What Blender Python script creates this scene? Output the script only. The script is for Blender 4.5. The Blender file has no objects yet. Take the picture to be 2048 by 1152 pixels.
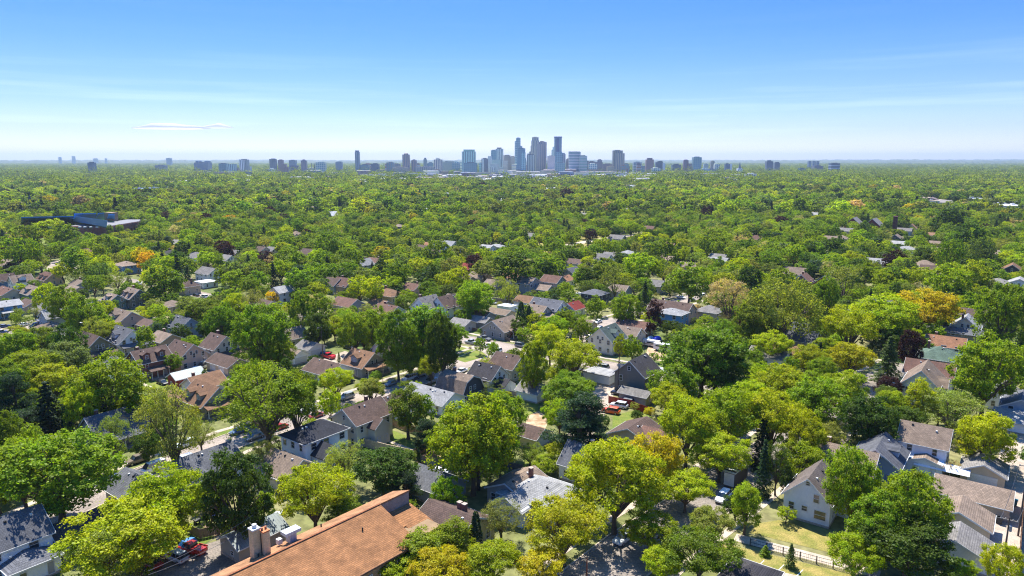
import bpy, math, random
import numpy as np
from mathutils import Vector, Matrix, Euler

# ------------------------------------------------------------ camera, sky, sun, exposure
scene = bpy.context.scene
COL = scene.collection
F, H, HZ = 1400.0, 65.0, 321.0          # focal length in photo pixels, camera height, horizon row
TH = math.atan((576 - HZ) / F)
cam_d = bpy.data.cameras.new('camera'); cam = bpy.data.objects.new('camera', cam_d); COL.objects.link(cam)
cam.location = (0, 0, H); cam.rotation_euler = (math.pi / 2 - TH, 0, 0)
cam_d.sensor_width = 36.0; cam_d.lens = 36.0 * F / 2048.0
cam_d.clip_start = 1.0; cam_d.clip_end = 90000.0
scene.camera = cam
SUN_AZ, SUN_EL = math.radians(108), math.radians(61)       # azimuth counted from +X, counter-clockwise
world = bpy.data.worlds.new('World'); scene.world = world; world.use_nodes = True
wn = world.node_tree.nodes; wl = world.node_tree.links
for n in list(wn): wn.remove(n)
wo = wn.new('ShaderNodeOutputWorld'); bg = wn.new('ShaderNodeBackground'); sky = wn.new('ShaderNodeTexSky')
sky.sky_type = 'NISHITA'; sky.sun_disc = False; sky.sun_elevation = SUN_EL
sky.sun_rotation = math.pi / 2 - SUN_AZ
sky.altitude = 200; sky.air_density = 1.0; sky.dust_density = 0.3; sky.ozone_density = 3.0
bg.inputs['Strength'].default_value = 0.15
hsv = wn.new('ShaderNodeHueSaturation'); hsv.inputs['Saturation'].default_value = 1.35
tc = wn.new('ShaderNodeTexCoord'); sep = wn.new('ShaderNodeSeparateXYZ')
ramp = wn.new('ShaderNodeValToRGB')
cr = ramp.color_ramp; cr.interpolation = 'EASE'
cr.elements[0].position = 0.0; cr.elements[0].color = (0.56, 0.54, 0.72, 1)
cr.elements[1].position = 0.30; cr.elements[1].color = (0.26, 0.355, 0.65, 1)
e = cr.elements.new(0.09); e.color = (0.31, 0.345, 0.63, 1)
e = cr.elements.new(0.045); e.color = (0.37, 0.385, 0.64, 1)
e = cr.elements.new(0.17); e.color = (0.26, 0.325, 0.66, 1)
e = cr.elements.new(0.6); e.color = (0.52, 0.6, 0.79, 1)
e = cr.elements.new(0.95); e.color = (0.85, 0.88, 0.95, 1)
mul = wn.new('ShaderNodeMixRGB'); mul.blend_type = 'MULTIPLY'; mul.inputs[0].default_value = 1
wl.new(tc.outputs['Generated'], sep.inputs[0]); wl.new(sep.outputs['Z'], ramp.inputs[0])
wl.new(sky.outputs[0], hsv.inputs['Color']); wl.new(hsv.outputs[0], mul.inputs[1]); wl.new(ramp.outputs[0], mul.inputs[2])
# thin cirrus streaks, stretched along the horizon
mp = wn.new('ShaderNodeMapping'); mp.inputs['Scale'].default_value = (1.3, 1.3, 34)
mp.inputs['Rotation'].default_value = (0.004, 0.006, 0)
nz = wn.new('ShaderNodeTexNoise'); nz.inputs['Scale'].default_value = 1.6; nz.inputs['Detail'].default_value = 6
nz.inputs['Roughness'].default_value = 0.55
wl.new(tc.outputs['Generated'], mp.inputs[0]); wl.new(mp.outputs[0], nz.inputs['Vector'])
cr2 = wn.new('ShaderNodeValToRGB'); cr2.color_ramp.elements[0].position = 0.50; cr2.color_ramp.elements[1].position = 0.74
wl.new(nz.outputs[0], cr2.inputs[0])
band = wn.new('ShaderNodeValToRGB'); b_ = band.color_ramp
b_.elements[0].position = 0.0; b_.elements[0].color = (0.12, 0.12, 0.12, 1)
b_.elements[1].position = 0.15; b_.elements[1].color = (0.01, 0.01, 0.01, 1)
e = b_.elements.new(0.06); e.color = (0.2, 0.2, 0.2, 1)
wl.new(sep.outputs['Z'], band.inputs[0])
mm = wn.new('ShaderNodeMath'); mm.operation = 'MULTIPLY'
wl.new(cr2.outputs[0], mm.inputs[0]); wl.new(band.outputs[0], mm.inputs[1])
mx = wn.new('ShaderNodeMixRGB'); mx.inputs[2].default_value = (5.2, 5.8, 6.3, 1)
wl.new(mm.outputs[0], mx.inputs[0]); wl.new(mul.outputs[0], mx.inputs[1])
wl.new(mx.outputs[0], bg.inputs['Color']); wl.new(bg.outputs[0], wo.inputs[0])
sun_d = bpy.data.lights.new('sun', 'SUN'); sun_d.energy = 4.7; sun_d.angle = math.radians(0.5); sun_d.color = (1, 0.95, 0.85)
sun = bpy.data.objects.new('sun', sun_d); COL.objects.link(sun); sun.location = (0, 0, 300)
sd = Vector((math.cos(SUN_AZ) * math.cos(SUN_EL), math.sin(SUN_AZ) * math.cos(SUN_EL), math.sin(SUN_EL)))
sun.rotation_euler = (-sd).to_track_quat('-Z', 'Y').to_euler()
vs = scene.view_settings
vs.view_transform = 'Standard'; vs.look = 'None'; vs.gamma = 1.0; vs.use_curve_mapping = False
vs.exposure = 1.1
cy = scene.cycles
cy.max_bounces = 5; cy.diffuse_bounces = 4; cy.glossy_bounces = 2; cy.transmission_bounces = 3
cy.transparent_max_bounces = 6; cy.volume_bounces = 0
cy.use_denoising = True; cy.use_adaptive_sampling = True; cy.adaptive_threshold = 0.01; cy.filter_width = 1.15; cy.sample_clamp_indirect = 4
try: cy.denoiser = 'OPENIMAGEDENOISE'; cy.denoising_prefilter = 'NONE'
except Exception: pass

# ------------------------------------------------------------ geometry of the view
def ray(px, py):
    x = (px - 1024) / F; y = -(py - 576) / F
    return (x, math.cos(TH) + y * math.sin(TH), -math.sin(TH) + y * math.cos(TH))
def G(px, py, z=0.0):
    d = ray(px, py); t = (z - H) / d[2]
    return Vector((d[0] * t, d[1] * t, z))
def AT(px, py, D):                       # the point seen at a pixel at ground distance D
    d = ray(px, py); t = D / d[1]
    return Vector((d[0] * t, D, H + d[2] * t))
def PR(x, y, z):
    zc = y * math.cos(TH) - (z - H) * math.sin(TH)
    yc = y * math.sin(TH) + (z - H) * math.cos(TH)
    return (1024 + F * x / zc, 576 - F * yc / zc, zc)
UA = math.radians(53); VA = math.radians(-37)
U = Vector((math.cos(UA), math.sin(UA), 0)); V = Vector((math.cos(VA), math.sin(VA), 0))
rng = random.Random(7); nrg = np.random.default_rng(7)

# ------------------------------------------------------------ materials
def lin(c):
    c /= 255.0
    return c / 12.92 if c <= 0.04045 else ((c + 0.055) / 1.055) ** 2.4
def rgb(r, g=None, b=None):
    if isinstance(r, tuple): r, g, b = r
    return (lin(r), lin(g), lin(b), 1.0)
def newmat(name):
    m = bpy.data.materials.new(name); m.use_nodes = True
    nt = m.node_tree
    for n in list(nt.nodes): nt.nodes.remove(n)
    out = nt.nodes.new('ShaderNodeOutputMaterial')
    return m, nt.nodes, nt.links, out
def plain(name, col, rough=0.7, noise=0.15, nscale=3.0, metal=0.0, spec=0.4, bump=0.0, objcol=False):
    m, N, K, out = newmat(name)
    p = N.new('ShaderNodeBsdfPrincipled'); p.inputs['Roughness'].default_value = rough
    p.inputs['Metallic'].default_value = metal
    p.inputs['Specular IOR Level'].default_value = spec
    tx = N.new('ShaderNodeTexCoord'); nz = N.new('ShaderNodeTexNoise'); nz.inputs['Scale'].default_value = nscale
    nz.inputs['Detail'].default_value = 6
    K.new(tx.outputs['Object'], nz.inputs['Vector'])
    mr = N.new('ShaderNodeMapRange'); mr.inputs[1].default_value = 0.3; mr.inputs[2].default_value = 0.7
    mr.inputs[3].default_value = 1 - noise; mr.inputs[4].default_value = 1 + noise * 0.6
    K.new(nz.outputs[0], mr.inputs[0])
    vm = N.new('ShaderNodeVectorMath'); vm.operation = 'SCALE'
    if objcol:
        oi = N.new('ShaderNodeObjectInfo'); K.new(oi.outputs['Color'], vm.inputs[0])
    else: vm.inputs[0].default_value = col[:3]
    K.new(mr.outputs[0], vm.inputs['Scale']); K.new(vm.outputs[0], p.inputs['Base Color'])
    if bump:
        bp = N.new('ShaderNodeBump'); bp.inputs['Strength'].default_value = bump; bp.inputs['Distance'].default_value = 0.05
        K.new(nz.outputs[0], bp.inputs['Height']); K.new(bp.outputs[0], p.inputs['Normal'])
    K.new(p.outputs[0], out.inputs[0])
    return m
def lined(name, axis, period, depth=0.5, rough=0.75, dark=0.75, noise=0.14, objcol=True, col=None, brick=False, bw=0.5, bh=0.25, mortar=None, stain=0.2, metal=0):
    """object-coloured surface with horizontal boards (axis Z) or a brick or shingle bond"""
    m, N, K, out = newmat(name)
    p = N.new('ShaderNodeBsdfPrincipled'); p.inputs['Roughness'].default_value = rough; p.inputs['Specular IOR Level'].default_value = 0.25
    p.inputs['Metallic'].default_value = metal
    tx = N.new('ShaderNodeTexCoord')
    oi = N.new('ShaderNodeObjectInfo'); base = oi.outputs['Color']
    if not objcol:
        r = N.new('ShaderNodeRGB'); r.outputs[0].default_value = col; base = r.outputs[0]
    sp = N.new('ShaderNodeSeparateXYZ'); K.new(tx.outputs['Object'], sp.inputs[0])
    if brick:
        ad = N.new('ShaderNodeMath'); ad.operation = 'ADD'
        K.new(sp.outputs['X'], ad.inputs[0]); K.new(sp.outputs['Y'], ad.inputs[1])
        cb = N.new('ShaderNodeCombineXYZ')
        K.new((sp.outputs['X'] if brick == 'roof' else ad.outputs[0]), cb.inputs[0])
        if brick == 'roof':
            ml = N.new('ShaderNodeMath'); ml.operation = 'MULTIPLY'; ml.inputs[1].default_value = 1.7
            K.new(sp.outputs['Z'], ml.inputs[0]); K.new(ml.outputs[0], cb.inputs[1])
        else: K.new(sp.outputs['Z'], cb.inputs[1])
        bt = N.new('ShaderNodeTexBrick'); bt.inputs['Scale'].default_value = 1.0
        bt.inputs['Brick Width'].default_value = bw; bt.inputs['Row Height'].default_value = bh
        bt.inputs['Mortar Size'].default_value = 0.02 if brick == 'roof' else 0.012
        bt.inputs['Color1'].default_value = (1.12, 1.1, 1.08, 1); bt.inputs['Color2'].default_value = (0.8, 0.8, 0.8, 1)
        d = dark; bt.inputs['Mortar'].default_value = (d, d, d, 1) if not mortar else mortar
        K.new(cb.outputs[0], bt.inputs['Vector'])
        fac = bt.outputs['Color']; hgt = bt.outputs['Fac']
        mixm = N.new('ShaderNodeMixRGB'); mixm.blend_type = 'MULTIPLY'; mixm.inputs[0].default_value = 1
        K.new(base, mixm.inputs[1]); K.new(fac, mixm.inputs[2]); colr = mixm.outputs[0]; inv = True
    else:
        dv = N.new('ShaderNodeMath'); dv.operation = 'DIVIDE'; dv.inputs[1].default_value = period
        K.new(sp.outputs[axis], dv.inputs[0])
        fr = N.new('ShaderNodeMath'); fr.operation = 'FRACT'; K.new(dv.outputs[0], fr.inputs[0])
        mr = N.new('ShaderNodeMapRange'); mr.inputs[1].default_value = 0.86; mr.inputs[2].default_value = 0.97
        mr.inputs[3].default_value = 1; mr.inputs[4].default_value = dark
        K.new(fr.outputs[0], mr.inputs[0])
        v0 = N.new('ShaderNodeVectorMath'); v0.operation = 'SCALE'; K.new(base, v0.inputs[0]); K.new(mr.outputs[0], v0.inputs['Scale'])
        colr = v0.outputs[0]; hgt = fr.outputs[0]; inv = True
    nz = N.new('ShaderNodeTexNoise'); nz.inputs['Scale'].default_value = 0.55; nz.inputs['Detail'].default_value = 7
    K.new(tx.outputs['Object'], nz.inputs['Vector'])
    m2 = N.new('ShaderNodeMapRange'); m2.inputs[1].default_value = 0.3; m2.inputs[2].default_value = 0.72
    m2.inputs[3].default_value = 1 - stain; m2.inputs[4].default_value = 1 + stain * 0.5
    K.new(nz.outputs[0], m2.inputs[0])
    n3 = N.new('ShaderNodeTexNoise'); n3.inputs['Scale'].default_value = 9; n3.inputs['Detail'].default_value = 3
    K.new(tx.outputs['Object'], n3.inputs['Vector'])
    m3 = N.new('ShaderNodeMapRange'); m3.inputs[1].default_value = 0.3; m3.inputs[2].default_value = 0.7
    m3.inputs[3].default_value = 1 - noise; m3.inputs[4].default_value = 1 + noise
    K.new(n3.outputs[0], m3.inputs[0])
    mm = N.new('ShaderNodeMath'); mm.operation = 'MULTIPLY'; K.new(m2.outputs[0], mm.inputs[0]); K.new(m3.outputs[0], mm.inputs[1])
    v1 = N.new('ShaderNodeVectorMath'); v1.operation = 'SCALE'; K.new(colr, v1.inputs[0]); K.new(mm.outputs[0], v1.inputs['Scale'])
    K.new(v1.outputs[0], p.inputs['Base Color'])
    bp = N.new('ShaderNodeBump'); bp.inputs['Strength'].default_value = depth; bp.inputs['Distance'].default_value = 0.03; bp.invert = inv
    K.new(hgt, bp.inputs['Height']); K.new(bp.outputs[0], p.inputs['Normal'])
    K.new(p.outputs[0], out.inputs[0])
    return m
def leafmat(name, src):
    m, N, K, out = newmat(name)
    if src == 'obj':
        s = N.new('ShaderNodeObjectInfo').outputs['Color']
    else:
        a = N.new('ShaderNodeAttribute'); a.attribute_name = 'tint'
        a.attribute_type = 'INSTANCER' if src == 'inst' else 'GEOMETRY'; s = a.outputs['Color']
    ge = N.new('ShaderNodeNewGeometry')
    mr = N.new('ShaderNodeMapRange'); mr.inputs[3].default_value = 0.62; mr.inputs[4].default_value = 1.38
    K.new(ge.outputs['Random Per Island'], mr.inputs[0])
    tx = N.new('ShaderNodeTexCoord'); nz = N.new('ShaderNodeTexNoise'); nz.inputs['Scale'].default_value = 0.45
    nz.inputs['Detail'].default_value = 2
    K.new(tx.outputs['Object'], nz.inputs['Vector'])
    hs = N.new('ShaderNodeHueSaturation')
    m2 = N.new('ShaderNodeMapRange'); m2.inputs[1].default_value = 0.3; m2.inputs[2].default_value = 0.7
    m2.inputs[3].default_value = 0.485; m2.inputs[4].default_value = 0.515
    K.new(nz.outputs[0], m2.inputs[0]); K.new(m2.outputs[0], hs.inputs['Hue'])
    K.new(mr.outputs[0], hs.inputs['Value']); K.new(s, hs.inputs['Color'])
    d = N.new('ShaderNodeBsdfDiffuse'); t = N.new('ShaderNodeBsdfTranslucent')
    K.new(hs.outputs[0], d.inputs[0])
    gm = N.new('ShaderNodeMixRGB'); gm.blend_type = 'MULTIPLY'; gm.inputs[0].default_value = 1; gm.inputs[2].default_value = (1.38, 1.42, 0.42, 1)
    K.new(hs.outputs[0], gm.inputs[1]); K.new(gm.outputs[0], t.inputs[0])
    mx = N.new('ShaderNodeMixShader'); mx.inputs[0].default_value = 0.5
    K.new(d.outputs[0], mx.inputs[1]); K.new(t.outputs[0], mx.inputs[2])
    if src == 'geo': K.new(mx.outputs[0], out.inputs[0]); return m
    g = N.new('ShaderNodeBsdfGlossy'); g.inputs['Roughness'].default_value = 0.5; g.inputs[0].default_value = (0.8, 0.85, 0.8, 1)
    m3 = N.new('ShaderNodeMixShader'); m3.inputs[0].default_value = 0.012
    K.new(mx.outputs[0], m3.inputs[1]); K.new(g.outputs[0], m3.inputs[2]); K.new(m3.outputs[0], out.inputs[0])
    return m
def two(name, c1, c2, scale, rough=0.9, c3=None, s3=30, lo=0.4, hi=0.6, det=8):
    m, N, K, out = newmat(name)
    p = N.new('ShaderNodeBsdfPrincipled'); p.inputs['Roughness'].default_value = rough; p.inputs['Specular IOR Level'].default_value = 0.2
    tx = N.new('ShaderNodeTexCoord'); nz = N.new('ShaderNodeTexNoise'); nz.inputs['Scale'].default_value = scale; nz.inputs['Detail'].default_value = det
    K.new(tx.outputs['Object'], nz.inputs['Vector'])
    r = N.new('ShaderNodeValToRGB'); r.color_ramp.elements[0].position = lo; r.color_ramp.elements[1].position = hi
    r.color_ramp.elements[0].color = c1; r.color_ramp.elements[1].color = c2
    K.new(nz.outputs[0], r.inputs[0]); o = r.outputs[0]
    n2 = N.new('ShaderNodeTexNoise'); n2.inputs['Scale'].default_value = s3; n2.inputs['Detail'].default_value = 4
    K.new(tx.outputs['Object'], n2.inputs['Vector'])
    m2 = N.new('ShaderNodeMapRange'); m2.inputs[1].default_value = 0.35; m2.inputs[2].default_value = 0.65; m2.inputs[3].default_value = 0.72; m2.inputs[4].default_value = 1.22
    K.new(n2.outputs[0], m2.inputs[0])
    v = N.new('ShaderNodeVectorMath'); v.operation = 'SCALE'; K.new(o, v.inputs[0]); K.new(m2.outputs[0], v.inputs['Scale'])
    K.new(v.outputs[0], p.inputs['Base Color']); K.new(p.outputs[0], out.inputs[0])
    return m
def tower_mat(name, floor, bay, glass=(0.05, 0.09, 0.14, 1), frac=0.55, vert=0.5, rough=0.35, metal=0.0):
    """object-coloured facade with storeys and bays of glazing: far too small here to tell windows apart"""
    m, N, K, out = newmat(name)
    p = N.new('ShaderNodeBsdfPrincipled'); p.inputs['Roughness'].default_value = rough; p.inputs['Specular IOR Level'].default_value = 0.5; p.inputs['Metallic'].default_value = metal
    tx = N.new('ShaderNodeTexCoord'); oi = N.new('ShaderNodeObjectInfo')
    sp = N.new('ShaderNodeSeparateXYZ'); K.new(tx.outputs['Object'], sp.inputs[0])
    ad = N.new('ShaderNodeMath'); ad.operation = 'ADD'; K.new(sp.outputs['X'], ad.inputs[0]); K.new(sp.outputs['Y'], ad.inputs[1])
    def cell(sock, per, fr):
        a = N.new('ShaderNodeMath'); a.operation = 'DIVIDE'; a.inputs[1].default_value = per; K.new(sock, a.inputs[0])
        b = N.new('ShaderNodeMath'); b.operation = 'FRACT'; K.new(a.outputs[0], b.inputs[0])
        c = N.new('ShaderNodeMath'); c.operation = 'LESS_THAN'; c.inputs[1].default_value = fr; K.new(b.outputs[0], c.inputs[0])
        return c.outputs[0]
    z = cell(sp.outputs['Z'], floor, frac); x = cell(ad.outputs[0], bay, vert)
    mu = N.new('ShaderNodeMath'); mu.operation = 'MULTIPLY'; K.new(z, mu.inputs[0]); K.new(x, mu.inputs[1])
    ge = N.new('ShaderNodeNewGeometry'); sn = N.new('ShaderNodeSeparateXYZ'); K.new(ge.outputs['Normal'], sn.inputs[0])
    lt = N.new('ShaderNodeMath'); lt.operation = 'LESS_THAN'; lt.inputs[1].default_value = 0.5; K.new(sn.outputs['Z'], lt.inputs[0])
    m2 = N.new('ShaderNodeMath'); m2.operation = 'MULTIPLY'; K.new(mu.outputs[0], m2.inputs[0]); K.new(lt.outputs[0], m2.inputs[1])
    mx = N.new('ShaderNodeMixRGB'); mx.inputs[2].default_value = glass
    K.new(m2.outputs[0], mx.inputs[0]); K.new(oi.outputs['Color'], mx.inputs[1]); K.new(mx.outputs[0], p.inputs['Base Color'])
    K.new(p.outputs[0], out.inputs[0])
    return m

M = {}
M['siding'] = lined('siding', 'Z', 0.22, dark=0.72, stain=0.12, noise=0.05)
M['stucco'] = plain('stucco', None, 0.9, 0.12, 1.2, bump=0.2, objcol=True)
M['brick'] = lined('brick', 'Z', 0.1, brick='wall', bw=0.3, bh=0.1, mortar=(1.05, 1.05, 1.02, 1), noise=0.12)
M['shingle'] = lined('shingle', 'Z', 0.2, brick='roof', bw=0.42, bh=0.24, dark=0.55, noise=0.16, stain=0.28, rough=0.9, depth=0.8)
M['shingle_fine'] = lined('shingle_fine', 'Z', 0.2, brick='roof', bw=0.6, bh=0.17, dark=0.55, noise=0.13, stain=0.36, rough=0.9, depth=0.5)
M['metalroof'] = lined('metal_roof', 'X', 0.5, dark=0.6, rough=0.45, stain=0.15, noise=0.04, metal=0.2)
M['paint'] = plain('paint', None, 0.6, 0.08, 4, objcol=True)
M['white'] = plain('white_trim', (0.62, 0.62, 0.6), 0.6, 0.12, 5)
M['glass'] = plain('window_glass', (0.03, 0.04, 0.05), 0.08, 0.3, 0.6, spec=0.9)
M['concrete'] = two('concrete', rgb(160, 146, 132), rgb(180, 165, 150), 0.35, s3=6)
M['walk'] = two('walk_concrete', rgb(170, 156, 140), rgb(188, 174, 158), 0.6, s3=8)
M['asphalt'] = two('asphalt', rgb(134, 124, 116), rgb(160, 147, 136), 0.12, s3=3, det=10)
M['darkasphalt'] = two('dark_asphalt', rgb(116, 109, 102), rgb(142, 132, 123), 0.2, s3=3)
M['dirt'] = two('dirt', rgb(150, 122, 92), rgb(190, 165, 136), 0.5, s3=5)
M['lawn'] = two('lawn', (0.1, 0.155, 0.02, 1), (0.2, 0.21, 0.04, 1), 0.35, s3=4, lo=0.35, hi=0.68)
M['drylawn'] = two('dry_lawn', (0.15, 0.165, 0.03, 1), (0.32, 0.25, 0.08, 1), 0.4, s3=4, lo=0.3, hi=0.65)
M['ground'] = two('ground', (0.1, 0.135, 0.03, 1), (0.22, 0.2, 0.09, 1), 0.03, s3=0.6, lo=0.35, hi=0.65)
M['bark'] = plain('bark', rgb(96, 82, 68), 0.95, 0.35, 2, bump=0.5)
M['wood'] = plain('weathered_wood', None, 0.9, 0.3, 3, objcol=True)
M['carpaint'] = plain('car_paint', None, 0.25, 0.03, 1, spec=0.7, objcol=True)
M['rubber'] = plain('rubber', (0.02, 0.02, 0.02), 0.8, 0.1)
M['chrome'] = plain('rim_metal', (0.5, 0.5, 0.52), 0.35, 0.1, metal=0.8)
M['lamp'] = plain('lamp_lens', (0.7, 0.7, 0.68), 0.15, 0.05, spec=0.8)
M['redlamp'] = plain('tail_lens', (0.35, 0.02, 0.02), 0.2, 0.05, spec=0.8)
M['leaf'] = leafmat('leaf', 'obj'); M['leaf_i'] = leafmat('leaf_scattered', 'inst'); M['leaf_g'] = leafmat('leaf_distant', 'geo')
M['tw_grid'] = tower_mat('tower_grid', 4.2, 3.2, glass=(.1, .13, .2, 1), frac=0.5, vert=0.5)
M['tw_vert'] = tower_mat('tower_vertical', 4000, 8.0, glass=(.1, .15, .24, 1), frac=2, vert=0.4)
M['tw_band'] = tower_mat('tower_bands', 13, 4000, glass=(.45, .5, .56, 1), frac=0.3, vert=2)
M['tw_glass'] = tower_mat('tower_glass', 8.5, 9.0, glass=(0.12, 0.26, 0.36, 1), frac=0.82, vert=0.8, rough=0.3, metal=0.5)

# ------------------------------------------------------------ mesh and object helpers
def mk_mesh(name, v, f, mats, smooth=False):
    me = bpy.data.meshes.new(name)
    me.from_pydata([tuple(p) for p in v], [], f)
    for m in (mats if isinstance(mats, list) else [mats]): me.materials.append(m)
    if smooth: me.polygons.foreach_set('use_smooth', [True] * len(me.polygons))
    me.update()
    return me
def mk_tri(name, v, nq, mat, quads=True, tint=None):      # numpy mesh of nq quads, 4 vertices each
    me = bpy.data.meshes.new(name); n = len(v)
    me.vertices.add(n); me.vertices.foreach_set('co', np.asarray(v, dtype=np.float32).ravel())
    k = 4
    me.loops.add(nq * k); me.loops.foreach_set('vertex_index', np.arange(nq * k, dtype=np.int32))
    me.polygons.add(nq); me.polygons.foreach_set('loop_start', np.arange(0, nq * k, k, dtype=np.int32))
    me.polygons.foreach_set('loop_total', np.full(nq, k, dtype=np.int32))
    me.materials.append(mat); me.update(calc_edges=True)
    if tint is not None:
        a = me.color_attributes.new('tint', 'FLOAT_COLOR', 'POINT')
        a.data.foreach_set('color', np.asarray(tint, dtype=np.float32).ravel())
    return me
def link(name, data, parent=None, color=None, loc=None, rz=None, scale=None):
    o = bpy.data.objects.new(name, data); COL.objects.link(o)
    if parent is not None: o.parent = parent
    if color is not None: o.color = tuple(color[:3]) + (1,)
    if loc is not None: o.location = loc
    if rz is not None: o.rotation_euler = (0, 0, rz)
    if scale is not None: o.scale = scale
    return o
def tag(o, label=None, cat=None, group=None, kind=None):
    if label: o['label'] = label
    if cat: o['category'] = cat
    if group: o['group'] = group
    if kind: o['kind'] = kind
    return o
def thing(name, loc=(0, 0, 0), rz=0.0):
    return link(name, None, loc=loc, rz=rz)
class MB:
    def __init__(s): s.v = []; s.f = []
    def add(s, vs, fs):
        b = len(s.v); s.v += [tuple(p) for p in vs]; s.f += [tuple(b + i for i in q) for q in fs]; return s
    def box(s, c, d, rz=0.0, tilt=None):
        hx, hy, hz = d[0] / 2, d[1] / 2, d[2] / 2
        R = Matrix.Rotation(rz, 3, 'Z')
        if tilt: R = R @ Euler(tilt).to_matrix()
        vs = [Vector(c) + R @ Vector((x * hx, y * hy, z * hz)) for z in (-1, 1) for x, y in ((-1, -1), (1, -1), (1, 1), (-1, 1))]
        return s.add(vs, [(3, 2, 1, 0), (4, 5, 6, 7), (0, 1, 5, 4), (1, 2, 6, 5), (2, 3, 7, 6), (3, 0, 4, 7)])
    def slab(s, pts, t):                     # polygon thickened straight down by t
        n = len(pts); top = [Vector(p) for p in pts]; bot = [p - Vector((0, 0, t)) for p in top]
        nrm = (top[1] - top[0]).cross(top[2] - top[0])
        if nrm.z < 0: top.reverse(); bot.reverse()
        fs = [tuple(range(n)), tuple(range(2 * n - 1, n - 1, -1))]
        fs += [(i, i + n, (i + 1) % n + n, (i + 1) % n) for i in range(n)]
        return s.add(top + bot, fs)
    def prism(s, poly, a, b, axis='x'):      # 2-D polygon (second, third axis) between a and b along axis
        n = len(poly)
        P = (lambda u, q: (u, q[0], q[1])) if axis == 'x' else (lambda u, q: (q[0], u, q[1]))
        vs = [P(a, q) for q in poly] + [P(b, q) for q in poly]
        fs = [tuple(range(n))[::-1], tuple(range(n, 2 * n))] + [(i, (i + 1) % n, (i + 1) % n + n, i + n) for i in range(n)]
        if axis != 'x': fs = [q[::-1] for q in fs]
        return s.add(vs, fs)
    def tube(s, pts, rad, n=6, cap=True):
        pts = [Vector(p) for p in pts]; b = len(s.v); rings = []
        for i, p in enumerate(pts):
            d = (pts[min(i + 1, len(pts) - 1)] - pts[max(i - 1, 0)]).normalized()
            a = d.orthogonal().normalized() if abs(d.z) > 0.99 else d.cross(Vector((0, 0, 1))).normalized()
            c = d.cross(a); r = rad[i] if isinstance(rad, (list, tuple)) else rad
            rings.append([p + (a * math.cos(2 * math.pi * k / n) + c * math.sin(2 * math.pi * k / n)) * r for k in range(n)])
        vs = [q for R_ in rings for q in R_]
        fs = [(i * n + k, i * n + (k + 1) % n, (i + 1) * n + (k + 1) % n, (i + 1) * n + k) for i in range(len(pts) - 1) for k in range(n)]
        if cap: fs += [tuple(range(n))[::-1], tuple(range((len(pts) - 1) * n, len(pts) * n))]
        return s.add(vs, fs)
    def mesh(s, name, mat, smooth=False): return mk_mesh(name, s.v, s.f, mat, smooth)
    def obj(s, name, mat, parent=None, color=None, smooth=False): return link(name, s.mesh(name, mat, smooth), parent, color)

VIS = []            # pixels that must stay in view: (px, py, depth)
LM = []             # landmarks for labels: (short name, px, py)
USED = set()
FOOT = []           # footprints (x, y, radius)
def auto_label(desc, px, py, pool=None, skip=None):
    c = sorted((pool or LM), key=lambda l: (l[1] - px) ** 2 + ((l[2] - py) * 1.6) ** 2)
    for mode in range(3):
        for l in c[:26]:
            if l[0] == skip: continue
            dx, dy = px - l[1], py - l[2]
            if abs(dx) > abs(dy) * 1.3: r = 'left of' if dx < 0 else 'right of'
            else: r = 'beyond' if dy < 0 else 'in front of'
            dd = math.hypot(dx, dy)
            if mode == 0: rel = ('just ' if dd < 60 else '') + r
            elif mode == 1: rel = ('beyond and ' if dy < 0 else 'in front and ') + ('left of' if dx < 0 else 'right of')
            else: rel = ('well ' if dd > 60 else 'close ') + ('beyond and ' if dy < 0 else 'in front and ') + ('left of' if dx < 0 else 'right of')
            t = f'{desc} {rel} {l[0]}'
            if t not in USED and len(t.split()) <= 16:
                USED.add(t); return t
    t = f'{desc} left of {c[0][0]}'
    return t

# ------------------------------------------------------------ ground and streets
g = MB(); R_ = 27000.0
n = 24
ring0 = [(0, 0)]
gv = [(0, 0, 0)]; gf = []
radii = [400, 1500, 5000, 13000, R_]
for r in radii: gv += [(r * math.cos(2 * math.pi * k / 48), r * math.sin(2 * math.pi * k / 48), 0) for k in range(48)]
gf = [(0, 1 + k, 1 + (k + 1) % 48) for k in range(48)]
for i in range(len(radii) - 1):
    a = 1 + i * 48
    gf += [(a + k, a + 48 + k, a + 48 + (k + 1) % 48, a + (k + 1) % 48) for k in range(48)]
tag(link('ground', mk_mesh('ground', gv, gf, M['ground'])), kind='structure')
# wooded ridges along the horizon
hv, hf = [], []
for D, base, amp, sx in ((11500, 52, 12, 0.3), (15500, 66, 20, 1.7), (21000, 70, 42, 3.1)):
    b = len(hv); K_ = 420
    for i in range(K_):
        a = math.radians(46 + 88 * i / (K_ - 1)); s = 0.5 + 0.5 * math.sin(a * 9 + sx) * math.cos(a * 23 + sx * 2)
        left = 0.75 + 0.5 * math.cos(a + 0.2 * sx) * (-1 if D < 12000 else 1)
        h = base + amp * s * left + rng.uniform(-9, 12)
        for dd, hh in ((0, 0.5), (500, h * 0.7), (1300, h), (2500, h * 0.85)):
            hv.append(((D + dd) * math.cos(a), (D + dd) * math.sin(a), hh))
    hf += [(b + i * 4 + j, b + i * 4 + j + 1, b + i * 4 + j + 5, b + i * 4 + j + 4) for i in range(K_ - 1) for j in range(3)]
M['hills'] = two('wooded_hills', (0.035, 0.06, 0.025, 1), (0.08, 0.1, 0.045, 1), 0.006, s3=0.03)
tag(link('hills', mk_mesh('hills', hv, hf, M['hills'])), kind='structure')

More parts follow.
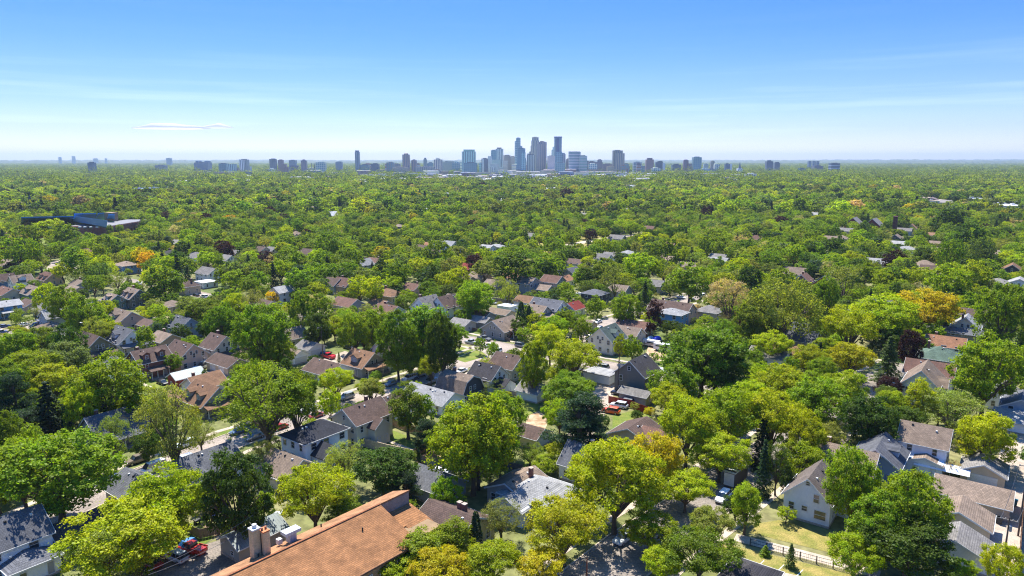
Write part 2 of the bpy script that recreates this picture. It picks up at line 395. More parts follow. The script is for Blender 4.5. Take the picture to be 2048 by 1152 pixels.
ROADS = []
def strip(name, pix, width, mat, z=0.02, kerb=False, walk=False, vis=True, world=False):
    pts = [Vector((p[0], p[1], 0)) for p in pix] if world else [G(*p) for p in pix]
    def offs(o):
        res = []
        for i, p in enumerate(pts):
            d = (pts[min(i + 1, len(pts) - 1)] - pts[max(i - 1, 0)]).normalized()
            res.append(p + Vector((d.y, -d.x, 0)) * o)
        return res
    def ribbon(nm, a, b, zz, m, th=None):
        A, B = offs(a), offs(b); vs = []; k = len(pts)
        vs = [(p.x, p.y, zz) for p in A] + [(p.x, p.y, zz) for p in B]
        fs = [(i, i + 1, k + i + 1, k + i) for i in range(k - 1)]
        if th:
            vs += [(p.x, p.y, 0.0) for p in A] + [(p.x, p.y, 0.0) for p in B]
            fs += [(i, 2 * k + i, 2 * k + i + 1, i + 1) for i in range(k - 1)] + [(k + i, k + i + 1, 3 * k + i + 1, 3 * k + i) for i in range(k - 1)]
        return tag(link(nm, mk_mesh(nm, vs, fs, m)), kind='structure')
    ribbon(name, -width / 2, width / 2, z, M[mat])
    if kerb:
        for s in (-1, 1): ribbon('kerb', s * width / 2, s * (width / 2 + 0.25), 0.13, M['walk'], True)
    if walk:
        for s in (-1, 1): ribbon('pavement', s * (width / 2 + 2.6), s * (width / 2 + 4.1), 0.045, M['walk'])
    ROADS.append((pts, width / 2 + (2.2 if kerb else 0.3)))
    if vis:
        for a, b in zip(pts[:-1], pts[1:]):
            k = max(1, int((b - a).length / 10))
            for i in range(k):
                q = a.lerp(b, i / k); x, y, d = PR(q.x, q.y, 0); VIS.append((x, y, d))
def patch(name, pix, mat, z=0.012, vis=False):
    pts = [G(*p) for p in pix]
    for p in pts: p.z = z
    me = mk_mesh(name, pts, [tuple(range(len(pts)))], M[mat])
    if me.polygons[0].normal.z < 0: me.flip_normals()
    o = tag(link(name, me), kind='structure')
    if vis:
        c = sum(pts, Vector()) / len(pts)
        for p in pts:
            q = p.lerp(c, 0.35); x, y, d = PR(q.x, q.y, 0); VIS.append((x, y, d))
        x, y, d = PR(c.x, c.y, 0); VIS.append((x, y, d))
    return o
def onroad(x, y):
    for pts, w in ROADS:
        for a, b in zip(pts[:-1], pts[1:]):
            dx, dy = b.x - a.x, b.y - a.y; L2 = dx * dx + dy * dy
            t = max(0, min(1, ((x - a.x) * dx + (y - a.y) * dy) / L2))
            if (a.x + t * dx - x) ** 2 + (a.y + t * dy - y) ** 2 < w * w: return True
    return False
strip('street', [(60, 1050), (180, 995), (300, 947), (470, 880), (640, 826), (790, 776), (900, 736), (990, 698)], 9.5, 'asphalt', 0.02, True, True)
strip('street', [(560, 625), (760, 652), (905, 674), (1010, 695), (1190, 728), (1290, 746), (1430, 772)], 9.5, 'asphalt', 0.026, True, True, vis=False)
strip('street', [(1100, 712), (1150, 688), (1172, 664), (1235, 640), (1300, 622), (1400, 590)], 8.5, 'asphalt', 0.032, True, True, vis=False)
strip('street', [(1060, 1270), (1170, 1180), (1275, 1092), (1400, 1008), (1490, 945), (1570, 890), (1700, 800), (1820, 730)], 11, 'darkasphalt', 0.02, True, True, vis=False)
strip('street', [(-120, 705), (0, 668), (80, 648), (150, 628), (260, 590)], 8.5, 'asphalt', 0.02, True, True)
strip('street', [(60, 520), (110, 530), (170, 545), (380, 585), (560, 625)], 8.5, 'asphalt', 0.02, True, False, vis=False)
strip('alley', [(1990, 1210), (2010, 1110), (2024, 1010), (2033, 920), (2038, 860), (2042, 790)], 6.5, 'concrete', 0.02, vis=False)
strip('alley', [(1150, 885), (1183, 835), (1205, 790), (1222, 755)], 6.0, 'concrete', 0.034)
strip('path', [(1470, 1074), (1500, 1082), (1600, 1107), (1700, 1133), (1760, 1150)], 2.6, 'walk', 0.02, vis=True)
for pl in ([(480, 905), (560, 868)], [(1130, 1165), (1165, 1110)], [(860, 800), (900, 770)]): pass
patch('lawn', [(760, 862), (778, 858), (850, 886), (855, 900), (800, 893), (748, 880)], 'lawn', 0.03, True)
patch('path', [(765, 880), (772, 878), (838, 903), (832, 907)], 'walk', 0.05)
patch('lawn', [(1010, 792), (1040, 800), (1078, 803), (1075, 822), (1052, 832), (1018, 822)], 'lawn', 0.03, True)
patch('driveway', [(1055, 832), (1078, 822), (1100, 838), (1088, 862), (1050, 856)], 'dirt', 0.012, True)
patch('lawn', [(1045, 895), (1095, 890), (1085, 935), (1050, 945)], 'lawn', 0.03, True)
patch('lawn', [(1225, 832), (1290, 815), (1305, 835), (1270, 850), (1225, 858)], 'lawn', 0.03, True)
patch('yard', [(1510, 1048), (1560, 1040), (1680, 1080), (1670, 1108), (1500, 1066)], 'drylawn', 0.03, True)
patch('yard', [(1440, 1085), (1700, 1148), (1720, 1175), (1560, 1160), (1430, 1100)], 'drylawn', 0.03)
patch('parking_lot', [(1420, 1180), (1480, 1125), (1640, 1162), (1700, 1210)], 'concrete', 0.04)
for a, b in (((1552, 1146), (1568, 1130)), ((1590, 1156), (1606, 1140)), ((1512, 1137), (1528, 1121))):
    pa, pb = G(*a), G(*b); d = (pb - pa).normalized(); s = Vector((d.y, -d.x, 0)) * 0.07
    link('painted_line', mk_mesh('painted_line', [(q.x, q.y, 0.05) for q in (pa - s, pa + s, pb + s, pb - s)], [(0, 1, 2, 3)], M['white']))['kind'] = 'structure'
patch('driveway', [(410, 742), (450, 742), (475, 765), (425, 776), (405, 762)], 'concrete', 0.012, True)
patch('lawn', [(265, 758), (330, 745), (345, 770), (300, 790), (262, 780)], 'lawn', 0.03, True)
patch('path', [(270, 764), (276, 762), (345, 790), (338, 795)], 'walk', 0.05)
patch('lawn', [(60, 668), (100, 655), (108, 690), (60, 680)], 'lawn', 0.03, True)
patch('driveway', [(640, 720), (690, 702), (720, 712), (660, 738)], 'concrete', 0.012, True)
patch('lawn', [(905, 690), (960, 700), (975, 712), (930, 725), (900, 715)], 'lawn', 0.03, True)
patch('yard', [(400, 905), (445, 860), (520, 840), (530, 850), (460, 880)], 'lawn', 0.01)
patch('yard', [(300, 1070), (345, 1060), (420, 1030), (425, 1075), (395, 1108), (350, 1110)], 'lawn', 0.012, True)
patch('parking_lot', [(290, 1180), (340, 1110), (440, 1080), (520, 1100), (430, 1160)], 'darkasphalt', 0.02, True)
patch('driveway', [(400, 1048), (420, 1045), (470, 1070), (440, 1080)], 'dirt', 0.02)
patch('driveway', [(500, 1110), (540, 1080), (590, 1080), (560, 1115)], 'concrete', 0.03)
patch('driveway', [(830, 915), (870, 900), (905, 930), (890, 955), (840, 950)], 'dirt', 0.012, True)
patch('driveway', [(1880, 930), (1960, 950), (1990, 990), (2020, 985), (2015, 930)], 'dirt', 0.012)
patch('driveway', [(1960, 1060), (2020, 1060), (2010, 1120), (1960, 1110)], 'concrete', 0.024)
patch('driveway', [(1300, 680), (1345, 700), (1330, 725), (1290, 715)], 'dirt', 0.012, True)
patch('field', [(0, 462), (95, 468), (110, 490), (60, 510), (0, 500)], 'lawn', 0.012, True)
patch('field', [(0, 458), (60, 462), (70, 470), (0, 472)], 'dirt', 0.03)
patch('field', [(1040, 492), (1180, 470), (1260, 470), (1190, 500), (1060, 515)], 'drylawn', 0.012, True)
strip('street', [(1130, 492), (1180, 482), (1240, 473), (1300, 466)], 9, 'walk', 0.03, vis=True)
patch('parking_lot', [(85, 525), (140, 518), (150, 532), (95, 540)], 'concrete', 0.012, True)

# ------------------------------------------------------------ house parts
_win = {}; PEND = []
def win_mesh(w, h, door=False, gar=False):
    k = (round(w, 1), round(h, 1), door, gar)
    if k in _win: return _win[k]
    t = 0.11; f = MB()                       # frame lies in the x-z plane, faces -y
    for s in (-1, 1):
        f.box((s * (w / 2 + t / 2), -0.03, h / 2), (t, 0.12, h + 2 * t))
        f.box((0, -0.03, (h + t / 2) if s > 0 else -t / 2), (w, 0.12, t))
    if not door and not gar: f.box((0, -0.03, h / 2), (w, 0.08, 0.06))
    if gar:
        for i in range(1, 5): f.box((0, -0.055, h * i / 5), (w, 0.02, 0.03))
    p = MB().box((0, -0.01, h / 2), (w, 0.05, h))
    if gar:
        p = MB()
        for i in range(4): p.box((0, -0.01, h * (i + 0.5) / 4), (w, 0.06, h / 4 - 0.03))
    fm = f.mesh('frame', M['white']); pm = p.mesh('pane', M['white'] if (door or gar) else M['glass'])
    if door: pm = p.mesh('panel', M['paint'])
    _win[k] = (fm, pm); return _win[k]
def window(par, x, y, z, rz, w=0.9, h=1.4, door=False, gar=False, color=None):
    fm, pm = win_mesh(w, h, door, gar)
    o = link('door' if door else 'garage_door' if gar else 'window', fm, par, loc=(x, y, z), rz=rz)
    link('panel' if (door or gar) else 'pane', pm, o, color=color or (0.3, 0.3, 0.32))
    return o
SCAR = dict(w=(236, 239, 240), c=(228, 218, 194), g=(170, 167, 158), dg=(122, 119, 110), b=(104, 158, 204), bg=(166, 178, 190),
            t=(204, 188, 162), br=(140, 96, 84), p=(200, 172, 152), o=(128, 128, 104), n=(84, 84, 88), gr=(120, 140, 128), y=(212, 200, 150), r=(150, 70, 60), db=(72, 110, 150))
RCAR = dict(s=(106, 108, 114), g=(138, 134, 130), lg=(166, 166, 166), br=(106, 87, 78), tb=(146, 112, 86), o=(160, 116, 88), d=(70, 68, 72),
            dn=(62, 64, 72), t=(146, 128, 112), gn=(84, 98, 92), m=(150, 160, 160), r=(140, 56, 48), rb=(122, 92, 80), gg=(92, 112, 98), w=(225, 226, 226))
def col(tab, k):
    c = tab[k] if isinstance(k, str) else k
    j = rng.uniform(0.93, 1.06)
    return tuple(min(1, lin(min(255, x * j)) * (0.95 if tab is SCAR else 0.95)) for x in c)
def house(px, py, an, di, L, W, he, pitch, wall, roof, label=None, short=None, kind='gable', mat='siding', chim=0, dorm=0,
          porch=0, gar=None, far=False, da=0, name='house', cat='house', vents=2, wing=None, gw=None, skip_win=False, rmat='shingle', trim=True, base=0.0, vis=True, group=None):
    pr = math.radians(pitch)
    hr = he + (W / 2 * math.tan(pr) if kind != 'flat' else 0.25)
    if kind == 'gambrel': hr = he + 4.2
    if kind == 'shed': hr = he + W * math.tan(pr) / 2
    P = G(px, py, hr)
    az = (UA if di == 'u' else VA) + math.radians(da)
    dv = Vector((math.cos(az), math.sin(az), 0)); e = -1 if di == 'u' else 1
    if an == 'n': P = P - dv * (e * L / 2)
    c = Vector((P.x, P.y, base)); root = thing(name, c, az)
    wc, rc = col(SCAR, wall), col(RCAR, roof); h = L / 2; q = W / 2
    # walls
    w = MB(); o = 0.42; T = 0.2
    if kind in ('gable',): w.prism([(-q, 0), (q, 0), (q, he), (0, hr - 0.02), (-q, he)], -h, h)
    elif kind == 'gambrel': w.prism([(-q, 0), (q, 0), (q, he), (q * 0.62, he + 3.0), (0, hr - 0.02), (-q * 0.62, he + 3.0), (-q, he)], -h, h)
    else: w.box((0, 0, he / 2), (L, W, he))
    w.obj('wall', M[mat], root, wc)
    if not far: MB().box((0, 0, 0.2), (L + 0.12, W + 0.12, 0.4)).obj('foundation', M['concrete'], root)
    r = MB()
    if kind == 'gable':
        ez = he - o * math.tan(pr)
        for s in (-1, 1):
            r.slab([(-h - o, s * (q + o), ez + T), (h + o, s * (q + o), ez + T), (h + o, 0, hr + T), (-h - o, 0, hr + T)], T)
    elif kind == 'gambrel':
        a = q * 0.62
        for s in (-1, 1):
            r.slab([(-h - o, s * (q + 0.25), he - 0.3), (h + o, s * (q + 0.25), he - 0.3), (h + o, s * a, he + 3.2), (-h - o, s * a, he + 3.2)], T)
            r.slab([(-h - o, s * a, he + 3.205), (h + o, s * a, he + 3.205), (h + o, 0, hr + T), (-h - o, 0, hr + T)], T)
    elif kind == 'hip':
        rr = max(0.0, h - q); ez = he + 0.02
        A = [(-h - o, -q - o, ez), (h + o, -q - o, ez), (h + o, q + o, ez), (-h - o, q + o, ez)]
        vs = A + [(x, y, z - 0.18) for x, y, z in A] + [(-rr, 0, hr), (rr, 0, hr)]
        r.add(vs, [(0, 1, 9, 8), (1, 2, 9), (2, 3, 8, 9), (3, 0, 8), (0, 4, 5, 1), (1, 5, 6, 2), (2, 6, 7, 3), (3, 7, 4, 0), (7, 6, 5, 4)])
    elif kind == 'shed':
        r.slab([(-h - o, -q - o, he + 0.2), (h + o, -q - o, he + 0.2), (h + o, q + o, hr + hr - he), (-h - o, q + o, hr + hr - he)], T)
    else:
        r.box((0, 0, he + 0.1), (L + 0.3, W + 0.3, 0.25)); r.box((0, 0, he + 0.24), (L - 0.3, W - 0.3, 0.06))
    ro = r.obj('roof', M[rmat], root, rc)
    # white fascia boards along rakes and eaves
    if trim and kind in ('gable', 'gambrel', 'hip', 'shed'):
        t = MB(); x0 = h + o + 0.02
        if kind == 'gable':
            for s in (-1, 1):
                for x in (-x0, x0):
                    t.slab([(x - 0.04, s * (q + o), ez + T * 0.9), (x + 0.04, s * (q + o), ez + T * 0.9), (x + 0.04, 0, hr + T * 0.9), (x - 0.04, 0, hr + T * 0.9)], 0.3)
                t.box((0, s * (q + o + 0.05), ez + 0.08), (L + 2 * o - 0.04, 0.09, 0.16))
        elif kind == 'gambrel':
            for s in (-1, 1):
                for x in (-x0, x0):
                    t.slab([(x - 0.04, s * (q + 0.25), he - 0.35), (x + 0.04, s * (q + 0.25), he - 0.35), (x + 0.04, s * a, he + 3.15), (x - 0.04, s * a, he + 3.15)], 0.3)
                    t.slab([(x - 0.04, s * a, he + 3.15), (x + 0.04, s * a, he + 3.15), (x + 0.04, 0, hr + .15), (x - 0.04, 0, hr + .15)], 0.3)
        else:
            for s in (-1, 1):
                t.box((0, s * (q + o + 0.05), he - 0.08), (L + 2 * o + 0.2, 0.09, 0.18)); t.box((s * (h + o + 0.05), 0, he - 0.08), (0.09, W + 2 * o, 0.18))
        t.obj('trim', M['white'], root)
    # openings
    if not skip_win:
        floors = [0.95] if he < 4.2 else [0.95, 3.7]
        sides = [(-1, 'y')] + ([] if far else [(1, 'y')])
        for s, _ in sides:
            if gar == 'side' and s == -1:
                nd = 2 if L > 8.5 else 1
                for i in range(nd):
                    window(root, (i - (nd - 1) / 2) * L / nd * 0.8, s * q, 0.05, 0 if s < 0 else math.pi, 2.8 if nd == 2 else min(4.8, L - 2), 2.1, gar=True)
                continue
            if name == 'garage': continue
            nn = max(1, int(L / 3.4))
            for z in floors:
                for i in range(nn):
                    x = (i + 0.5) / nn * L - h + rng.uniform(-0.4, 0.4)
                    if abs(x) > h - 0.8: continue
                    ww = rng.choice((0.8, 0.9, 1.3))
                    if z < 1 and i == 1 and not far: window(root, x, s * q, 0.42, 0 if s < 0 else math.pi, 0.9, 2.0, door=True)
                    else: window(root, x, s * q, z, 0 if s < 0 else math.pi, ww, 1.35)
        for s in ([e] if far else [-1, 1]):
            rz = math.pi / 2 if s > 0 else -math.pi / 2
            if gar == 'end' and s == e:
                window(root, s * h, 0, 0.05, rz, min(4.9, W - 1.6), 2.1, gar=True); continue
            if gw and s == e:
                for y_, z_, w_, h_ in gw: window(root, s * h, y_, z_, rz, w_, h_)
                continue
            if name == 'garage':
                if W > 4: window(root, s * h, rng.uniform(-1, 1), 0.9, rz, 0.8, 0.8)
                continue
            nn = 2 if W < 8.5 else 3
            for z in floors:
                for i in range(nn):
                    y = (i + 0.5) / nn * W - q
                    window(root, s * h, y, z, rz, rng.choice((0.8, 1.0)), 1.4)
            if hr - he > 2.6 and kind != 'hip':
                z = he + 0.35
                for y in ((-0.9, 0.9) if hr - he > 3.4 else (0,)): window(root, s * h, y, z, rz, 0.7, 1.1)
    for i in range(chim):
        x = rng.uniform(-0.3, 0.3) * L if i or chim > 1 else rng.choice((-0.28, 0.2)) * L
        cc = MB().box((x, 0.25 * q, hr - 0.3), (0.7, 0.7, 2.2)); ch = cc.obj('chimney', M['brick'], root, col(SCAR, 'br'))
        MB().box((x, 0.25 * q, hr + 0.86), (0.84, 0.84, 0.12)).obj('cap', M['concrete'], ch)
    if not far and kind in ('gable', 'hip', 'gambrel'):
        sl = (hr - he) / q if kind != 'gambrel' else 0.7
        for i in range(vents):
            x = rng.uniform(-0.35, 0.35) * L; y = -rng.uniform(0.12, 0.3) * q
            zz = hr + T + y * sl if kind != 'hip' else hr + y * sl
            MB().box((x, y, zz + 0.08), (0.35, 0.35, 0.3)).obj('roof_vent', M['rubber' if i % 2 else 'white'], root)
    for i in range(dorm):
        x = (i - (dorm - 1) / 2) * L * 0.45; dw = 2.2 if dorm > 1 else 3.0; dz = hr - 0.55; y1 = -q * 0.78; zb = he + q * 0.2 * math.tan(pr)
        d = MB().prism([(x - dw / 2, zb - .1), (x + dw / 2, zb - .1), (x + dw / 2, zb + 1.6), (x, min(dz + .3, zb + 1.6 + dw * .3)), (x - dw / 2, zb + 1.6)], y1, -0.15 * q, 'y').obj('dormer', M[mat], root, wc)
        zt = min(dz + .3, zb + 1.6 + dw * .3); dr = MB()
        for s in (-1, 1):
            dr.slab([(x + s * (dw / 2 + .25), y1 - .3, zb + 1.6), (x + s * (dw / 2 + .25), -0.1 * q, zb + 1.6), (x, -0.1 * q, zt + .15), (x, y1 - .3, zt + .15)], .14)
        dr.obj('roof', M[rmat], d, rc)
        for k in ((-0.5, 0.5) if dw > 2.5 else (0,)):
            fm, pm = win_mesh(0.7, 1.0); oo = link('window', fm, d, loc=(x + k * 1.1, y1, zb + 0.3)); 
    if porch:                                # along the near gable end ('e') or the long side ('s')
        pw = W * 0.9 if porch == 'e' else L * 0.55; d = 2.3; pz = 2.7
        R = Matrix.Identity(4); MBp = MB()
        if porch == 'e': f = lambda a, b, z: (e * (h + b), a, z)
        else: f = lambda a, b, z: (a, -(q + b), z)
        MBp.slab([f(-pw / 2 - .3, 0.03, pz + 1.0), f(pw / 2 + .3, 0.03, pz + 1.0), f(pw / 2 + .3, d + .4, pz + 0.2), f(-pw / 2 - .3, d + .4, pz + 0.2)], 0.2)
        po = MBp.obj('porch_roof', M[rmat], root, rc)
        fl = MB().slab([f(-pw / 2, 0.07, .5), f(pw / 2, 0.07, .5), f(pw / 2, d, .5), f(-pw / 2, d, .5)], .5).obj('porch_floor', M['wood'], root, rgb(150, 140, 130))
        for i in range(4):
            a = -pw / 2 + 0.15 + i * (pw - .3) / 3
            p0 = f(a, d - .15, 0); MB().box((p0[0], p0[1], 1.65), (.18, .18, 2.3)).obj('porch_post', M['white'], root)
    if wing:                                 # (side, offset along, length out, width, eave, pitch)
        sd_, off, out_, ww, wz, wp = wing; f = MB(); wpr = math.radians(wp); top = wz + ww / 2 * math.tan(wpr)
        if sd_ == 's':
            f.prism([(off - ww / 2, 0), (off + ww / 2, 0), (off + ww / 2, wz), (off, top), (off - ww / 2, wz)], -q - out_, -q + 0.3, 'y')
            wo_ = f.obj('wing', M[mat], root, wc); rr = MB()
            for s in (-1, 1): rr.slab([(off + s * (ww / 2 + .35), -q - out_ - .35, wz - .2), (off + s * (ww / 2 + .35), -.02, wz - .2), (off, -.02, top + .2), (off, -q - out_ - .35, top + .2)], .18)
            rr.obj('roof', M[rmat], wo_, rc)
            for k in (-1, 1):
                link('window', win_mesh(0.8, 1.2)[0], wo_, loc=(off + k * ww / 4, -q - out_, 1.0)); 
            tt = MB()
            for s in (-1, 1): tt.slab([(off + s * (ww / 2 + .35), -q - out_ - .41, wz - .22), (off + s * (ww / 2 + .35), -q - out_ - .36, wz - .22), (off, -q - out_ - .36, top + .18), (off, -q - out_ - .41, top + .18)], .26)
            tt.obj('trim', M['white'], wo_)
        else:
            f.prism([(off - ww / 2, 0), (off + ww / 2, 0), (off + ww / 2, wz), (off, top), (off - ww / 2, wz)], min(e * (h - .3), e * (h + out_)), max(e * (h - .3), e * (h + out_)))
            wo_ = f.obj('wing', M[mat], root, wc); rr = MB()
            for s in (-1, 1): rr.slab([(e * (h - .2), off + s * (ww / 2 + .35), wz - .2), (e * (h + out_ + .35), off + s * (ww / 2 + .35), wz - .2), (e * (h + out_ + .35), off, top + .2), (e * (h - .2), off, top + .2)], .18)
            rr.obj('roof', M[rmat], wo_, rc)
            link('window', win_mesh(0.9, 1.2)[0], wo_, loc=(e * (h + out_), off, 1.1), rz=math.pi / 2 if e > 0 else -math.pi / 2)
    # book-keeping for labels and for keeping the view of it clear
    x, y, d = PR(c.x, c.y, hr * 0.8)
    if label is None:
        cw = {'w': 'white', 'c': 'cream', 'g': 'grey', 'dg': 'dark grey', 'b': 'blue', 'bg': 'blue-grey', 't': 'tan', 'br': 'brick', 'p': 'pinkish', 'o': 'olive', 'n': 'charcoal', 'gr': 'sage', 'y': 'pale yellow', 'r': 'red', 'db': 'dark blue'}[wall]
        cr_ = {'s': 'slate grey', 'g': 'grey', 'lg': 'light grey', 'br': 'brown', 'tb': 'tan', 'o': 'orange', 'd': 'dark', 'dn': 'navy', 't': 'taupe', 'gn': 'dark green', 'm': 'metal', 'r': 'red', 'rb': 'reddish', 'gg': 'green', 'w': 'white'}[roof]
        PEND.append((root, f'{cw} {name.replace("_", " ")} with {cr_} {"hipped " if kind == "hip" else ""}roof', x, y))
    tag(root, label, cat, group)
    if short: LM.append((short, x, y, 1))
    FOOT.append((c.x, c.y, (L + W) / 4 + 1.0))
    if vis:
        for fx, fy, fz in ((0, 0, hr), (0, -.35, (hr + he) / 2)) + ((-.33, 0, hr), (.33, 0, hr), (e * .4, -.4, he * .8)) if far else ((0, 0, hr), (-.4, 0, hr), (.4, 0, hr), (0, -.35, (hr + he) / 2), (e * .5, 0, he), (e * .5, -.4, he * .6), (0, -.5, he * .7), (e * .5, .38, he * .45), (e * .5, 0, he * .35)):
            q_ = c + dv * (fx * L) + Vector((-dv.y, dv.x, 0)) * (fy * W); a, b, dd = PR(q_.x, q_.y, fz); VIS.append((a, b, dd))
    return root
H_ = house
gk = dict(name='garage', cat='garage', vents=0)
# ---- lower right
H_(1617, 958, 'n', 'u', 10, 8.0, 4.7, 43, 'w', (112, 102, 96), 'white clapboard house with tall front gable above the dry lawn', 'the white gabled house', chim=0, porch=0, wing=('s', 3, 2.2, 4, 3, 20), gw=[(0, 7.2, .6, .7), (-1.6, 4.3, .9, 1.5), (2.6, 1.9, .9, 1.4), (.3, 2.2, .9, .9), (-2.4, 1.3, 1.9, 1.6)])
H_(1690, 893, 'm', 'v', 12, 10, 4.2, 33, 'g', 't', 'taupe-roofed house directly behind the white gabled house', 'the taupe-roofed house', chim=1)
H_(1762, 882, 'm', 'u', 11, 9, 4.0, 35, 'bg', 's', 'blue-grey roofed house with skylights between the taupe roof and the vine-grown house', 'the skylight house', dorm=1)
H_(1853, 850, 'm', 'v', 9, 8, 5.6, 38, 'w', 't', 'white vine-grown house with a shaggy brown roof above the white carport tent', 'the vine-grown house', wing=('s', 1, 2.6, 6.5, 2.9, 14))
H_(1948, 965, 'm', 'v', 12, 8.5, 2.6, 24, 't', 't', 'long brown-roofed garage block beside the alley', 'the long brown garage', rmat='shingle', **gk)
H_(1968, 930, 'n', 'u', 7.5, 7.5, 2.7, 26, 't', 'g', 'beige double garage with closed white door and grey roof at the alley', 'the white-door garage', gar='end', **gk)
H_(1918, 1024, 'n', 'u', 7, 9.5, 2.8, 24, 't', 't', 'tan gabled garage with brown shingles beside the blue bins', 'the tan gabled garage', **gk)
H_(1912, 1082, 'n', 'u', 7, 9, 2.7, 24, 'w', 'g', 'white garage with grey shingle roof, lowest along the alley', 'the lowest alley garage', **gk)
H_(1843, 742, 'n', 'u', 13, 8.5, 6.0, 43, 'c', 't', 'cream house with tall brick chimney and swept white gable', 'the tall-chimney house', wing=('s', 0, 1.5, 5, 5.4, 38))
H_(1862, 723, 'm', 'v', 12, 9, 5, 33, 'w', 'rb', 'house with plain reddish-brown roof behind the tall-chimney house', 'the reddish-brown roof', chim=0)
H_(1880, 692, 'm', 'v', 11, 11, 5, 30, 'gr', 'gg', 'house with green and taupe hipped roof and central chimney', 'the green hipped roof', kind='hip', chim=1)
H_(1893, 673, 'm', 'v', 11, 9, 4.6, 30, 'w', 'o', 'house with salmon-orange roof and brick chimney on the right', 'the salmon roof', chim=1)
H_(1908, 655, 'm', 'v', 18, 9, 4.5, 14, 'g', 's', 'long low grey-roofed building behind the salmon roof', 'the long low grey roof')
H_(1932, 636, 'n', 'u', 9, 9, 5, 40, 'c', 'lg', 'cream house with white-edged gable in front of the shady elm on the right', 'the cream gable house', chim=1)
H_(1945, 618, 'm', 'v', 10, 9, 5, 30, 't', 'br', chim=1)
H_(2036, 822, 'm', 'v', 9, 8, 2.8, 24, 'w', 'lg', 'white garage with pale roof cut by the right edge of the frame', 'the right-edge garage', **gk)
H_(2045, 790, 'm', 'u', 9, 8, 4.8, 30, 'bg', 's', chim=0)
H_(1502, 1128, 'm', 'v', 7, 7, 2.6, 28, 't', 'd', 'small dark-roofed shelter beside the parking lot', 'the dark-roofed shelter', kind='hip', name='shelter', cat='shelter', skip_win=True, vents=0)
# ---- lower left
H_(6, 1034, 'm', 'u', 10, 9, 5.4, 36, 'w', 's', 'white two-storey house with slate blue roof at the left edge', 'the left-edge white house')
H_(52, 1098, 'm', 'u', 7, 7, 3.0, 20, 'w', 's', 'low white annexe with slate hipped roof in the bottom left corner', 'the corner annexe', kind='hip', vents=1)
H_(100, 1052, 'n', 'u', 9, 7.5, 2.8, 36, 't', 'd', 'tan garage with dark steep roof under the big maple', 'the tan steep garage', **gk)
H_(268, 946, 'm', 'v', 7, 8, 3.0, 33, 'g', 's', 'small grey-roofed building beside the parked vans', 'the small slate roof')
H_(402, 903, 'm', 'u', 13, 9, 3.6, 33, 'w', 's', 'low slate-roofed house with white gables beside the street', 'the slate-roofed cottage', wing=('s', -3, 3.5, 6, 3.2, 33))
H_(172, 836, 'n', 'u', 12, 9.5, 3.8, 38, 'g', 's', 'grey bungalow with slate roof and brick chimney among the left trees', 'the slate bungalow', chim=1, dorm=1, porch='s')
H_(437, 775, 'n', 'v', 11, 10, 3.3, 38, 'g', 'tb', 'bungalow with orange-tan roof, wide grey dormer and white front steps', 'the orange-tan bungalow', dorm=2, porch='e')
H_(263, 704, 'n', 'u', 10, 8.5, 5.3, 36, 'br', 'br', 'brown brick two-storey house with white windows and a garden umbrella beside', 'the brown brick house', mat='brick', dorm=2, porch='s', chim=1)
H_(386, 689, 'n', 'v', 10.5, 9, 4.4, 38, 'p', 'br', 'pink stucco house with brown roof behind the parked vans', 'the pink stucco house', mat='stucco', vents=4)
H_(452, 673, 'n', 'v', 8.5, 9, 5, 38, 'c', 'br', 'cream house with brown roof, pale gable and two dark windows', 'the cream brown-roofed house', chim=1, porch='e')
H_(455, 712, 'm', 'v', 12, 7.5, 2.7, 26, 't', 'br', 'tan garage with two white doors and a brown roof', 'the two-door garage', gar='side', **gk)
H_(343, 747, 'n', 'u', 8.5, 5, 2.8, 30, 'r', 'm', 'red shed with grey metal roof behind the lawn', 'the red shed', rmat='metalroof', **gk)
H_(377, 756, 'n', 'u', 9, 8.5, 2.8, 32, 'w', 'tb', 'garage with white gable and orange-brown roof beside the red shed', 'the orange-brown garage', chim=1, **gk)
H_(330, 779, 'm', 'v', 8, 9, 2.8, 24, 't', 'tb', 'tan hipped garage in front of the red shed', 'the tan hipped garage', kind='hip', **gk)
H_(185, 722, 'm', 'u', 13, 7.5, 2.9, 26, 'g', 's', 'long low grey-roofed shed left of the brick house', 'the long grey shed', chim=1)
H_(243, 740, 'm', 'u', 8, 7.5, 2.8, 26, 'w', 'gg', 'low shed with pale green roof against the brick house', 'the green-roofed shed', vents=0)
H_(198, 673, 'n', 'v', 12, 10, 4.2, 40, 'o', 'br', 'dark green craftsman house with white A-shaped gable trim', 'the dark green craftsman', porch='e', dorm=0)
H_(266, 660, 'n', 'v', 12, 10, 4.2, 38, 'w', 's', 'slate-roofed house with wide pale blue dormer and white porch', 'the pale blue dormer house', dorm=1, porch='e', chim=0)
H_(381, 637, 'n', 'v', 10, 9, 4.4, 36, 'bg', 's', 'blue-grey house with two chimneys on a slate roof', 'the two-chimney slate house', chim=2)
H_(247, 620, 'm', 'v', 13, 10, 4, 34, 'p', 't', 'beige stucco house with broad taupe roof and shadowed dormer', 'the beige stucco house', dorm=1, mat='stucco')
H_(104, 643, 'm', 'v', 12, 9, 3, 28, 'g', 't', 'single-storey grey house with dark hipped roof beside the left lawn', 'the hipped grey house', kind='hip')
H_(8, 602, 'm', 'u', 10, 8.5, 5.2, 22, 'b', 'lg', 'light blue two-storey house with pale roof at the left edge', 'the light blue house', porch='s')
H_(68, 572, 'm', 'v', 11, 9, 4, 34, 'gr', 't', 'sage green house with broad taupe dormered roof', 'the sage green house', dorm=1, chim=1)
H_(15, 575, 'm', 'v', 13, 9, 3.6, 28, 't', 'rb', 'low house with long reddish-brown roof at the far left', 'the long reddish roof')
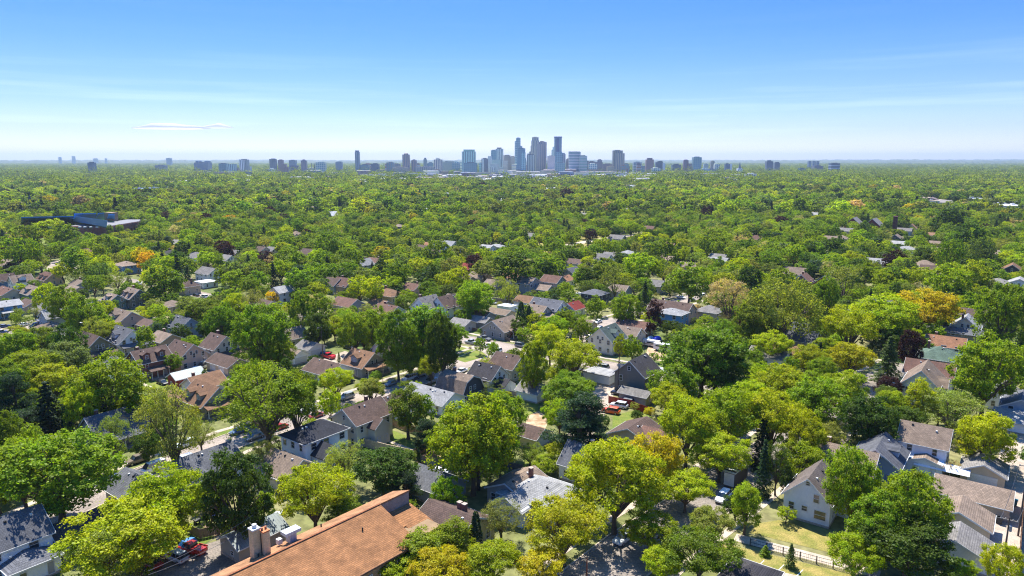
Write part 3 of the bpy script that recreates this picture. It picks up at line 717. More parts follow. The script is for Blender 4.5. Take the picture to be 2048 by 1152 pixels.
H_(40, 550, 'm', 'u', 9, 8, 4.6, 38, 'w', 't', 'white house with small dark dormers at the far left', 'the dark-dormer white house', dorm=1)
H_(8, 548, 'm', 'u', 8, 8, 4.6, 38, 'db', 'br', 'deep blue house with white gable trim at the left edge', 'the deep blue house')
H_(98, 545, 'm', 'v', 11, 9, 3.2, 36, 'p', 'rb', 'pinkish house with two pointed gables beside a round green tree', 'the twin-gable house', dorm=2)
H_(18, 518, 'm', 'v', 12, 10, 4, 32, 'gr', 't', 'wide sage house under a low taupe gable at the left edge', 'the wide sage house', far=True)
H_(253, 522, 'm', 'v', 12, 10, 5.2, 22, 'b', 't', 'blue two-storey house with wide hipped roof and balcony windows', 'the blue hipped house', kind='hip', porch='s')
H_(268, 577, 'm', 'v', 10, 9, 4.6, 38, 'dg', 't', 'dark grey gabled house with twin white windows above a porch', 'the twin-window gabled house', dorm=2, porch='s', chim=1)
H_(226, 588, 'm', 'v', 8, 7, 4.2, 36, 'gr', 't', dorm=1)
H_(176, 497, 'm', 'u', 9, 8, 4.5, 34, 'w', 'rb', 'white house with reddish roof beside the parking lot', 'the parking-lot house', far=True)
H_(395, 505, 'm', 'v', 11, 9, 4.8, 32, 'w', 'g', 'white house with grey roof beside the bright golden tree', 'the white house by the golden tree', far=True)
H_(418, 535, 'm', 'v', 13, 9, 4.8, 32, 'w', 'g', chim=0, far=True); H_(412, 562, 'm', 'v', 9, 8, 3, 26, 'w', 'w', 'small white flat-roofed annexe in the middle left', 'the small white annexe', kind='flat')
# ---- centre left
H_(628, 842, 'm', 'u', 11.5, 8.5, 5.6, 30, 'w', 'dn', 'white two-storey house with near-black hipped roof beside the street', 'the black-roofed white house', kind='hip', wing=('s', -1.5, 4, 5.5, 3, 34), vents=3)
H_(724, 806, 'm', 'u', 11, 8.5, 5.8, 34, 'c', 'br', 'cream two-storey house with brown shingles and small hooded side door', 'the cream two-storey house', chim=1, wing=('s', 0, 2.5, 4.5, 4.6, 36))
H_(776, 792, 'm', 'u', 9, 8, 3.4, 34, 'w', 'br', 'single-storey white house half hidden behind the big round tree', 'the half-hidden white house')
H_(907, 786, 'n', 'v', 15, 9, 3.0, 26, 'w', 'lg', 'long white bungalow with pale grey roof in the centre', 'the long white bungalow', vents=4)
H_(945, 752, 'n', 'v', 9.5, 9, 3.2, 30, 'n', 't', 'charcoal gambrel-roofed house with steep shingled side', 'the gambrel house', kind='gambrel', chim=1)
H_(999, 733, 'n', 'v', 8.5, 8, 4.8, 38, 'w', 'd', 'white house with dark roof beside the intersection', 'the dark-roofed white house', wing=('e', 0, 3.5, 6, 3.0, 30), vents=4)
H_(1018, 708, 'm', 'v', 9, 9, 4, 34, 'g', 'br', 'house with steep brown roof at the corner of the streets', 'the corner brown roof', vents=2)
H_(1067, 765, 'm', 'v', 7, 6.5, 2.7, 30, 'w', 'g', 'small white garage with grey roof at the back lawn', 'the back-lawn garage', **gk)
H_(759, 681, 'n', 'u', 9, 7, 6.0, 42, 'w', 't', 'tall narrow white house with steep taupe roof left of the shady trees', 'the tall narrow white house')
H_(748, 706, 'n', 'v', 9.5, 10, 3.3, 36, 'g', 'tb', 'tan-roofed craftsman house with front gable and porch at the street', 'the tan craftsman', dorm=1, porch='e', chim=0)
H_(655, 722, 'm', 'v', 12, 9, 3.0, 30, 'w', 'br', 'low house with dark maroon roof and blue end gable', 'the maroon-roofed house')
H_(633, 686, 'n', 'v', 7, 7, 2.8, 26, 'w', 'g', 'white-doored garage with grey-brown roof beside the light pole', 'the light-pole garage', gar='end', **gk)
H_(601, 702, 'n', 'v', 6, 6, 2.8, 26, 'w', 't', 'small garage with plain white door behind the round green tree', 'the small white-door garage', gar='end', **gk)
H_(582, 656, 'm', 'u', 9, 8, 3.4, 36, 'g', 't', 'taupe-roofed house with twin skylights between trees', 'the twin-skylight house')
H_(575, 908, 'm', 'v', 9.5, 8.5, 3.2, 34, 'c', 't', 'beige house with pinkish brown roof shaded by street elms', 'the elm-shaded beige house', porch='e')
H_(457, 1071, 'n', 'u', 9, 5.5, 2.7, 28, 'g', 'm', 'grey corrugated metal shed beside the tan chimney stack', 'the corrugated shed', rmat='metalroof', mat='siding', **gk)
H_(873, 940, 'm', 'v', 8.5, 7.5, 2.9, 32, 'bg', 's', 'small slate-roofed garage beside the white tank', 'the slate garage', **gk)
H_(903, 1017, 'm', 'v', 10, 11, 3.6, 26, 'y', 'br', 'house with chocolate brown roof and two chimney stacks', 'the two-stack brown roof', chim=2)
H_(1083, 958, 'm', 'v', 12, 10.5, 3.6, 24, 'w', 'lg', 'wide house with pale grey hipped roof and white ridge lines', 'the wide pale grey roof', kind='hip', chim=1, wing=('s', -2, 3, 7, 3.2, 24))
H_(1040, 950, 'm', 'u', 9, 9, 3.2, 24, 'g', 't', 'low brown-grey roof joined left of the wide pale roof', 'the low brown-grey roof')
H_(1087, 858, 'n', 'v', 7, 6, 2.6, 28, 'c', 'br', 'cream garage with brown roof left of the dark pine', 'the cream garage', gar='end', **gk)
H_(1168, 888, 'm', 'v', 7, 8, 3.6, 42, 'w', 's', 'house with steep slate roof peaking above the yellow-green trees', 'the steep slate peak', chim=1)
H_(1275, 846, 'm', 'u', 9, 10, 3.0, 24, 't', 'br', 'low brown-roofed house behind the sunny garden', 'the sunny garden house')
H_(1313, 858, 'm', 'v', 6, 8, 3.0, 26, 't', 'rb', far=True)
H_(1260, 722, 'n', 'u', 9.5, 9.3, 6.4, 40, 'dg', 'd', 'tall olive-grey house with charcoal roof and white corner trim', 'the tall olive-grey house', vents=4, gw=[(.2, 7.6, .8, 1.1), (2.7, 4.3, .9, 1.5), (2.7, 1, .9, 1.5), (-.6, .7, 1.1, 1.2)])
H_(1273, 778, 'm', 'v', 8, 5, 2.6, 22, 'g', 'g', 'long grey lean-to garage at the foot of the tall olive-grey house', 'the grey lean-to', **gk)
H_(1203, 742, 'm', 'v', 9, 6.5, 2.8, 10, 'w', 'lg', 'flat-topped white garage beside the dirt lane', 'the flat white garage', kind='flat', **gk)
H_(1201, 657, 'n', 'u', 10, 9.5, 4.6, 42, 'c', 'gn', 'cream house with dark green roof and corner porch', 'the dark green roof house', dorm=1, porch='s')
H_(1281, 657, 'n', 'v', 9.5, 8.5, 4, 32, 'g', 't', 'grey house joined behind the cream green-roofed house', 'the joined grey house')
H_(1268, 641, 'm', 'v', 12, 9, 3.2, 28, 'br', 'rb', chim=1)
H_(1346, 616, 'm', 'v', 10, 8, 5.4, 24, 'b', 'lg', 'bright blue two-storey house with pale metal roof', 'the bright blue house', kind='hip')
H_(1384, 608, 'n', 'v', 17, 11, 4.6, 32, 'p', 'br', 'long brown-roofed building right behind the bright blue house', 'the long brown building', chim=1)
H_(985, 642, 'n', 'u', 12, 11, 3.2, 32, 'g', 't', 'grey craftsman house with a bright red bush in front', 'the red-bush craftsman', porch='s')
H_(925, 638, 'm', 'v', 8, 7, 2.7, 24, 'g', 'g', **gk); H_(963, 633, 'm', 'v', 8, 6, 2.7, 26, 'g', 'g', **gk)
H_(962, 622, 'm', 'v', 9, 7, 3, 26, 'g', 'br', far=False, **gk); H_(1002, 618, 'm', 'v', 10, 7, 2.8, 22, 't', 't', **gk)
H_(837, 596, 'n', 'u', 10, 9.5, 4.8, 42, 'w', 'g', 'pale grey house with steep gable, left of its brown-roofed twin', 'the pale steep gable house', dorm=0, chim=1)
H_(875, 595, 'n', 'u', 11, 9, 4.8, 42, 'w', 'br', 'white house with steep gable and dark brown roof, right of its pale twin', 'the brown steep gable house')
H_(795, 613, 'n', 'v', 11, 9, 3.4, 30, 'bg', 'rb', 'blue-walled bungalow with long maroon roof left of the steep gables', 'the maroon bungalow', chim=1)
H_(912, 590, 'm', 'v', 9, 8, 4, 28, 'w', 't', far=True)
H_(1093, 613, 'n', 'v', 9, 9, 3.6, 34, 'g', 't', 'taupe-roofed house with round gable window beside the cypress', 'the round-window house', chim=1, porch='e')
H_(1125, 602, 'n', 'v', 14, 10, 4.4, 34, 'w', 's', 'large white house with blue-grey roof and arched gable window', 'the large blue-grey roof', porch='e', vents=3)
H_(1146, 604, 'm', 'u', 8, 7, 3.4, 34, 'w', 'r', 'house with vivid red roof beside the large blue-grey roof', 'the vivid red roof', chim=1)
H_(1070, 556, 'n', 'v', 9, 9, 5.4, 30, 'g', 't', 'light grey two-storey house with arrow of shade on its wall', 'the shaded light grey house')
H_(1054, 592, 'm', 'v', 9, 8, 3, 28, 'w', 'tb', 'white garage with tan roof beside the leafy pale tree', 'the tan-roofed white garage', **gk)
H_(1106, 551, 'm', 'v', 10, 9, 5, 32, 'g', 'rb', chim=0, far=True); H_(1090, 570, 'm', 'v', 7, 7, 3, 28, 'g', 't', far=True)
H_(1128, 552, 'm', 'u', 9, 8, 3.4, 26, 'w', 'o', 'house with bright orange roof below the shady grove', 'the bright orange roof', far=True)
H_(1025, 547, 'm', 'v', 10, 8, 3.4, 26, 'w', 'o', far=True); H_(1143, 535, 'm', 'u', 9, 8, 4.4, 34, 'g', 's', far=True)
H_(1150, 518, 'm', 'v', 12, 9, 4.6, 26, 'w', 'br', far=True); H_(1190, 578, 'm', 'v', 10, 8, 5.4, 24, 'n', 's', 'charcoal two-storey house with blue-grey hipped roof', 'the charcoal house', kind='hip')
H_(1015, 610, 'm', 'v', 7, 6, 2.6, 8, 'w', 'w', kind='flat', **gk); H_(1208, 508, 'm', 'v', 9, 8, 4.8, 34, 'w', 'g', far=True)
# ---- further houses: their roofs show between the crowns
for t in [
(680,558,'n','v',9,8,4.5,36,'bg','br'),(690,556,'m','v',11,9,4.6,36,'p','rb'),(778,577,'m','v',12,9,3.6,30,'t','tb'),(826,567,'m','v',9,8,3.6,30,'p','rb'),(695,596,'m','v',12,9,3.6,30,'g','rb'),
(565,572,'m','u',9,8,5.2,30,'w','lg'),(530,600,'m','v',10,9,3.4,28,'t','br'),(727,518,'m','u',9,8,4.8,38,'bg','lg'),(750,516,'m','v',10,9,4.8,26,'bg','rb'),(798,448,'m','v',9,8,5.6,28,'n','t'),
(618,498,'m','v',11,9,4.6,36,'w','br'),(520,493,'m','v',13,9,4.4,30,'t','br'),(545,494,'m','v',8,8,4.2,30,'c','g'),(470,500,'m','v',9,8,4.4,34,'w','g'),(592,462,'m','v',10,9,4.2,32,'w','t'),
(665,423,'m','u',10,9,5,44,'w','w'),(455,510,'m','v',9,8,4.6,34,'w','g'),(858,485,'m','v',9,8,4,30,'w','o'),(843,490,'m','v',10,8,3.6,30,'g','br'),(880,482,'m','v',9,8,4,30,'w','s'),
(900,482,'m','v',10,9,4.6,34,'w','lg'),(975,490,'m','v',10,8,3.2,22,'w','lg'),(995,488,'m','v',12,8,3.2,22,'w','lg'),(935,527,'m','v',9,9,3.4,30,'r','r'),(1165,425,'m','v',16,9,3.4,20,'g','g'),
(1060,466,'m','v',10,8,3.6,30,'w','g'),(1255,500,'m','u',9,8,5,24,'bg','lg'),(1222,505,'m','v',9,8,4,30,'w','g'),(1335,512,'m','v',10,8,3.4,26,'t','t'),(1440,515,'m','v',10,8,3.6,24,'w','lg'),
(1438,508,'m','v',10,9,3.6,26,'g','g'),(1512,470,'m','v',11,9,4.2,36,'p','rb'),(1378,525,'m','v',10,8,3.8,30,'g','t'),(1592,535,'m','v',11,9,4.6,36,'bg','t'),(1608,548,'m','u',9,8,4.2,40,'br','rb'),
(1648,552,'n','u',13,10,5,40,'r','br'),(1240,570,'m','v',9,8,4,32,'g','t'),(1235,470,'m','v',12,9,3.8,30,'g','g'),(1300,452,'m','v',9,8,4,30,'p','rb'),(1338,484,'m','v',9,8,4.6,36,'r','tb'),
(1690,456,'m','v',13,9,3.6,28,'g','g'),(1660,472,'m','v',12,9,3.6,28,'g','t'),(1685,470,'m','v',9,9,4.2,30,'t','t'),(1806,456,'m','v',14,9,3.8,26,'bg','g'),(1790,470,'n','u',11,10,4,34,'n','t'),
(1824,448,'m','u',9,8,4,40,'c','tb'),(1795,482,'m','v',11,9,3.2,24,'g','lg'),(1813,492,'m','v',12,9,3,24,'w','lg'),(1870,482,'m','v',10,8,4,22,'t','t'),(1878,495,'m','v',12,8,4,22,'p','t'),
(1755,517,'m','v',12,10,4.6,26,'w','lg'),(1850,520,'m','v',12,10,4.8,34,'t','t'),(1862,531,'m','v',10,10,4.6,34,'p','br'),(1860,465,'m','v',9,8,4,26,'p','tb'),(2025,530,'n','u',12,10,5,34,'n','tb'),
(1998,556,'m','u',12,10,4.6,26,'w','g'),(2040,556,'m','u',10,9,5,26,'w','lg'),(1605,660,'m','v',10,9,4,34,'g','s'),(1595,645,'m','v',9,9,4,34,'bg','s'),(1570,690,'m','v',13,9,3.2,24,'t','tb'),
(1540,697,'m','v',11,9,3.2,24,'w','g'),(1712,615,'m','v',9,8,4,34,'g','s'),(1630,425,'m','v',9,9,4,30,'bg','lg'),(1985,500,'m','v',12,9,4,26,'t','t'),(1740,598,'m','u',10,9,4.6,34,'dg','s'),
(2010,770,'m','u',9,8,3.6,30,'w','g'),(1785,600,'m','u',9,8,4.2,30,'g','s'),(60,478,'m','v',9,8,3.6,30,'w','rb'),(355,480,'m','v',9,8,3.6,30,'g','g'),(340,500,'m','v',10,8,3.6,30,'g','d'),
(20,480,'m','v',9,8,3.6,30,'p','rb'),(150,572,'m','v',10,8,3.2,28,'t','t'),(130,590,'m','v',9,8,3.4,28,'p','br'),(160,560,'m','v',9,8,3.2,28,'g','t'),(345,600,'m','v',9,8,3.2,26,'t','t'),
(300,640,'m','v',8,7,2.8,24,'t','br'),(330,665,'m','v',9,8,3.4,28,'p','t'),(155,655,'m','v',10,8,3.2,26,'r','g'),(375,560,'m','v',9,8,4,34,'t','br'),(60,600,'m','v',10,8,3,26,'p','br'),
(90,610,'m','v',8,7,2.8,26,'g','g'),(110,618,'m','u',9,8,4.4,34,'bg','lg'),(960,545,'m','v',10,9,3.8,28,'p','t'),(990,560,'m','v',9,9,3.4,26,'g','t'),(930,552,'m','v',9,8,3.4,26,'t','br'),
(1310,560,'m','v',9,8,4,30,'g','g'),(1420,610,'m','v',9,8,4,30,'g','g'),(1170,640,'m','v',7,7,3,28,'t','t'),(870,500,'m','v',9,8,3.6,28,'t','br'),(760,600,'m','v',9,8,3.4,28,'t','tb')]:
    house(*t, far=True, chim=rng.choice((0, 0, 1)), kind=rng.choice(("gable", "gable", "gable", "hip")), group="houses among the trees")

# ------------------------------------------------------------ the long orange-roofed building at the bottom
def orange_hall():
    A, B = G(455, 1152, 9.2), G(760, 1008, 9.2)
    d = (B - A); d.z = 0; L0 = d.length; az = math.atan2(d.y, d.x)
    root = thing('hall', (A.x, A.y, 0), az)
    tag(root, 'long hall with a huge orange-brown shingled roof running off the bottom edge', 'building')
    oc = rgb(158, 112, 74); k = 0.36; E0 = -16.0
    wn_, wf_ = 9.4, 4.4                       # near slope reaches to -y, far slope to +y
    w = MB(); w.prism([(-wn_ + .6, 0), (wf_ - .4, 0), (wf_ - .4, 9.2 - k * wf_), (0, 9.0), (-wn_ + .6, 9.0 - k * wn_)], E0, L0)
    w.obj('wall', M['brick'], root, rgb(176, 140, 104))
    r = MB()
    r.slab([(E0, -wn_, 9.2 - k * wn_), (L0, -wn_, 9.2 - k * wn_), (L0, 0, 9.2), (E0, 0, 9.2)], .3)
    r.obj('roof', M['shingle_fine'], root, oc)
    r = MB(); r.slab([(E0, 0, 9.23), (L0 + 6.5, 0, 9.23), (L0 + 6.5, wf_, 9.2 - k * wf_), (E0, wf_, 9.2 - k * wf_)], .3)
    r.obj('roof', M['shingle_fine'], root, rgb(172, 128, 92))
    w = MB(); w.prism([(0.02, 0), (wf_ - .4, 0), (wf_ - .4, 8.9 - k * wf_), (0.02, 8.9)], L0, L0 + 6.3); w.obj('wall', M['brick'], root, rgb(150, 142, 132))
    w = MB(); w.box((L0 + 3.0, -4.2, 2.9), (6.0, 8.2, 5.8)); w.obj('wall', M['brick'], root, rgb(136, 112, 84))
    r = MB(); r.slab([(L0 + .02, -4.2, 6.0), (L0 + 6.4, -4.2, 6.0), (L0 + 6.4, -.03, 6.9), (L0 + .02, -.03, 6.9)], .3)
    r.slab([(L0 + 1.8, -10.2, 4.3), (L0 + 6.4, -10.2, 4.3), (L0 + 6.4, -4.21, 6.0), (L0 + 1.8, -4.21, 6.0)], .3)
    r.obj('roof', M['shingle_fine'], root, oc)
    w = MB(); w.box((L0 + 4.1, -9.0, 2.05), (4.2, 1.8, 4.1)); w.obj('wall', M['brick'], root, rgb(120, 100, 80))
    f = MB(); f.box((L0 / 2 + E0 / 2, -wn_ - .05, 9.05 - k * wn_), (L0 - E0, .12, .3)); f.obj('trim', M['wood'], root, rgb(110, 80, 60))
    for i in range(8): window(root, 3 + i * 3.4, -wn_ + .6, 2.2, 0, 1.8, 2.2)
    # ridge cap strip and roof pipes
    MB().box((L0 / 2 + E0 / 2, 0, 9.26), (L0 - E0, .3, .08)).obj('ridge_cap', M['shingle'], root, rgb(150, 96, 66))
    for x, y in ((30, -2), (6, 2.4), (17, 2.8), (L0 - 6, -3)):
        if x < L0: MB().tube([(x, y, 9.1 - k * abs(y)), (x, y, 9.7 - k * abs(y))], .12).obj('roof_pipe', M['rubber'], root)
    def loc(px, py, z):
        p = G(px, py, z) - A; c, s = math.cos(-az), math.sin(-az)
        return (p.x * c - p.y * s, p.x * s + p.y * c)
    x, y = loc(514, 1112, 8.2); x2, y2 = loc(530, 1110, 8.2)
    st = MB().box((x - .1, y + .1, 9.7), (1.15, 1.2, 5.6)).obj('chimney', M['brick'], root, rgb(206, 182, 142))
    MB().box((x - .1, y + .1, 12.6), (1.3, 1.35, .2)).obj('cap', M['white'], st)
    MB().tube([(x - .05, y + .1, 12.7), (x - .05, y + .1, 13.2)], .34, 10).obj('flue', M['white'], st)
    st = MB().box((x + 1.0, y - .6, 9.3), (1.0, 1.4, 5.4)).obj('chimney', M['brick'], root, rgb(216, 186, 144))
    MB().box((x + 1.0, y - .6, 12.1), (1.12, 1.52, .2)).obj('cap', M['brick'], st, rgb(190, 120, 80))
    for dx in (-.3, .3): MB().tube([(x + 1.0 + dx, y - .6, 12.2), (x + 1.0 + dx, y - .6, 12.6)], .17, 8).obj('flue', M['brick'], st, rgb(160, 110, 84))
    MB().tube([(x + .47, y - .62, 8), (x + .47, y - .62, 11.8)], .07).obj('pipe', M['rubber'], root)
    x, y = loc(583, 1082, 8.5)
    hv_ = MB().box((x, y, 9.2), (1.1, 1.2, 1.5)).obj('vent_unit', M['metalroof'], root, rgb(170, 176, 184))
    MB().box((x, y, 10.15), (2.6, 1.5, .5)).obj('hood', M['metalroof'], hv_, rgb(190, 198, 206))
    MB().box((x - 1.5, y + .9, 8.8), (.7, .7, .8)).obj('vent_box', M['white'], root)
    X, Y, dd = PR(G(640, 1090, 8).x, G(640, 1090, 8).y, 8)
    LM.append(('the orange-roofed hall', 640, 1090, 1)); c = root.matrix_basis @ Vector((L0 / 2, -2, 0))
    for t in (-.2, 0, .2, .4): 
        q = c + Vector((math.cos(az), math.sin(az), 0)) * (t * L0); FOOT.append((q.x, q.y, 9))
    for px, py in ((520, 1140), (560, 1110), (620, 1120), (680, 1060), (740, 1080), (790, 1030), (820, 1000), (850, 1040), (520, 1060), (480, 1150), (640, 1150), (700, 1120)):
        VIS.append((px, py, 118))
orange_hall()

# ------------------------------------------------------------ school, churches and other large roofs in the middle distance
def pbox(par, nm, x0, x1, py, depth, z0, z1, mat, c, rz=0):
    a, b = G(x0, py), G(x1, py); o = par.location
    return MB().box(((a.x + b.x) / 2 - o.x, a.y + depth / 2 - o.y, (z0 + z1) / 2), (b.x - a.x, depth, z1 - z0), rz).obj(nm, M[mat], par, c)
def pslab(par, nm, pts, t, mat, c):
    o = par.location; q = [G(x, y, z) - Vector((o.x, o.y, 0)) for x, y, z in pts]
    return MB().slab(q, t).obj(nm, M[mat], par, c)
def school():
    b = G(165, 470); root = thing('school', (b.x, b.y, 0)); tag(root, 'large school with brown brick walls and long dark blue sloped roofs', 'school')
    bc, wc, blue = rgb(150, 100, 88), rgb(112, 110, 110), rgb(54, 134, 196)
    pbox(root, 'wall', 48, 150, 462, 60, 0, 8, 'brick', bc); pbox(root, 'roof', 47, 151, 461.5, 61, 8, 8.5, 'paint', wc)
    pbox(root, 'wall', 142, 222, 474, 45, 0, 9, 'brick', bc); pbox(root, 'roof', 141, 223, 473.6, 46, 9, 9.5, 'paint', wc)
    pbox(root, 'wall', 215, 262, 464, 34, 0, 8, 'brick', bc); pbox(root, 'roof', 214.5, 263, 463.6, 35, 8, 8.5, 'paint', wc)
    pbox(root, 'tower', 212, 227, 462, 10, 0, 17, 'brick', rgb(150, 124, 96))
    for x0, x1, ya, yb in ((42, 95, 431, 441), (95, 148, 430, 441), (148, 192, 424, 440)): pslab(root, 'roof', [(x0, yb, 9), (x1, yb, 9), (x1, ya + 2, 17), (x0, ya + 3, 17)], .8, 'paint', blue)
    pslab(root, 'roof', [(190, 440, 9), (212, 438, 9), (214, 425, 17), (196, 426, 17)], .8, 'paint', blue)
    pslab(root, 'roof', [(213, 441, 9), (229, 441, 9), (229, 428, 17), (217, 428, 17)], .8, 'paint', blue)
    pslab(root, 'roof', [(147, 441, 12), (213, 452, 12), (215, 441, 17), (152, 432, 17)], .8, 'paint', rgb(110, 150, 185))
    pslab(root, 'wall', [(147, 443, 9), (213, 455, 9), (213, 452, 12), (147, 441, 12)], .6, 'paint', rgb(64, 116, 160))
    for x in (100, 128, 160, 170, 182, 195):
        p = G(x, 455, 9.6); MB().box((p.x - b.x, p.y - b.y, 10), (2, 2, 1)).obj('roof_unit', M['white'], root)
    LM.append(('the blue-roofed school', 165, 450, 1))
    for x in range(50, 275, 14): VIS.append((x, 438, G(x, 460).y)); VIS.append((x, 450, G(x, 466).y)); VIS.append((x, 461 if x < 130 or x > 225 else 468, G(x, 470).y))
    for x in (60, 100, 140, 180, 210, 250): FOOT.append((G(x, 466).x, G(x, 458).y, 26))
school()
def brick_church(px, py, L, W, he, label, short, tower=None):
    r = house(px, py, 'n', 'u', L, W, he, 42, 'r', 'g', label, short, far=True, mat='brick', name='church', cat='church')
    return r
brick_church(1706, 436, 17, 14, 6, 'dark brick church hall with steep grey roof, left of its white-windowed neighbour', 'the left brick church')
brick_church(1745, 438, 18, 15, 7, 'dark brick church with steep grey roof and one bright white window', 'the right brick church')
def tower_stack():
    p = G(1788, 470); r = thing('brick_tower', (p.x, p.y, 0), UA); tag(r, 'square dark brick tower standing right of the two brick churches', 'tower')
    hh = AT(1788, 434, p.y).z; MB().box((0, 0, hh / 2), (3.2, 3.2, hh)).obj('wall', M['brick'], r, rgb(110, 66, 58)); MB().box((0, 0, hh + .4), (3.7, 3.7, .8)).obj('cornice', M['brick'], r, rgb(140, 100, 86))
    LM.append(('the dark brick tower', 1788, 440, 1)); VIS.append((1788, 432, p.y)); VIS.append((1788, 445, p.y))
tower_stack()
def lowblock(x0, x1, ytop, py, depth, wallc, roofc, label, name='warehouse', cat='warehouse', units=3, vis=True, win=True):
    a = G((x0 + x1) / 2, py); r = thing(name, (a.x, a.y, 0)); tag(r, label, cat)
    z = AT(0, ytop, a.y).z; z = max(3.5, z)
    pbox(r, 'wall', x0, x1, py, depth, 0, z, 'paint', wallc)
    pbox(r, 'roof', x0 - .4, x1 + .4, py + .02, depth + 1, z, z + .5, 'concrete' if roofc is None else 'paint', roofc or wallc)
    w_ = G(x1, py).x - G(x0, py).x
    for i in range(units):
        MB().box((rng.uniform(-.4, .4) * w_, depth * rng.uniform(.2, .8), z + 1.4), (w_ * .06 + 2, 4, 1.9)).obj('roof_unit', M['paint'], r, rgb(200, 200, 200))
    if win:
        nn = max(2, min(14, int((x1 - x0) / 5)))
        for i in range(nn): MB().box(((i + .5) / nn * w_ - w_ / 2, -.06, z * .55), (w_ / nn * .55, .2, z * .4)).obj('window', M['glass'], r)
    if vis:
        for x in np.linspace(x0 + 3, x1 - 3, 4): VIS.append((x, ytop + 1, a.y))
    FOOT.append((a.x, a.y + depth / 2, max(w_, depth) / 2))
    return r
wht = rgb(226, 228, 232); gry = rgb(150, 156, 168); brn = rgb(120, 98, 100); pur = rgb(96, 92, 116); dbl = rgb(58, 84, 120); tan = rgb(176, 160, 150)
for t in [(1842, 1872, 396, 403, 50, wht, None, 'white flat-roofed building left of a bright white hall in the right distance', 'hall'),
          (1870, 1908, 402, 411, 60, wht, None, 'bright white hall with dark bays in the right distance', 'hall'),
          (1930, 1978, 398, 408, 40, rgb(130, 80, 76), gry, 'red brick school-like block at the right among trees', 'block'),
          (2000, 2052, 412, 424, 60, rgb(190, 190, 190), wht, 'pale flat roofs cut by the right edge of the frame', 'hall'),
          (262, 290, 378, 388, 60, dbl, rgb(70, 100, 140), 'dark blue shed roof in the left distance', 'warehouse'),
          (300, 352, 377, 383, 60, brn, rgb(90, 130, 150), 'brown warehouse with teal roof in the left distance', 'warehouse'),
          (262, 400, 370, 376, 50, gry, wht, 'very long white roof in the left distance', 'warehouse'),
          (128, 140, 364, 372, 20, wht, wht, 'small white block standing alone in the left distance', 'block'),
          (195, 222, 368, 372, 40, dbl, None, 'low dark blue hall in the left distance', 'hall'),
          (435, 505, 361, 369, 60, gry, wht, 'long grey and white warehouse left of the river of roofs', 'warehouse'),
          (500, 545, 365, 372, 60, rgb(190, 200, 210), wht, 'pale industrial shed left of the centre', 'warehouse'),
          (630, 663, 353, 364, 40, pur, None, 'dark wide office block behind the pale terrace', 'office'),
          (682, 732, 363, 372, 30, wht, wht, 'white terrace of flats with dark windows left of downtown', 'flats'),
          (737, 762, 366, 370, 50, rgb(220, 200, 196), wht, 'low pinkish white shed left of downtown', 'shed'),
          (762, 788, 351, 358, 40, dbl, gry, 'low dark block left of the domed brown tower', 'office'),
          (818, 900, 355, 367, 50, brn, tan, 'long brown stepped building below the beige slab', 'block'),
          (893, 922, 350, 362, 40, rgb(180, 176, 196), wht, 'pale purple apartment row below the pale glass block', 'flats'),
          (922, 950, 346, 360, 40, pur, gry, 'purple-grey apartment block below the pale glass block', 'flats'),
          (984, 1020, 354, 366, 50, rgb(200, 204, 216), wht, 'white-banded low office in front of downtown', 'office'),
          (1060, 1090, 350, 360, 50, wht, wht, 'low white block in front of the brown tower', 'block'),
          (1088, 1152, 339, 350, 70, rgb(140, 110, 130), rgb(240, 225, 225), 'long hall with brilliant pinkish white roof at the foot of the glass tower', 'hall'),
          (1095, 1120, 348, 360, 50, rgb(170, 150, 140), tan, 'tan apartment block below the brilliant white roof', 'flats'),
          (1120, 1146, 344, 360, 50, rgb(110, 130, 160), gry, 'blue-grey apartment block below the brilliant white roof', 'flats'),
          (1162, 1228, 343, 352, 50, pur, rgb(200, 190, 190), 'long dark purple-grey block left of the square tan tower', 'block'),
          (1148, 1240, 356, 361, 90, rgb(230, 232, 240), wht, 'long brilliant white shed roof right of downtown', 'warehouse'),
          (1285, 1340, 348, 353, 60, rgb(190, 170, 176), wht, 'low pale pink roofs below the red-brown tower', 'warehouse'),
          (1330, 1390, 352, 357, 60, rgb(190, 150, 150), tan, 'low pink-brown sheds below the twin red towers', 'warehouse'),
          (1407, 1448, 347, 359, 40, rgb(150, 132, 130), gry, 'wide brown apartment slab right of downtown', 'flats'),
          (1455, 1485, 350, 358, 40, rgb(160, 120, 140), gry, 'mauve-brown low block left of the white cylinder-like flats', 'block'),
          (1512, 1540, 366, 372, 50, wht, wht, 'low white roof right of downtown', 'warehouse'),
          (1700, 1740, 352, 357, 50, wht, wht, 'pale distant shed right of centre', 'warehouse'),
          (1790, 1850, 346, 350, 50, gry, wht, 'thin pale roof line in the right distance', 'warehouse'),
          (1810, 1842, 361, 368, 40, tan, wht, 'tan stepped block in the right distance', 'block'),
          (1160, 1202, 371, 377, 40, pur, rgb(120, 116, 130), 'dark low roof among the trees below downtown', 'hall'),
          (1250, 1272, 375, 380, 40, gry, rgb(170, 174, 186), 'small grey roof among the trees right of downtown', 'hall'),
          (1090, 1115, 376, 380, 40, rgb(210, 200, 180), wht, 'small cream roof among trees below downtown', 'hall'),
          (840, 870, 369, 375, 40, gry, gry, 'grey low roof among trees left of downtown', 'hall'),
          (935, 998, 366, 373, 50, rgb(180, 174, 186), tan, 'lilac-grey long roof below downtown', 'warehouse'),
          (960, 992, 362, 366, 40, gry, wht, 'pale thin roof below downtown', 'warehouse')]:
    lowblock(*t[:8], cat=t[8], name=t[8])

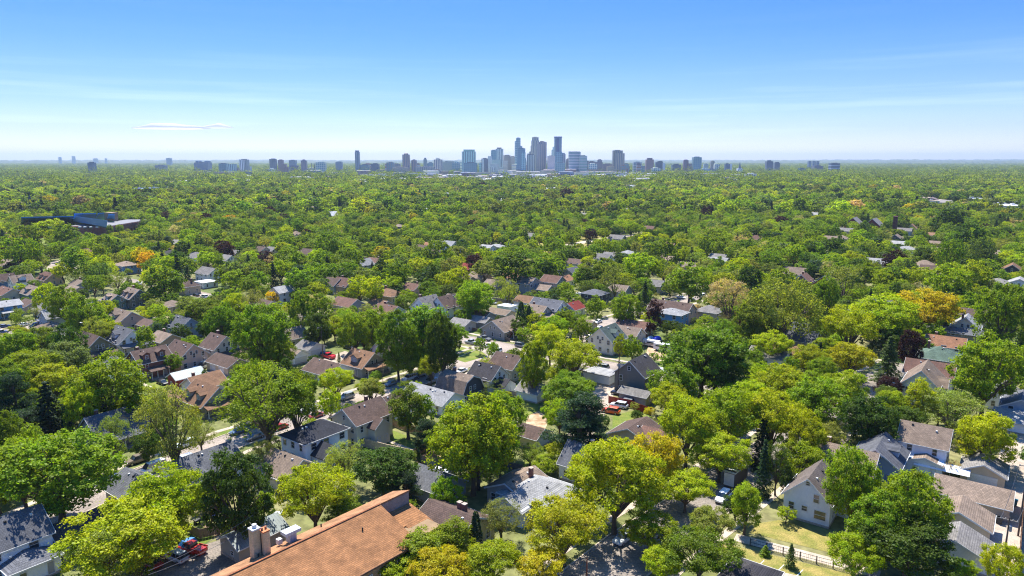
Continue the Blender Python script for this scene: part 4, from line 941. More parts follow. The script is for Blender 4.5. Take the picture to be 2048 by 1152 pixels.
# ------------------------------------------------------------ skyline
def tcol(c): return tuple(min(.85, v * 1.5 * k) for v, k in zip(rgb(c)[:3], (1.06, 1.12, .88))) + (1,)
def tower(x0, x1, ytop, c, mat, label, D=3300, depth=None, short=None, tops=(), name='tower', rz=0):
    """tops: further blocks (x0, x1, ytop, colour, material) forming set-backs, crowns and wings of the same tower"""
    xa, xb = AT(x0, 330, D).x, AT(x1, 330, D).x; w = xb - xa; dp = depth or max(18, w * .8)
    r = thing(name, ((xa + xb) / 2, D, 0), rz); tag(r, label, name.replace('_', ' '))
    z = AT(0, ytop, D).z
    MB().box((0, dp / 2, z / 2), (w, dp, z)).obj('wall', M[mat], r, tcol(c))
    MB().box((0, dp / 2, z + 1.2), (w * .55, dp * .5, 2.4)).obj('plant_room', M['paint'], r, rgb(tuple(int(v * .8) for v in c)))
    for i, t in enumerate(tops):
        a, b = AT(t[0], 330, D).x - (xa + xb) / 2, AT(t[1], 330, D).x - (xa + xb) / 2; zt = AT(0, t[2], D).z
        front = t[2] > ytop; zb = 0 if front else z
        if len(t) > 5 and t[5] == 'dome':
            MB().tube([((a + b) / 2, dp / 2, z), ((a + b) / 2, dp / 2, z + (zt - z) * .6), ((a + b) / 2, dp / 2, zt - 1), ((a + b) / 2, dp / 2, zt)], [(b - a) / 2, (b - a) * .47, (b - a) * .25, .5], 12).obj('dome', M[t[4]], r, tcol(t[3])); continue
        if len(t) > 5 and t[5] == 'spire':
            MB().tube([((a + b) / 2, dp / 2, z), ((a + b) / 2, dp / 2, zt)], [(b - a) / 2, .3], 4).obj('spire', M[t[4]], r, tcol(t[3])); continue
        dq = dp * .7
        MB().box(((a + b) / 2, (dp / 2) if not front else dp * .35 - 4 - i, (zb + zt) / 2 + (.05 if not front else 0)), (b - a, dq, zt - zb)).obj('wing' if front else 'crown', M[t[4]], r, tcol(t[3]))
    if short: LM.append((short, (x0 + x1) / 2, ytop))
    if vis_t: 
        for yy in np.linspace(ytop, 346, 3): pass
    FOOT.append((r.location.x, D + dp / 2, w / 2 + 8))
    return r
vis_t = False
TG, TB, TE, TP, TN = (116, 146, 168), (70, 96, 132), (170, 164, 160), (196, 204, 212), (118, 102, 106)
tower(963, 976, 317, (84, 88, 112), 'tw_vert', 'slab tower with dark and white vertical stripes at the left of downtown', 3300, tops=[(964.5, 968, 318, (190, 194, 204), 'paint')])
tower(982, 993, 300.5, (96, 130, 150), 'tw_glass', 'teal glass tower beside the white-striped tower left of the slender glass tower', 3400, tops=[(981, 1002, 319, (150, 170, 182), 'tw_grid'), (976, 984, 312, (190, 196, 206), 'tw_grid')])
tower(991, 1006.5, 297.5, (176, 182, 194), 'tw_vert', 'tall pale tower with vertical white ribs and a dark cap', 3450, tops=[(994, 1003, 295, (96, 92, 100), 'paint')])
tower(1007, 1021, 310.5, (132, 124, 132), 'tw_grid', 'brown-grey block with square windows left of the slender glass tower', 3500)
tower(1020, 1031, 313, (158, 152, 158), 'tw_grid', 'pale stone block just left of the slender glass tower', 3500)
tower(1006, 1015, 321, (180, 172, 176), 'tw_grid', 'short pale block in front of the brown-grey block downtown', 3300)
tower(1032, 1041, 276, (120, 146, 168), 'tw_glass', 'slender stepped glass tower, tallest on the left side of downtown', 3500, short='the slender stepped tower', tops=[(1029.5, 1034, 282, (150, 170, 186), 'tw_glass'), (1040, 1044.5, 292, (120, 150, 172), 'tw_glass')])
tower(1035, 1050.5, 296.5, (62, 96, 134), 'tw_glass', 'deep blue slanting glass tower in front of the slender stepped tower', 3200, tops=[(1034, 1052, 316, (66, 100, 136), 'tw_glass'), (1032.5, 1046, 330, (56, 90, 126), 'tw_glass'), (1042, 1051, 305, (120, 160, 184), 'tw_glass')])
tower(1053.5, 1069, 310, (168, 170, 184), 'tw_vert', 'beige ribbed tower with dark crown before the stepped tan tower', 3250, tops=[(1055, 1068, 308.5, (74, 80, 104), 'paint')])
tower(1064, 1077, 274.5, (150, 144, 148), 'tw_vert', 'very tall tan stone tower with stepped shoulders in the middle of downtown', 3550, short='the stepped tan tower', tops=[(1062.5, 1078, 281, (150, 144, 148), 'tw_vert'), (1061, 1079, 292, (156, 150, 152), 'tw_vert'), (1058, 1068, 303, (160, 154, 156), 'tw_vert'), (1054.5, 1066, 307, (160, 154, 156), 'tw_vert')])
tower(1077, 1093, 284, (122, 112, 130), 'tw_vert', 'broad brown-mauve tower attached right of the stepped tan tower', 3350, tops=[(1080, 1087, 282, (110, 100, 118), 'paint'), (1074, 1083, 288, (134, 126, 140), 'tw_vert')])
tower(1095, 1110, 312, (150, 148, 168), 'tw_grid', 'mauve stone slab between the brown-mauve tower and the blue glass tower', 3300)
tower(1103, 1108, 300, (176, 186, 202), 'tw_grid', 'narrow pale stepped turret left of the tall blue glass tower', 3500, tops=[(1105, 1108, 294, (170, 182, 200), 'paint')])
tower(1108.5, 1123, 275.5, (88, 130, 164), 'tw_vert', 'tall blue glass tower with dark top band, rightmost of the three tallest', 3400, short='the tall blue glass tower', tops=[(1108, 1123.6, 273, (30, 64, 116), 'paint'), (1112, 1118, 276, (22, 62, 118), 'paint'), (1110, 1124, 303.5, (84, 130, 160), 'tw_glass'), (1112, 1128, 306, (110, 144, 170), 'tw_glass')])
tower(1126, 1131, 308, (108, 120, 150), 'tw_vert', 'narrow tower with pointed cap right of the tall blue glass tower', 3350, tops=[(1126, 1131, 305.5, (70, 90, 130), 'paint', 'spire')])
tower(1110, 1130, 326, (120, 140, 160), 'tw_glass', 'low glass block at the foot of the tall blue glass tower', 3150)
tower(1132.5, 1140, 318, (104, 104, 128), 'tw_grid', 'short dark tower between the blue glass tower and the banded block', 3350)
tower(1138, 1161, 304, (84, 108, 136), 'tw_band', 'wide glass office block with white horizontal bands', 3300, tops=[(1138, 1160, 303, (60, 84, 110), 'paint')], short='the white-banded block')
tower(1159, 1174, 311.5, (100, 128, 146), 'tw_band', 'green-grey glass block joined right of the white-banded block', 3280)
tower(1177.5, 1190, 323, (96, 92, 120), 'tw_grid', 'dark stepped block right of the white-banded block', 3350, tops=[(1186, 1205, 324, (104, 96, 122), 'tw_grid')])
tower(1195, 1204, 319.5, (106, 104, 130), 'tw_grid', 'small dark tower right of the dark stepped block', 3400)
tower(1206, 1226, 328, (112, 100, 124), 'tw_grid', 'low purple-brown block left of the square tan tower', 3350)
tower(1226, 1245, 301, (116, 112, 112), 'tw_vert', 'big square tan and glass tower standing alone right of downtown', 3300, short='the square tan tower', tops=[(1227, 1236, 300.6, (60, 100, 140), 'paint'), (1230, 1248.5, 306.5, (140, 132, 134), 'tw_vert')])
tower(1248, 1258, 327.5, (96, 116, 130), 'tw_glass', 'low green glass block beside the square tan tower', 3350)
tower(1274, 1282, 326.5, (84, 84, 112), 'tw_grid', 'small dark tower between the tan tower and the red-brown tower', 3400)
tower(1292.5, 1307.5, 319, (128, 94, 106), 'tw_grid', 'red-brown apartment tower with stepped dark crown', 3250, short='the red-brown tower', tops=[(1295, 1305, 316, (90, 80, 108), 'paint')])
tower(1312, 1326, 324, (64, 82, 112), 'tw_grid', 'dark slab tower with white edge right of the red-brown tower', 3300, tops=[(1318, 1325, 322, (60, 76, 104), 'paint'), (1325, 1330, 326, (200, 206, 214), 'paint')])
tower(1345, 1362, 329.5, (58, 80, 106), 'tw_grid', 'squat dark blue block right of the dark slab tower', 3350, tops=[(1350, 1358, 327.5, (50, 70, 100), 'paint')])
tower(1367.5, 1377, 320.5, (116, 88, 112), 'tw_grid', 'slim red-brown twin tower with rounded top', 3300, short='the twin red towers', tops=[(1368.5, 1376, 318.5, (90, 76, 104), 'paint', 'dome'), (1375, 1383, 327, (120, 92, 112), 'tw_grid')])
tower(1386.5, 1403, 314.5, (104, 132, 150), 'tw_glass', 'grey-green glass tower right of the slim red-brown twin tower', 3280, short='the grey-green tower', tops=[(1391, 1399, 313, (86, 110, 128), 'paint')])
tower(1408, 1417, 328, (150, 160, 176), 'tw_grid', 'small pale block right of the grey-green glass tower', 3500)
tower(1451, 1460, 327.5, (66, 84, 120), 'tw_grid', 'dark half of a two-tone block left of the steeple', 3300, tops=[(1460, 1464, 328, (196, 204, 212), 'paint')])
tower(1476, 1486, 337, (206, 206, 214), 'paint', 'white church with a thin dark steeple right of downtown', 3100, name='church', tops=[(1478, 1484, 324, (46, 60, 96), 'paint', 'spire')])
tower(1495, 1515, 348, (196, 188, 190), 'tw_vert', 'cream ribbed apartment tower at the edge of the woods right of downtown', 2300, tops=[(1501, 1509, 346, (200, 194, 196), 'paint')])
tower(1533.5, 1546, 322.5, (76, 84, 116), 'tw_grid', 'dark tower, taller of the right-hand pair', 3400, tops=[(1537, 1542, 320.5, (70, 80, 110), 'paint')], short='the right-hand dark pair')
tower(1549.5, 1560, 325.5, (78, 88, 118), 'tw_grid', 'dark tower, shorter of the right-hand pair', 3450, tops=[(1552, 1558, 324, (70, 80, 110), 'paint')])
for i, (a, b, t) in enumerate(((1617, 1622.5, 322.5), (1625.5, 1631, 322.5), (1633, 1638.5, 322.5))):
    tower(a, b, t, (96, 112, 144), 'tw_grid', ('leftmost', 'middle', 'rightmost')[i] + ' of three small distant towers in a row', 4300)
tower(1629, 1647, 331.5, (90, 88, 116), 'tw_grid', 'wide dark block below the three small distant towers', 3500)
tower(1600, 1612, 336.5, (70, 92, 126), 'tw_glass', 'low blue block left of the three small distant towers', 3400)
tower(1663, 1680, 326.5, (58, 72, 100), 'tw_band', 'broad dark block, rightmost of the skyline', 3400)
tower(805, 819, 309, (126, 110, 122), 'tw_vert', 'brown residential tower with a rounded dome left of downtown', 3200, short='the domed brown tower', tops=[(808, 816, 305.5, (110, 98, 112), 'paint', 'dome')])
tower(822.5, 833, 320.5, (134, 112, 126), 'tw_vert', 'shorter brown tower right of the domed brown tower', 3220, tops=[(826, 830, 318.8, (90, 84, 100), 'paint')])
tower(847, 853.5, 318.5, (110, 130, 150), 'tw_grid', 'small grey tower with narrow top left of the beige slab', 3400, tops=[(848.5, 852, 315.5, (90, 108, 126), 'paint')])
tower(867.5, 884, 319, (182, 172, 176), 'tw_vert', 'beige slab tower left of the pale glass block', 3250, short='the beige slab', tops=[(872, 878.5, 316, (186, 180, 184), 'paint')])
tower(855, 866, 325.5, (80, 110, 134), 'tw_glass', 'low teal block left of the beige slab', 3300)
tower(885, 908, 323, (140, 150, 160), 'tw_grid', 'mid-rise row with jagged roofline between the beige slab and pale glass block', 3400, tops=[(895, 907, 321.5, (160, 156, 160), 'paint'), (904, 921, 326, (120, 134, 156), 'tw_glass')])
tower(924, 951, 303, (146, 180, 192), 'tw_vert', 'wide pale glass block with comb-like top left of downtown', 3250, short='the pale glass block', tops=[(927, 949, 299, (110, 140, 148), 'paint')])
tower(928, 953.5, 325.5, (56, 86, 120), 'tw_glass', 'dark blue block in front of the wide pale glass block', 3100)
tower(958, 963, 326, (150, 176, 196), 'tw_glass', 'small pale glass block at the left foot of downtown', 3400)
tower(830, 866, 334, (130, 130, 150), 'tw_vert', 'long grey-mauve mid-rise below the small grey tower', 3100)
tower(784, 814, 334.5, (150, 138, 146), 'tw_grid', 'long pinkish grey mid-rise at the foot of the domed brown tower', 3100)
tower(710.5, 719, 304, (116, 130, 158), 'tw_vert', 'lone slender grey tower standing well left of downtown', 3300, short='the lone slender tower', tops=[(711, 718, 300.8, (84, 100, 134), 'tw_vert')])
tower(720, 737, 329.5, (66, 92, 128), 'tw_glass', 'low blue block right of the lone slender tower', 3300)
tower(742, 757, 327.5, (62, 80, 112), 'tw_grid', 'dark low block further right of the lone slender tower', 3300)
tower(784, 800, 328, (120, 116, 134), 'tw_grid', 'grey block left of the domed brown tower', 3500)
tower(671, 683.5, 324, (116, 128, 158), 'tw_grid', 'pale blue-grey block with rounded corners left of the lone slender tower', 3500, tops=[(673, 682, 323, (110, 122, 152), 'paint')])
tower(602, 612.5, 321, (104, 90, 124), 'tw_vert', 'purple-brown tower left of the four thin chimneys', 3350, tops=[(605, 609, 318.8, (90, 80, 112), 'paint')], short='the purple-brown tower')
tower(578, 591, 320.5, (110, 124, 150), 'tw_grid', 'grey-blue block with banded top left of the purple-brown tower', 3500, tops=[(581, 596, 331, (84, 84, 116), 'tw_grid')])
tower(556, 566, 320, (120, 96, 116), 'tw_grid', 'brown building stepping down to the right', 3350, tops=[(562, 573, 328, (124, 96, 110), 'tw_grid'), (568, 577, 334, (120, 90, 104), 'tw_grid')], short='the stepping brown block')
tower(539, 551, 318, (88, 96, 124), 'tw_vert', 'dark tower left of the stepping brown block', 3300, tops=[(543, 549, 317, (76, 84, 110), 'paint')])
tower(478.5, 494.5, 319, (120, 128, 150), 'tw_vert', 'grey ribbed tower with white panel and dark side', 3250, short='the grey ribbed tower', tops=[(480, 490, 320, (200, 206, 216), 'tw_vert')])
tower(437, 453, 327, (70, 92, 130), 'tw_glass', 'dark blue block left of the grey ribbed tower', 3200, tops=[(453, 471, 328, (150, 170, 190), 'tw_vert')])
tower(388, 415, 325, (104, 116, 150), 'tw_grid', 'hospital-like grey cluster with several roofs left of the dark blue block', 3500, tops=[(390, 396, 321.5, (96, 108, 142), 'paint'), (408, 414, 322, (100, 112, 146), 'paint')])
tower(310, 328, 330.5, (92, 104, 138), 'tw_grid', 'low dark block in the left distance', 3500)
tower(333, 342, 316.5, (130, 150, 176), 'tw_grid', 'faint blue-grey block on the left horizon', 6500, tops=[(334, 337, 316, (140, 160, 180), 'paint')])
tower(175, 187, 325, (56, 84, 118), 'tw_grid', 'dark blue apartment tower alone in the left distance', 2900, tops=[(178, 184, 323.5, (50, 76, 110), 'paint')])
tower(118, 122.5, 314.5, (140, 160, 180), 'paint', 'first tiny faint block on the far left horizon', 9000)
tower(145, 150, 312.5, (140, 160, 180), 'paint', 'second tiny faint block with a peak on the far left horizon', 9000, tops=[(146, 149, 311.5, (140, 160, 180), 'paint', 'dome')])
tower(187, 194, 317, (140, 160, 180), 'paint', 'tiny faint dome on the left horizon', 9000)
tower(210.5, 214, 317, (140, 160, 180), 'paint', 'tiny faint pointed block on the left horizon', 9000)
for i, x in enumerate((624, 629, 633.5, 637.5)):
    p = AT(x, 340, 3300); r = thing('chimney_stack', (p.x, p.y, 0)); z = AT(x, 326.5, 3300).z
    tag(r, ('first', 'second', 'third', 'fourth')[i] + ' from the left of four thin industrial chimneys', 'chimney', 'row of industrial chimneys')
    MB().tube([(0, 0, 0), (0, 0, z)], [2.4, 1.7], 10).obj('shaft', M['paint'], r, rgb(90, 100, 120))
LM2 = [l for l in LM if len(l) == 3]
for i in range(60):
    D = rng.uniform(3150, 3600); px = rng.choice((rng.gauss(1070, 110), rng.gauss(880, 80), rng.gauss(1290, 110), rng.uniform(430, 800))); p = AT(px, 335, D); w_, z = rng.uniform(16, 44), rng.uniform(22, 62)
    if any((p.x - f[0]) ** 2 + (p.y - f[1]) ** 2 < (f[2] * .5 + w_ / 2) ** 2 for f in FOOT): continue
    c, nm = rng.choice([((150, 160, 176), 'blue-grey'), ((120, 106, 116), 'mauve'), ((190, 188, 192), 'pale'), ((96, 116, 140), 'steel blue'), ((150, 136, 130), 'tan'), ((124, 96, 100), 'red-brown')])
    r = thing('mid_rise', (p.x, p.y, 0)); MB().box((0, 0, z / 2), (w_, w_ * .8, z)).obj('wall', M[rng.choice(('tw_grid', 'tw_vert', 'tw_band', 'tw_glass'))], r, tcol(c)); MB().box((rng.uniform(-3, 3), 0, z + 1.5), (w_ * .5, w_ * .4, 3)).obj('plant_room', M['paint'], r, tcol(c))
    if rng.random() < .4: MB().box((w_ * .7, 2, z * .35), (w_ * .5, w_ * .6, z * .7)).obj('wing', M['tw_grid'], r, tcol(c))
    X, Y, d = PR(p.x, p.y, z); tag(r, auto_label(f'{nm} {"tall narrow" if z > 42 else "squat"} mid-rise', X, Y, LM2), 'building', 'mid-rise blocks of downtown'); FOOT.append((p.x, p.y, w_ / 2))
# mid-rise and low blocks between the towers and the woods
for i in range(230):
    D = rng.uniform(1950, 3350); px = rng.choice((rng.uniform(760, 1280), rng.uniform(400, 1460), rng.uniform(900, 1260)))
    p = AT(px, 340, D); w_, dp, z = rng.uniform(18, 85), rng.uniform(15, 45), rng.uniform(6, 26) * (1 if D > 2500 else .6)
    if any((p.x - f[0]) ** 2 + (p.y - f[1]) ** 2 < (f[2] * .6 + w_ / 2) ** 2 for f in FOOT): continue
    c, nm = rng.choice([((206, 206, 212), 'pale'), ((216, 216, 220), 'white'), ((190, 184, 178), 'stone'), ((112, 96, 104), 'brown'), ((96, 94, 116), 'mauve'), ((150, 140, 140), 'grey'), ((130, 90, 90), 'red-brown'), ((176, 162, 154), 'tan'), ((70, 88, 116), 'dark blue')])
    r = thing('city_block', (p.x, p.y, 0), rng.choice((0, .3)))
    MB().box((0, 0, z / 2), (w_, dp, z)).obj('wall', M[rng.choice(('tw_grid', 'tw_band', 'paint'))], r, tcol(c)); MB().box((0, 0, z + .4), (w_ - 1, dp - 1, .8)).obj('roof', M['paint'], r, rgb((210, 206, 204) if rng.random() < .5 else (120, 116, 118)))
    X, Y, d = PR(p.x, p.y, z); tag(r, auto_label(f'{nm} {"wide" if w_ > 45 else "small"} {"mid-rise" if z > 17 else "low"} block', X, Y, LM2), 'building', 'low blocks around downtown')
    FOOT.append((p.x, p.y, w_ / 2))

# ------------------------------------------------------------ cars, poles, fences, small things
def car_protos():
    P = {}
    for kind, L, Wd, hb, hr, cab, hood in (('sedan', 4.6, 1.8, .88, 1.42, (-1.55, -.95, .55, 1.2), 1), ('suv', 4.8, 1.95, 1.08, 1.78, (-2.2, -1.9, .55, 1.15), 1),
                                     ('pickup', 5.6, 2.0, 1.1, 1.85, (-.7, -.5, .75, 1.3), 1), ('van', 5.2, 2.0, 1.15, 2.15, (-2.5, -2.4, 1.2, 2.0), 0)):
        x0, x1 = -L / 2, L / 2; q = Wd / 2
        st = [(x0, .42, hb * .8, q * .82), (x0 + .12, .3, hb * .97, q * .94), (x0 + .9, .25, hb, q), (0, .24, hb, q), (x1 - 1.3, .25, hb * .97, q), (x1 - .35, .28, hb * .86, q * .93), (x1, .4, hb * .66, q * .78)]
        vs, fs = [], []
        for x, zb, zt, w in st:
            vs += [(x, -w * .9, zb), (x, -w, zb + .15), (x, -w, zt - .16), (x, -w * .88, zt), (x, w * .88, zt), (x, w, zt - .16), (x, w, zb + .15), (x, w * .9, zb)]
        for i in range(len(st) - 1): fs += [(i * 8 + k, i * 8 + (k + 1) % 8, i * 8 + 8 + (k + 1) % 8, i * 8 + 8 + k) for k in range(8)]
        fs += [tuple(range(8))[::-1], tuple(range((len(st) - 1) * 8, len(st) * 8))]
        b = MB().add(vs, [f[::-1] for f in fs])
        if kind == 'pickup':
            for s in (-1, 1): b.box((x0 + 1.0, s * (q - .08), hb + .1), (1.9, .1, .25))
        body = b.mesh('body', M['carpaint'], False)
        a, b2, c, d = cab; g_ = MB(); z0 = hb - .03
        g_.add([(a, -q * .9, z0), (d, -q * .9, z0), (d, q * .9, z0), (a, q * .9, z0), (b2, -q * .72, hr - .06), (c, -q * .72, hr - .06), (c, q * .72, hr - .06), (b2, q * .72, hr - .06)],
               [(0, 1, 5, 4), (1, 2, 6, 5), (2, 3, 7, 6), (3, 0, 4, 7), (4, 5, 6, 7)])
        glass = g_.mesh('window', M['glass'])
        rf = MB().add([(b2 - .03, -q * .75, hr - .08), (c + .03, -q * .75, hr - .08), (c + .03, q * .75, hr - .08), (b2 - .03, q * .75, hr - .08), (b2 + .1, -q * .62, hr), (c - .12, -q * .62, hr), (c - .12, q * .62, hr), (b2 + .1, q * .62, hr)],
                      [(0, 1, 5, 4), (1, 2, 6, 5), (2, 3, 7, 6), (3, 0, 4, 7), (4, 5, 6, 7)])
        for t in (.33, .66):
            xx = b2 + (c - b2) * t
            for s in (-1, 1): rf.add([(xx - .04, s * q * .92, z0), (xx + .04, s * q * .92, z0), (xx + .04, s * q * .74, hr - .07), (xx - .04, s * q * .74, hr - .07)], [(0, 1, 2, 3) if s < 0 else (3, 2, 1, 0)])
        roof = rf.mesh('roof', M['carpaint'])
        wh = MB().tube([(0, -.11, 0), (0, .11, 0)], .34, 14).mesh('wheel', M['rubber'])
        rim = MB().tube([(0, -.125, 0), (0, .125, 0)], .2, 10).mesh('rim', M['chrome'])
        hl = MB().box((0, 0, 0), (.12, .34, .15)).mesh('headlight', M['lamp']); tl = MB().box((0, 0, 0), (.08, .24, .22)).mesh('tail_light', M['redlamp'])
        P[kind] = (body, glass, roof, wh, rim, hl, tl, L, q, hb)
    return P
CP = car_protos()
def car(px, py, kind, c, di, label, flip=False, da=0, short=None):
    body, glass, roof, wh, rim, hl, tl, L, q, hb = CP[kind]
    p = G(px, py); az = (UA if di == 'u' else VA) + math.radians(da) + (math.pi if flip else 0)
    z0 = 0.035
    r = thing('parked_car', (p.x, p.y, z0), az); tag(r, label, {'sedan': 'car', 'suv': 'car', 'pickup': 'pickup truck', 'van': 'van'}[kind], 'vehicles parked around the blocks')
    cc = rgb(c); link('body', body, r, cc); link('window', glass, r); link('roof', roof, r, cc)
    for sx in (-1, 1):
        for sy in (-1, 1):
            w = link('wheel', wh, r, loc=(sx * (L / 2 - .85), sy * (q - .1), .34)); link('rim', rim, w)
    for sy in (-1, 1):
        link('headlight', hl, r, loc=(L / 2 - .06, sy * q * .62, hb * .68)); link('tail_light', tl, r, loc=(-L / 2 + .02, sy * q * .72, hb * .72))
    x, y, d = PR(p.x, p.y, 1); VIS.append((x, y, d)); VIS.append((x + 10, y, d)); VIS.append((x - 10, y, d))
    FOOT.append((p.x, p.y, 2.5))
    return r
WH, SI, BK, GY, BL = (232, 234, 236), (176, 180, 186), (36, 38, 42), (110, 114, 118), (60, 84, 130)
for t in [(1247, 1082, 'suv', (190, 196, 200), 'u', 'silver minivan driving on the shaded street at the bottom', True, -4),
    (1446, 1000, 'suv', WH, 'u', 'white car parked behind the black and white box trailer', True),
    (478, 866, 'sedan', (92, 112, 132), 'u', 'steel blue sedan parked below the front lawn at left', True),
    (275, 925, 'suv', (120, 108, 92), 'u', 'bronze brown SUV parked at the kerb beside the slate roof', True),
    (308, 942, 'van', WH, 'u', 'white van with dark windows parked behind the small slate roof', True),
    (368, 926, 'suv', (206, 208, 212), 'u', 'pale silver minivan parked left of the slate-roofed cottage', True),
    (372, 893, 'suv', (198, 206, 206), 'u', 'silver-green car parked on the far kerb behind the tall olive tree', True),
    (226, 962, 'sedan', SI, 'u', 'silver sedan half hidden under the big left maple', True),
    (612, 822, 'pickup', (226, 230, 224), 'u', 'white and green pickup parked beside the street maple', True),
    (560, 858, 'sedan', (150, 44, 44), 'u', 'dark red car between the trunks of the multi-stemmed elm', False),
    (634, 834, 'sedan', (150, 66, 62), 'u', 'red car parked behind the black-roofed white house', False),
    (510, 878, 'sedan', GY, 'u', 'grey sedan in the shade beside the elm trunks', True),
    (693, 798, 'suv', (150, 156, 164), 'u', 'grey SUV parked behind the cream two-storey house', True),
    (695, 768, 'sedan', BK, 'u', 'black sedan in the shade left of the low golden tree', True),
    (783, 770, 'sedan', (120, 126, 132), 'u', 'grey sedan parked in the sun below the tan craftsman house', True),
    (818, 760, 'suv', (220, 222, 226), 'u', 'white SUV parked beside the shady cluster of trees', True),
    (840, 754, 'sedan', (60, 64, 70), 'u', 'black and silver sedan, last of the row by the shady trees', True),
    (862, 766, 'pickup', (130, 134, 138), 'u', 'silver-grey pickup parked left of the gambrel house', True),
    (923, 745, 'sedan', WH, 'u', 'white car between the gambrel house and the dark-roofed white house', True),
    (410, 735, 'van', (210, 222, 214), 'u', 'white and green van parked behind the red shed', True, 20),
    (430, 731, 'suv', WH, 'u', 'white car parked beside the two-door garage', True, 20),
    (392, 742, 'sedan', (210, 214, 222), 'u', 'low white sedan left of the white and green van', False, 20),
    (325, 768, 'sedan', BK, 'v', 'black car tucked against the red shed', False),
    (657, 716, 'pickup', (200, 36, 50), 'v', 'bright red pickup behind the maroon-roofed house', True),
    (640, 708, 'sedan', (44, 86, 140), 'v', 'blue car beside the light pole', True),
    (697, 698, 'sedan', BK, 'v', 'black car in the tree shade right of the light pole', True),
    (352, 1120, 'suv', (176, 184, 190), 'v', 'silver SUV parked in the shaded lot at the bottom left', True, 10),
    (383, 1104, 'pickup', (170, 40, 36), 'v', 'red pickup with a blue tarpaulin over its load', True, 16),
    (301, 1132, 'sedan', (160, 40, 36), 'v', 'red car under the trees at the left of the shaded lot', True, 10),
    (1222, 826, 'suv', (224, 90, 40), 'v', 'orange SUV, nearest of three cars on the sunny yard', True, 8),
    (1238, 815, 'suv', (214, 218, 228), 'v', 'white and dark-windowed car, middle of three on the sunny yard', True, 8),
    (1252, 808, 'suv', (80, 86, 96), 'v', 'dark grey SUV, furthest of three cars on the sunny yard', True, 8),
    (1241, 790, 'pickup', (40, 46, 60), 'v', 'dark navy pickup at the foot of the tall olive-grey house', True, 8),
    (1262, 798, 'sedan', (196, 52, 44), 'v', 'red car against the red fence', True, 8),
    (1148, 676, 'suv', (150, 150, 156), 'u', 'grey SUV parked on the upper street in front of two small trees', True),
    (1196, 646, 'sedan', WH, 'u', 'white car on the upper street behind the red roof', True),
    (1362, 597, 'sedan', WH, 'v', 'white car above the long brown building', False),
    (1384, 602, 'sedan', SI, 'u', 'silver car right of the long brown building', False),
    (1880, 870, 'pickup', (196, 204, 204), 'v', 'pale pickup behind the vine-grown house', False),
    (2000, 968, 'sedan', GY, 'v', 'grey car beside the double garage', False) if False else (1872, 882, 'sedan', (120, 124, 128), 'v', 'grey car beside the vine-grown house', False),
    (8, 655, 'sedan', (44, 74, 124), 'u', 'blue sedan on the street at the left edge', False),
    (2, 668, 'suv', (50, 80, 130), 'u', 'dark blue car cut by the left edge', False),
    (172, 652, 'suv', WH, 'u', 'white car beside the tall utility pole on the left', False),
    (984, 608, 'van', WH, 'v', 'white van between the garages and the cypress', False),
    (1160, 590, 'sedan', WH, 'v', 'white car behind the large blue-grey roof', False),
    (548, 1048, 'pickup', (196, 200, 196), 'u', 'white truck parked behind the tan chimney stack', True, 40),
    (500, 1040, 'suv', (44, 48, 52), 'v', 'dark car in the deep shade of the big dark maple', False)]:
    car(t[0], t[1], t[2], t[3], t[4], t[5], *(t[6:] if len(t) > 6 else ()))
def trailer(px, py):
    p = G(px, py); r = thing('box_trailer', (p.x, p.y, 0.03), UA - .06); tag(r, 'tall black and white box trailer parked on the shaded street', 'trailer')
    b = MB().box((0, 0, 2.1), (6.4, 2.4, 2.9)).obj('body', M['paint'], r, rgb(70, 66, 64))
    MB().box((0, 0, 3.6), (6.5, 2.5, .12)).obj('roof', M['white'], r)
    for i in range(4): MB().box((-2.4 + i * 1.6, 0, 3.72), (.5, 2.3, .1)).obj('roof_slat', M['paint'], r, rgb(60, 56, 56))
    MB().box((-3.24, 0, 2.1), (.06, 2.1, 2.6)).obj('door', M['white'], r)
    for s in (-1, 1):
        for x in (-.6, .5): MB().tube([(x, s * 1.1 - .12, .4), (x, s * 1.1 + .12, .4)], .4, 12).obj('wheel', M['rubber'], r)
    MB().tube([(3.2, 0, .7), (4.4, 0, .6)], .08).obj('tow_bar', M['chrome'], r)
    x, y, d = PR(p.x, p.y, 2.5); VIS.extend([(x, y, d), (x, y - 14, d), (x, y + 14, d)]); FOOT.append((p.x, p.y, 3.5))
trailer(1470, 968)
# ---- utility poles and wires
POLES = {}
def pole(px, py, top, label, arm=True, light=False, rot=0, key=None, c=(92, 82, 74), thin=False):
    p = G(px, py); h = AT(px, top, p.y).z
    r = thing('utility_pole' if not light else 'street_lamp', (p.x, p.y, 0), VA + rot); tag(r, label, 'utility pole' if not light else 'street lamp')
    MB().tube([(0, 0, 0), (0, 0, h)], [.16 if not thin else .09, .1 if not thin else .06], 8).obj('shaft', M['wood' if not light else 'paint'], r, rgb(c))
    if arm:
        a = MB().box((0, .12, h - .6), (2.6, .12, .14)).obj('crossarm', M['wood'], r, rgb(150, 140, 130))
        for x in (-1.15, -.5, .5, 1.15): MB().tube([(x, .12, h - .53), (x, .12, h - .3)], .05, 6).obj('insulator', M['white'], a)
        MB().tube([(.32, -.25, h - 2.4), (.32, -.25, h - 1.4)], .22, 8).obj('transformer', M['paint'], r, rgb(140, 146, 150))
    if light:
        MB().tube([(0, 0, h - .2), (0, -1.2, h + .1)], .05).obj('arm', M['paint'], r, rgb(120, 120, 120)); MB().box((0, -1.4, h + .1), (.2, .5, .12)).obj('lamp_head', M['paint'], r, rgb(150, 150, 150))
    POLES[key or label] = Vector((p.x, p.y, h)); x, y, d = PR(p.x, p.y, h * .7); VIS.append((x, y, d)); VIS.append((x, y - 8, d))
pole(2036, 1072, 926, 'tall brown utility pole at the right end of the alley garages', key='a', rot=.5)
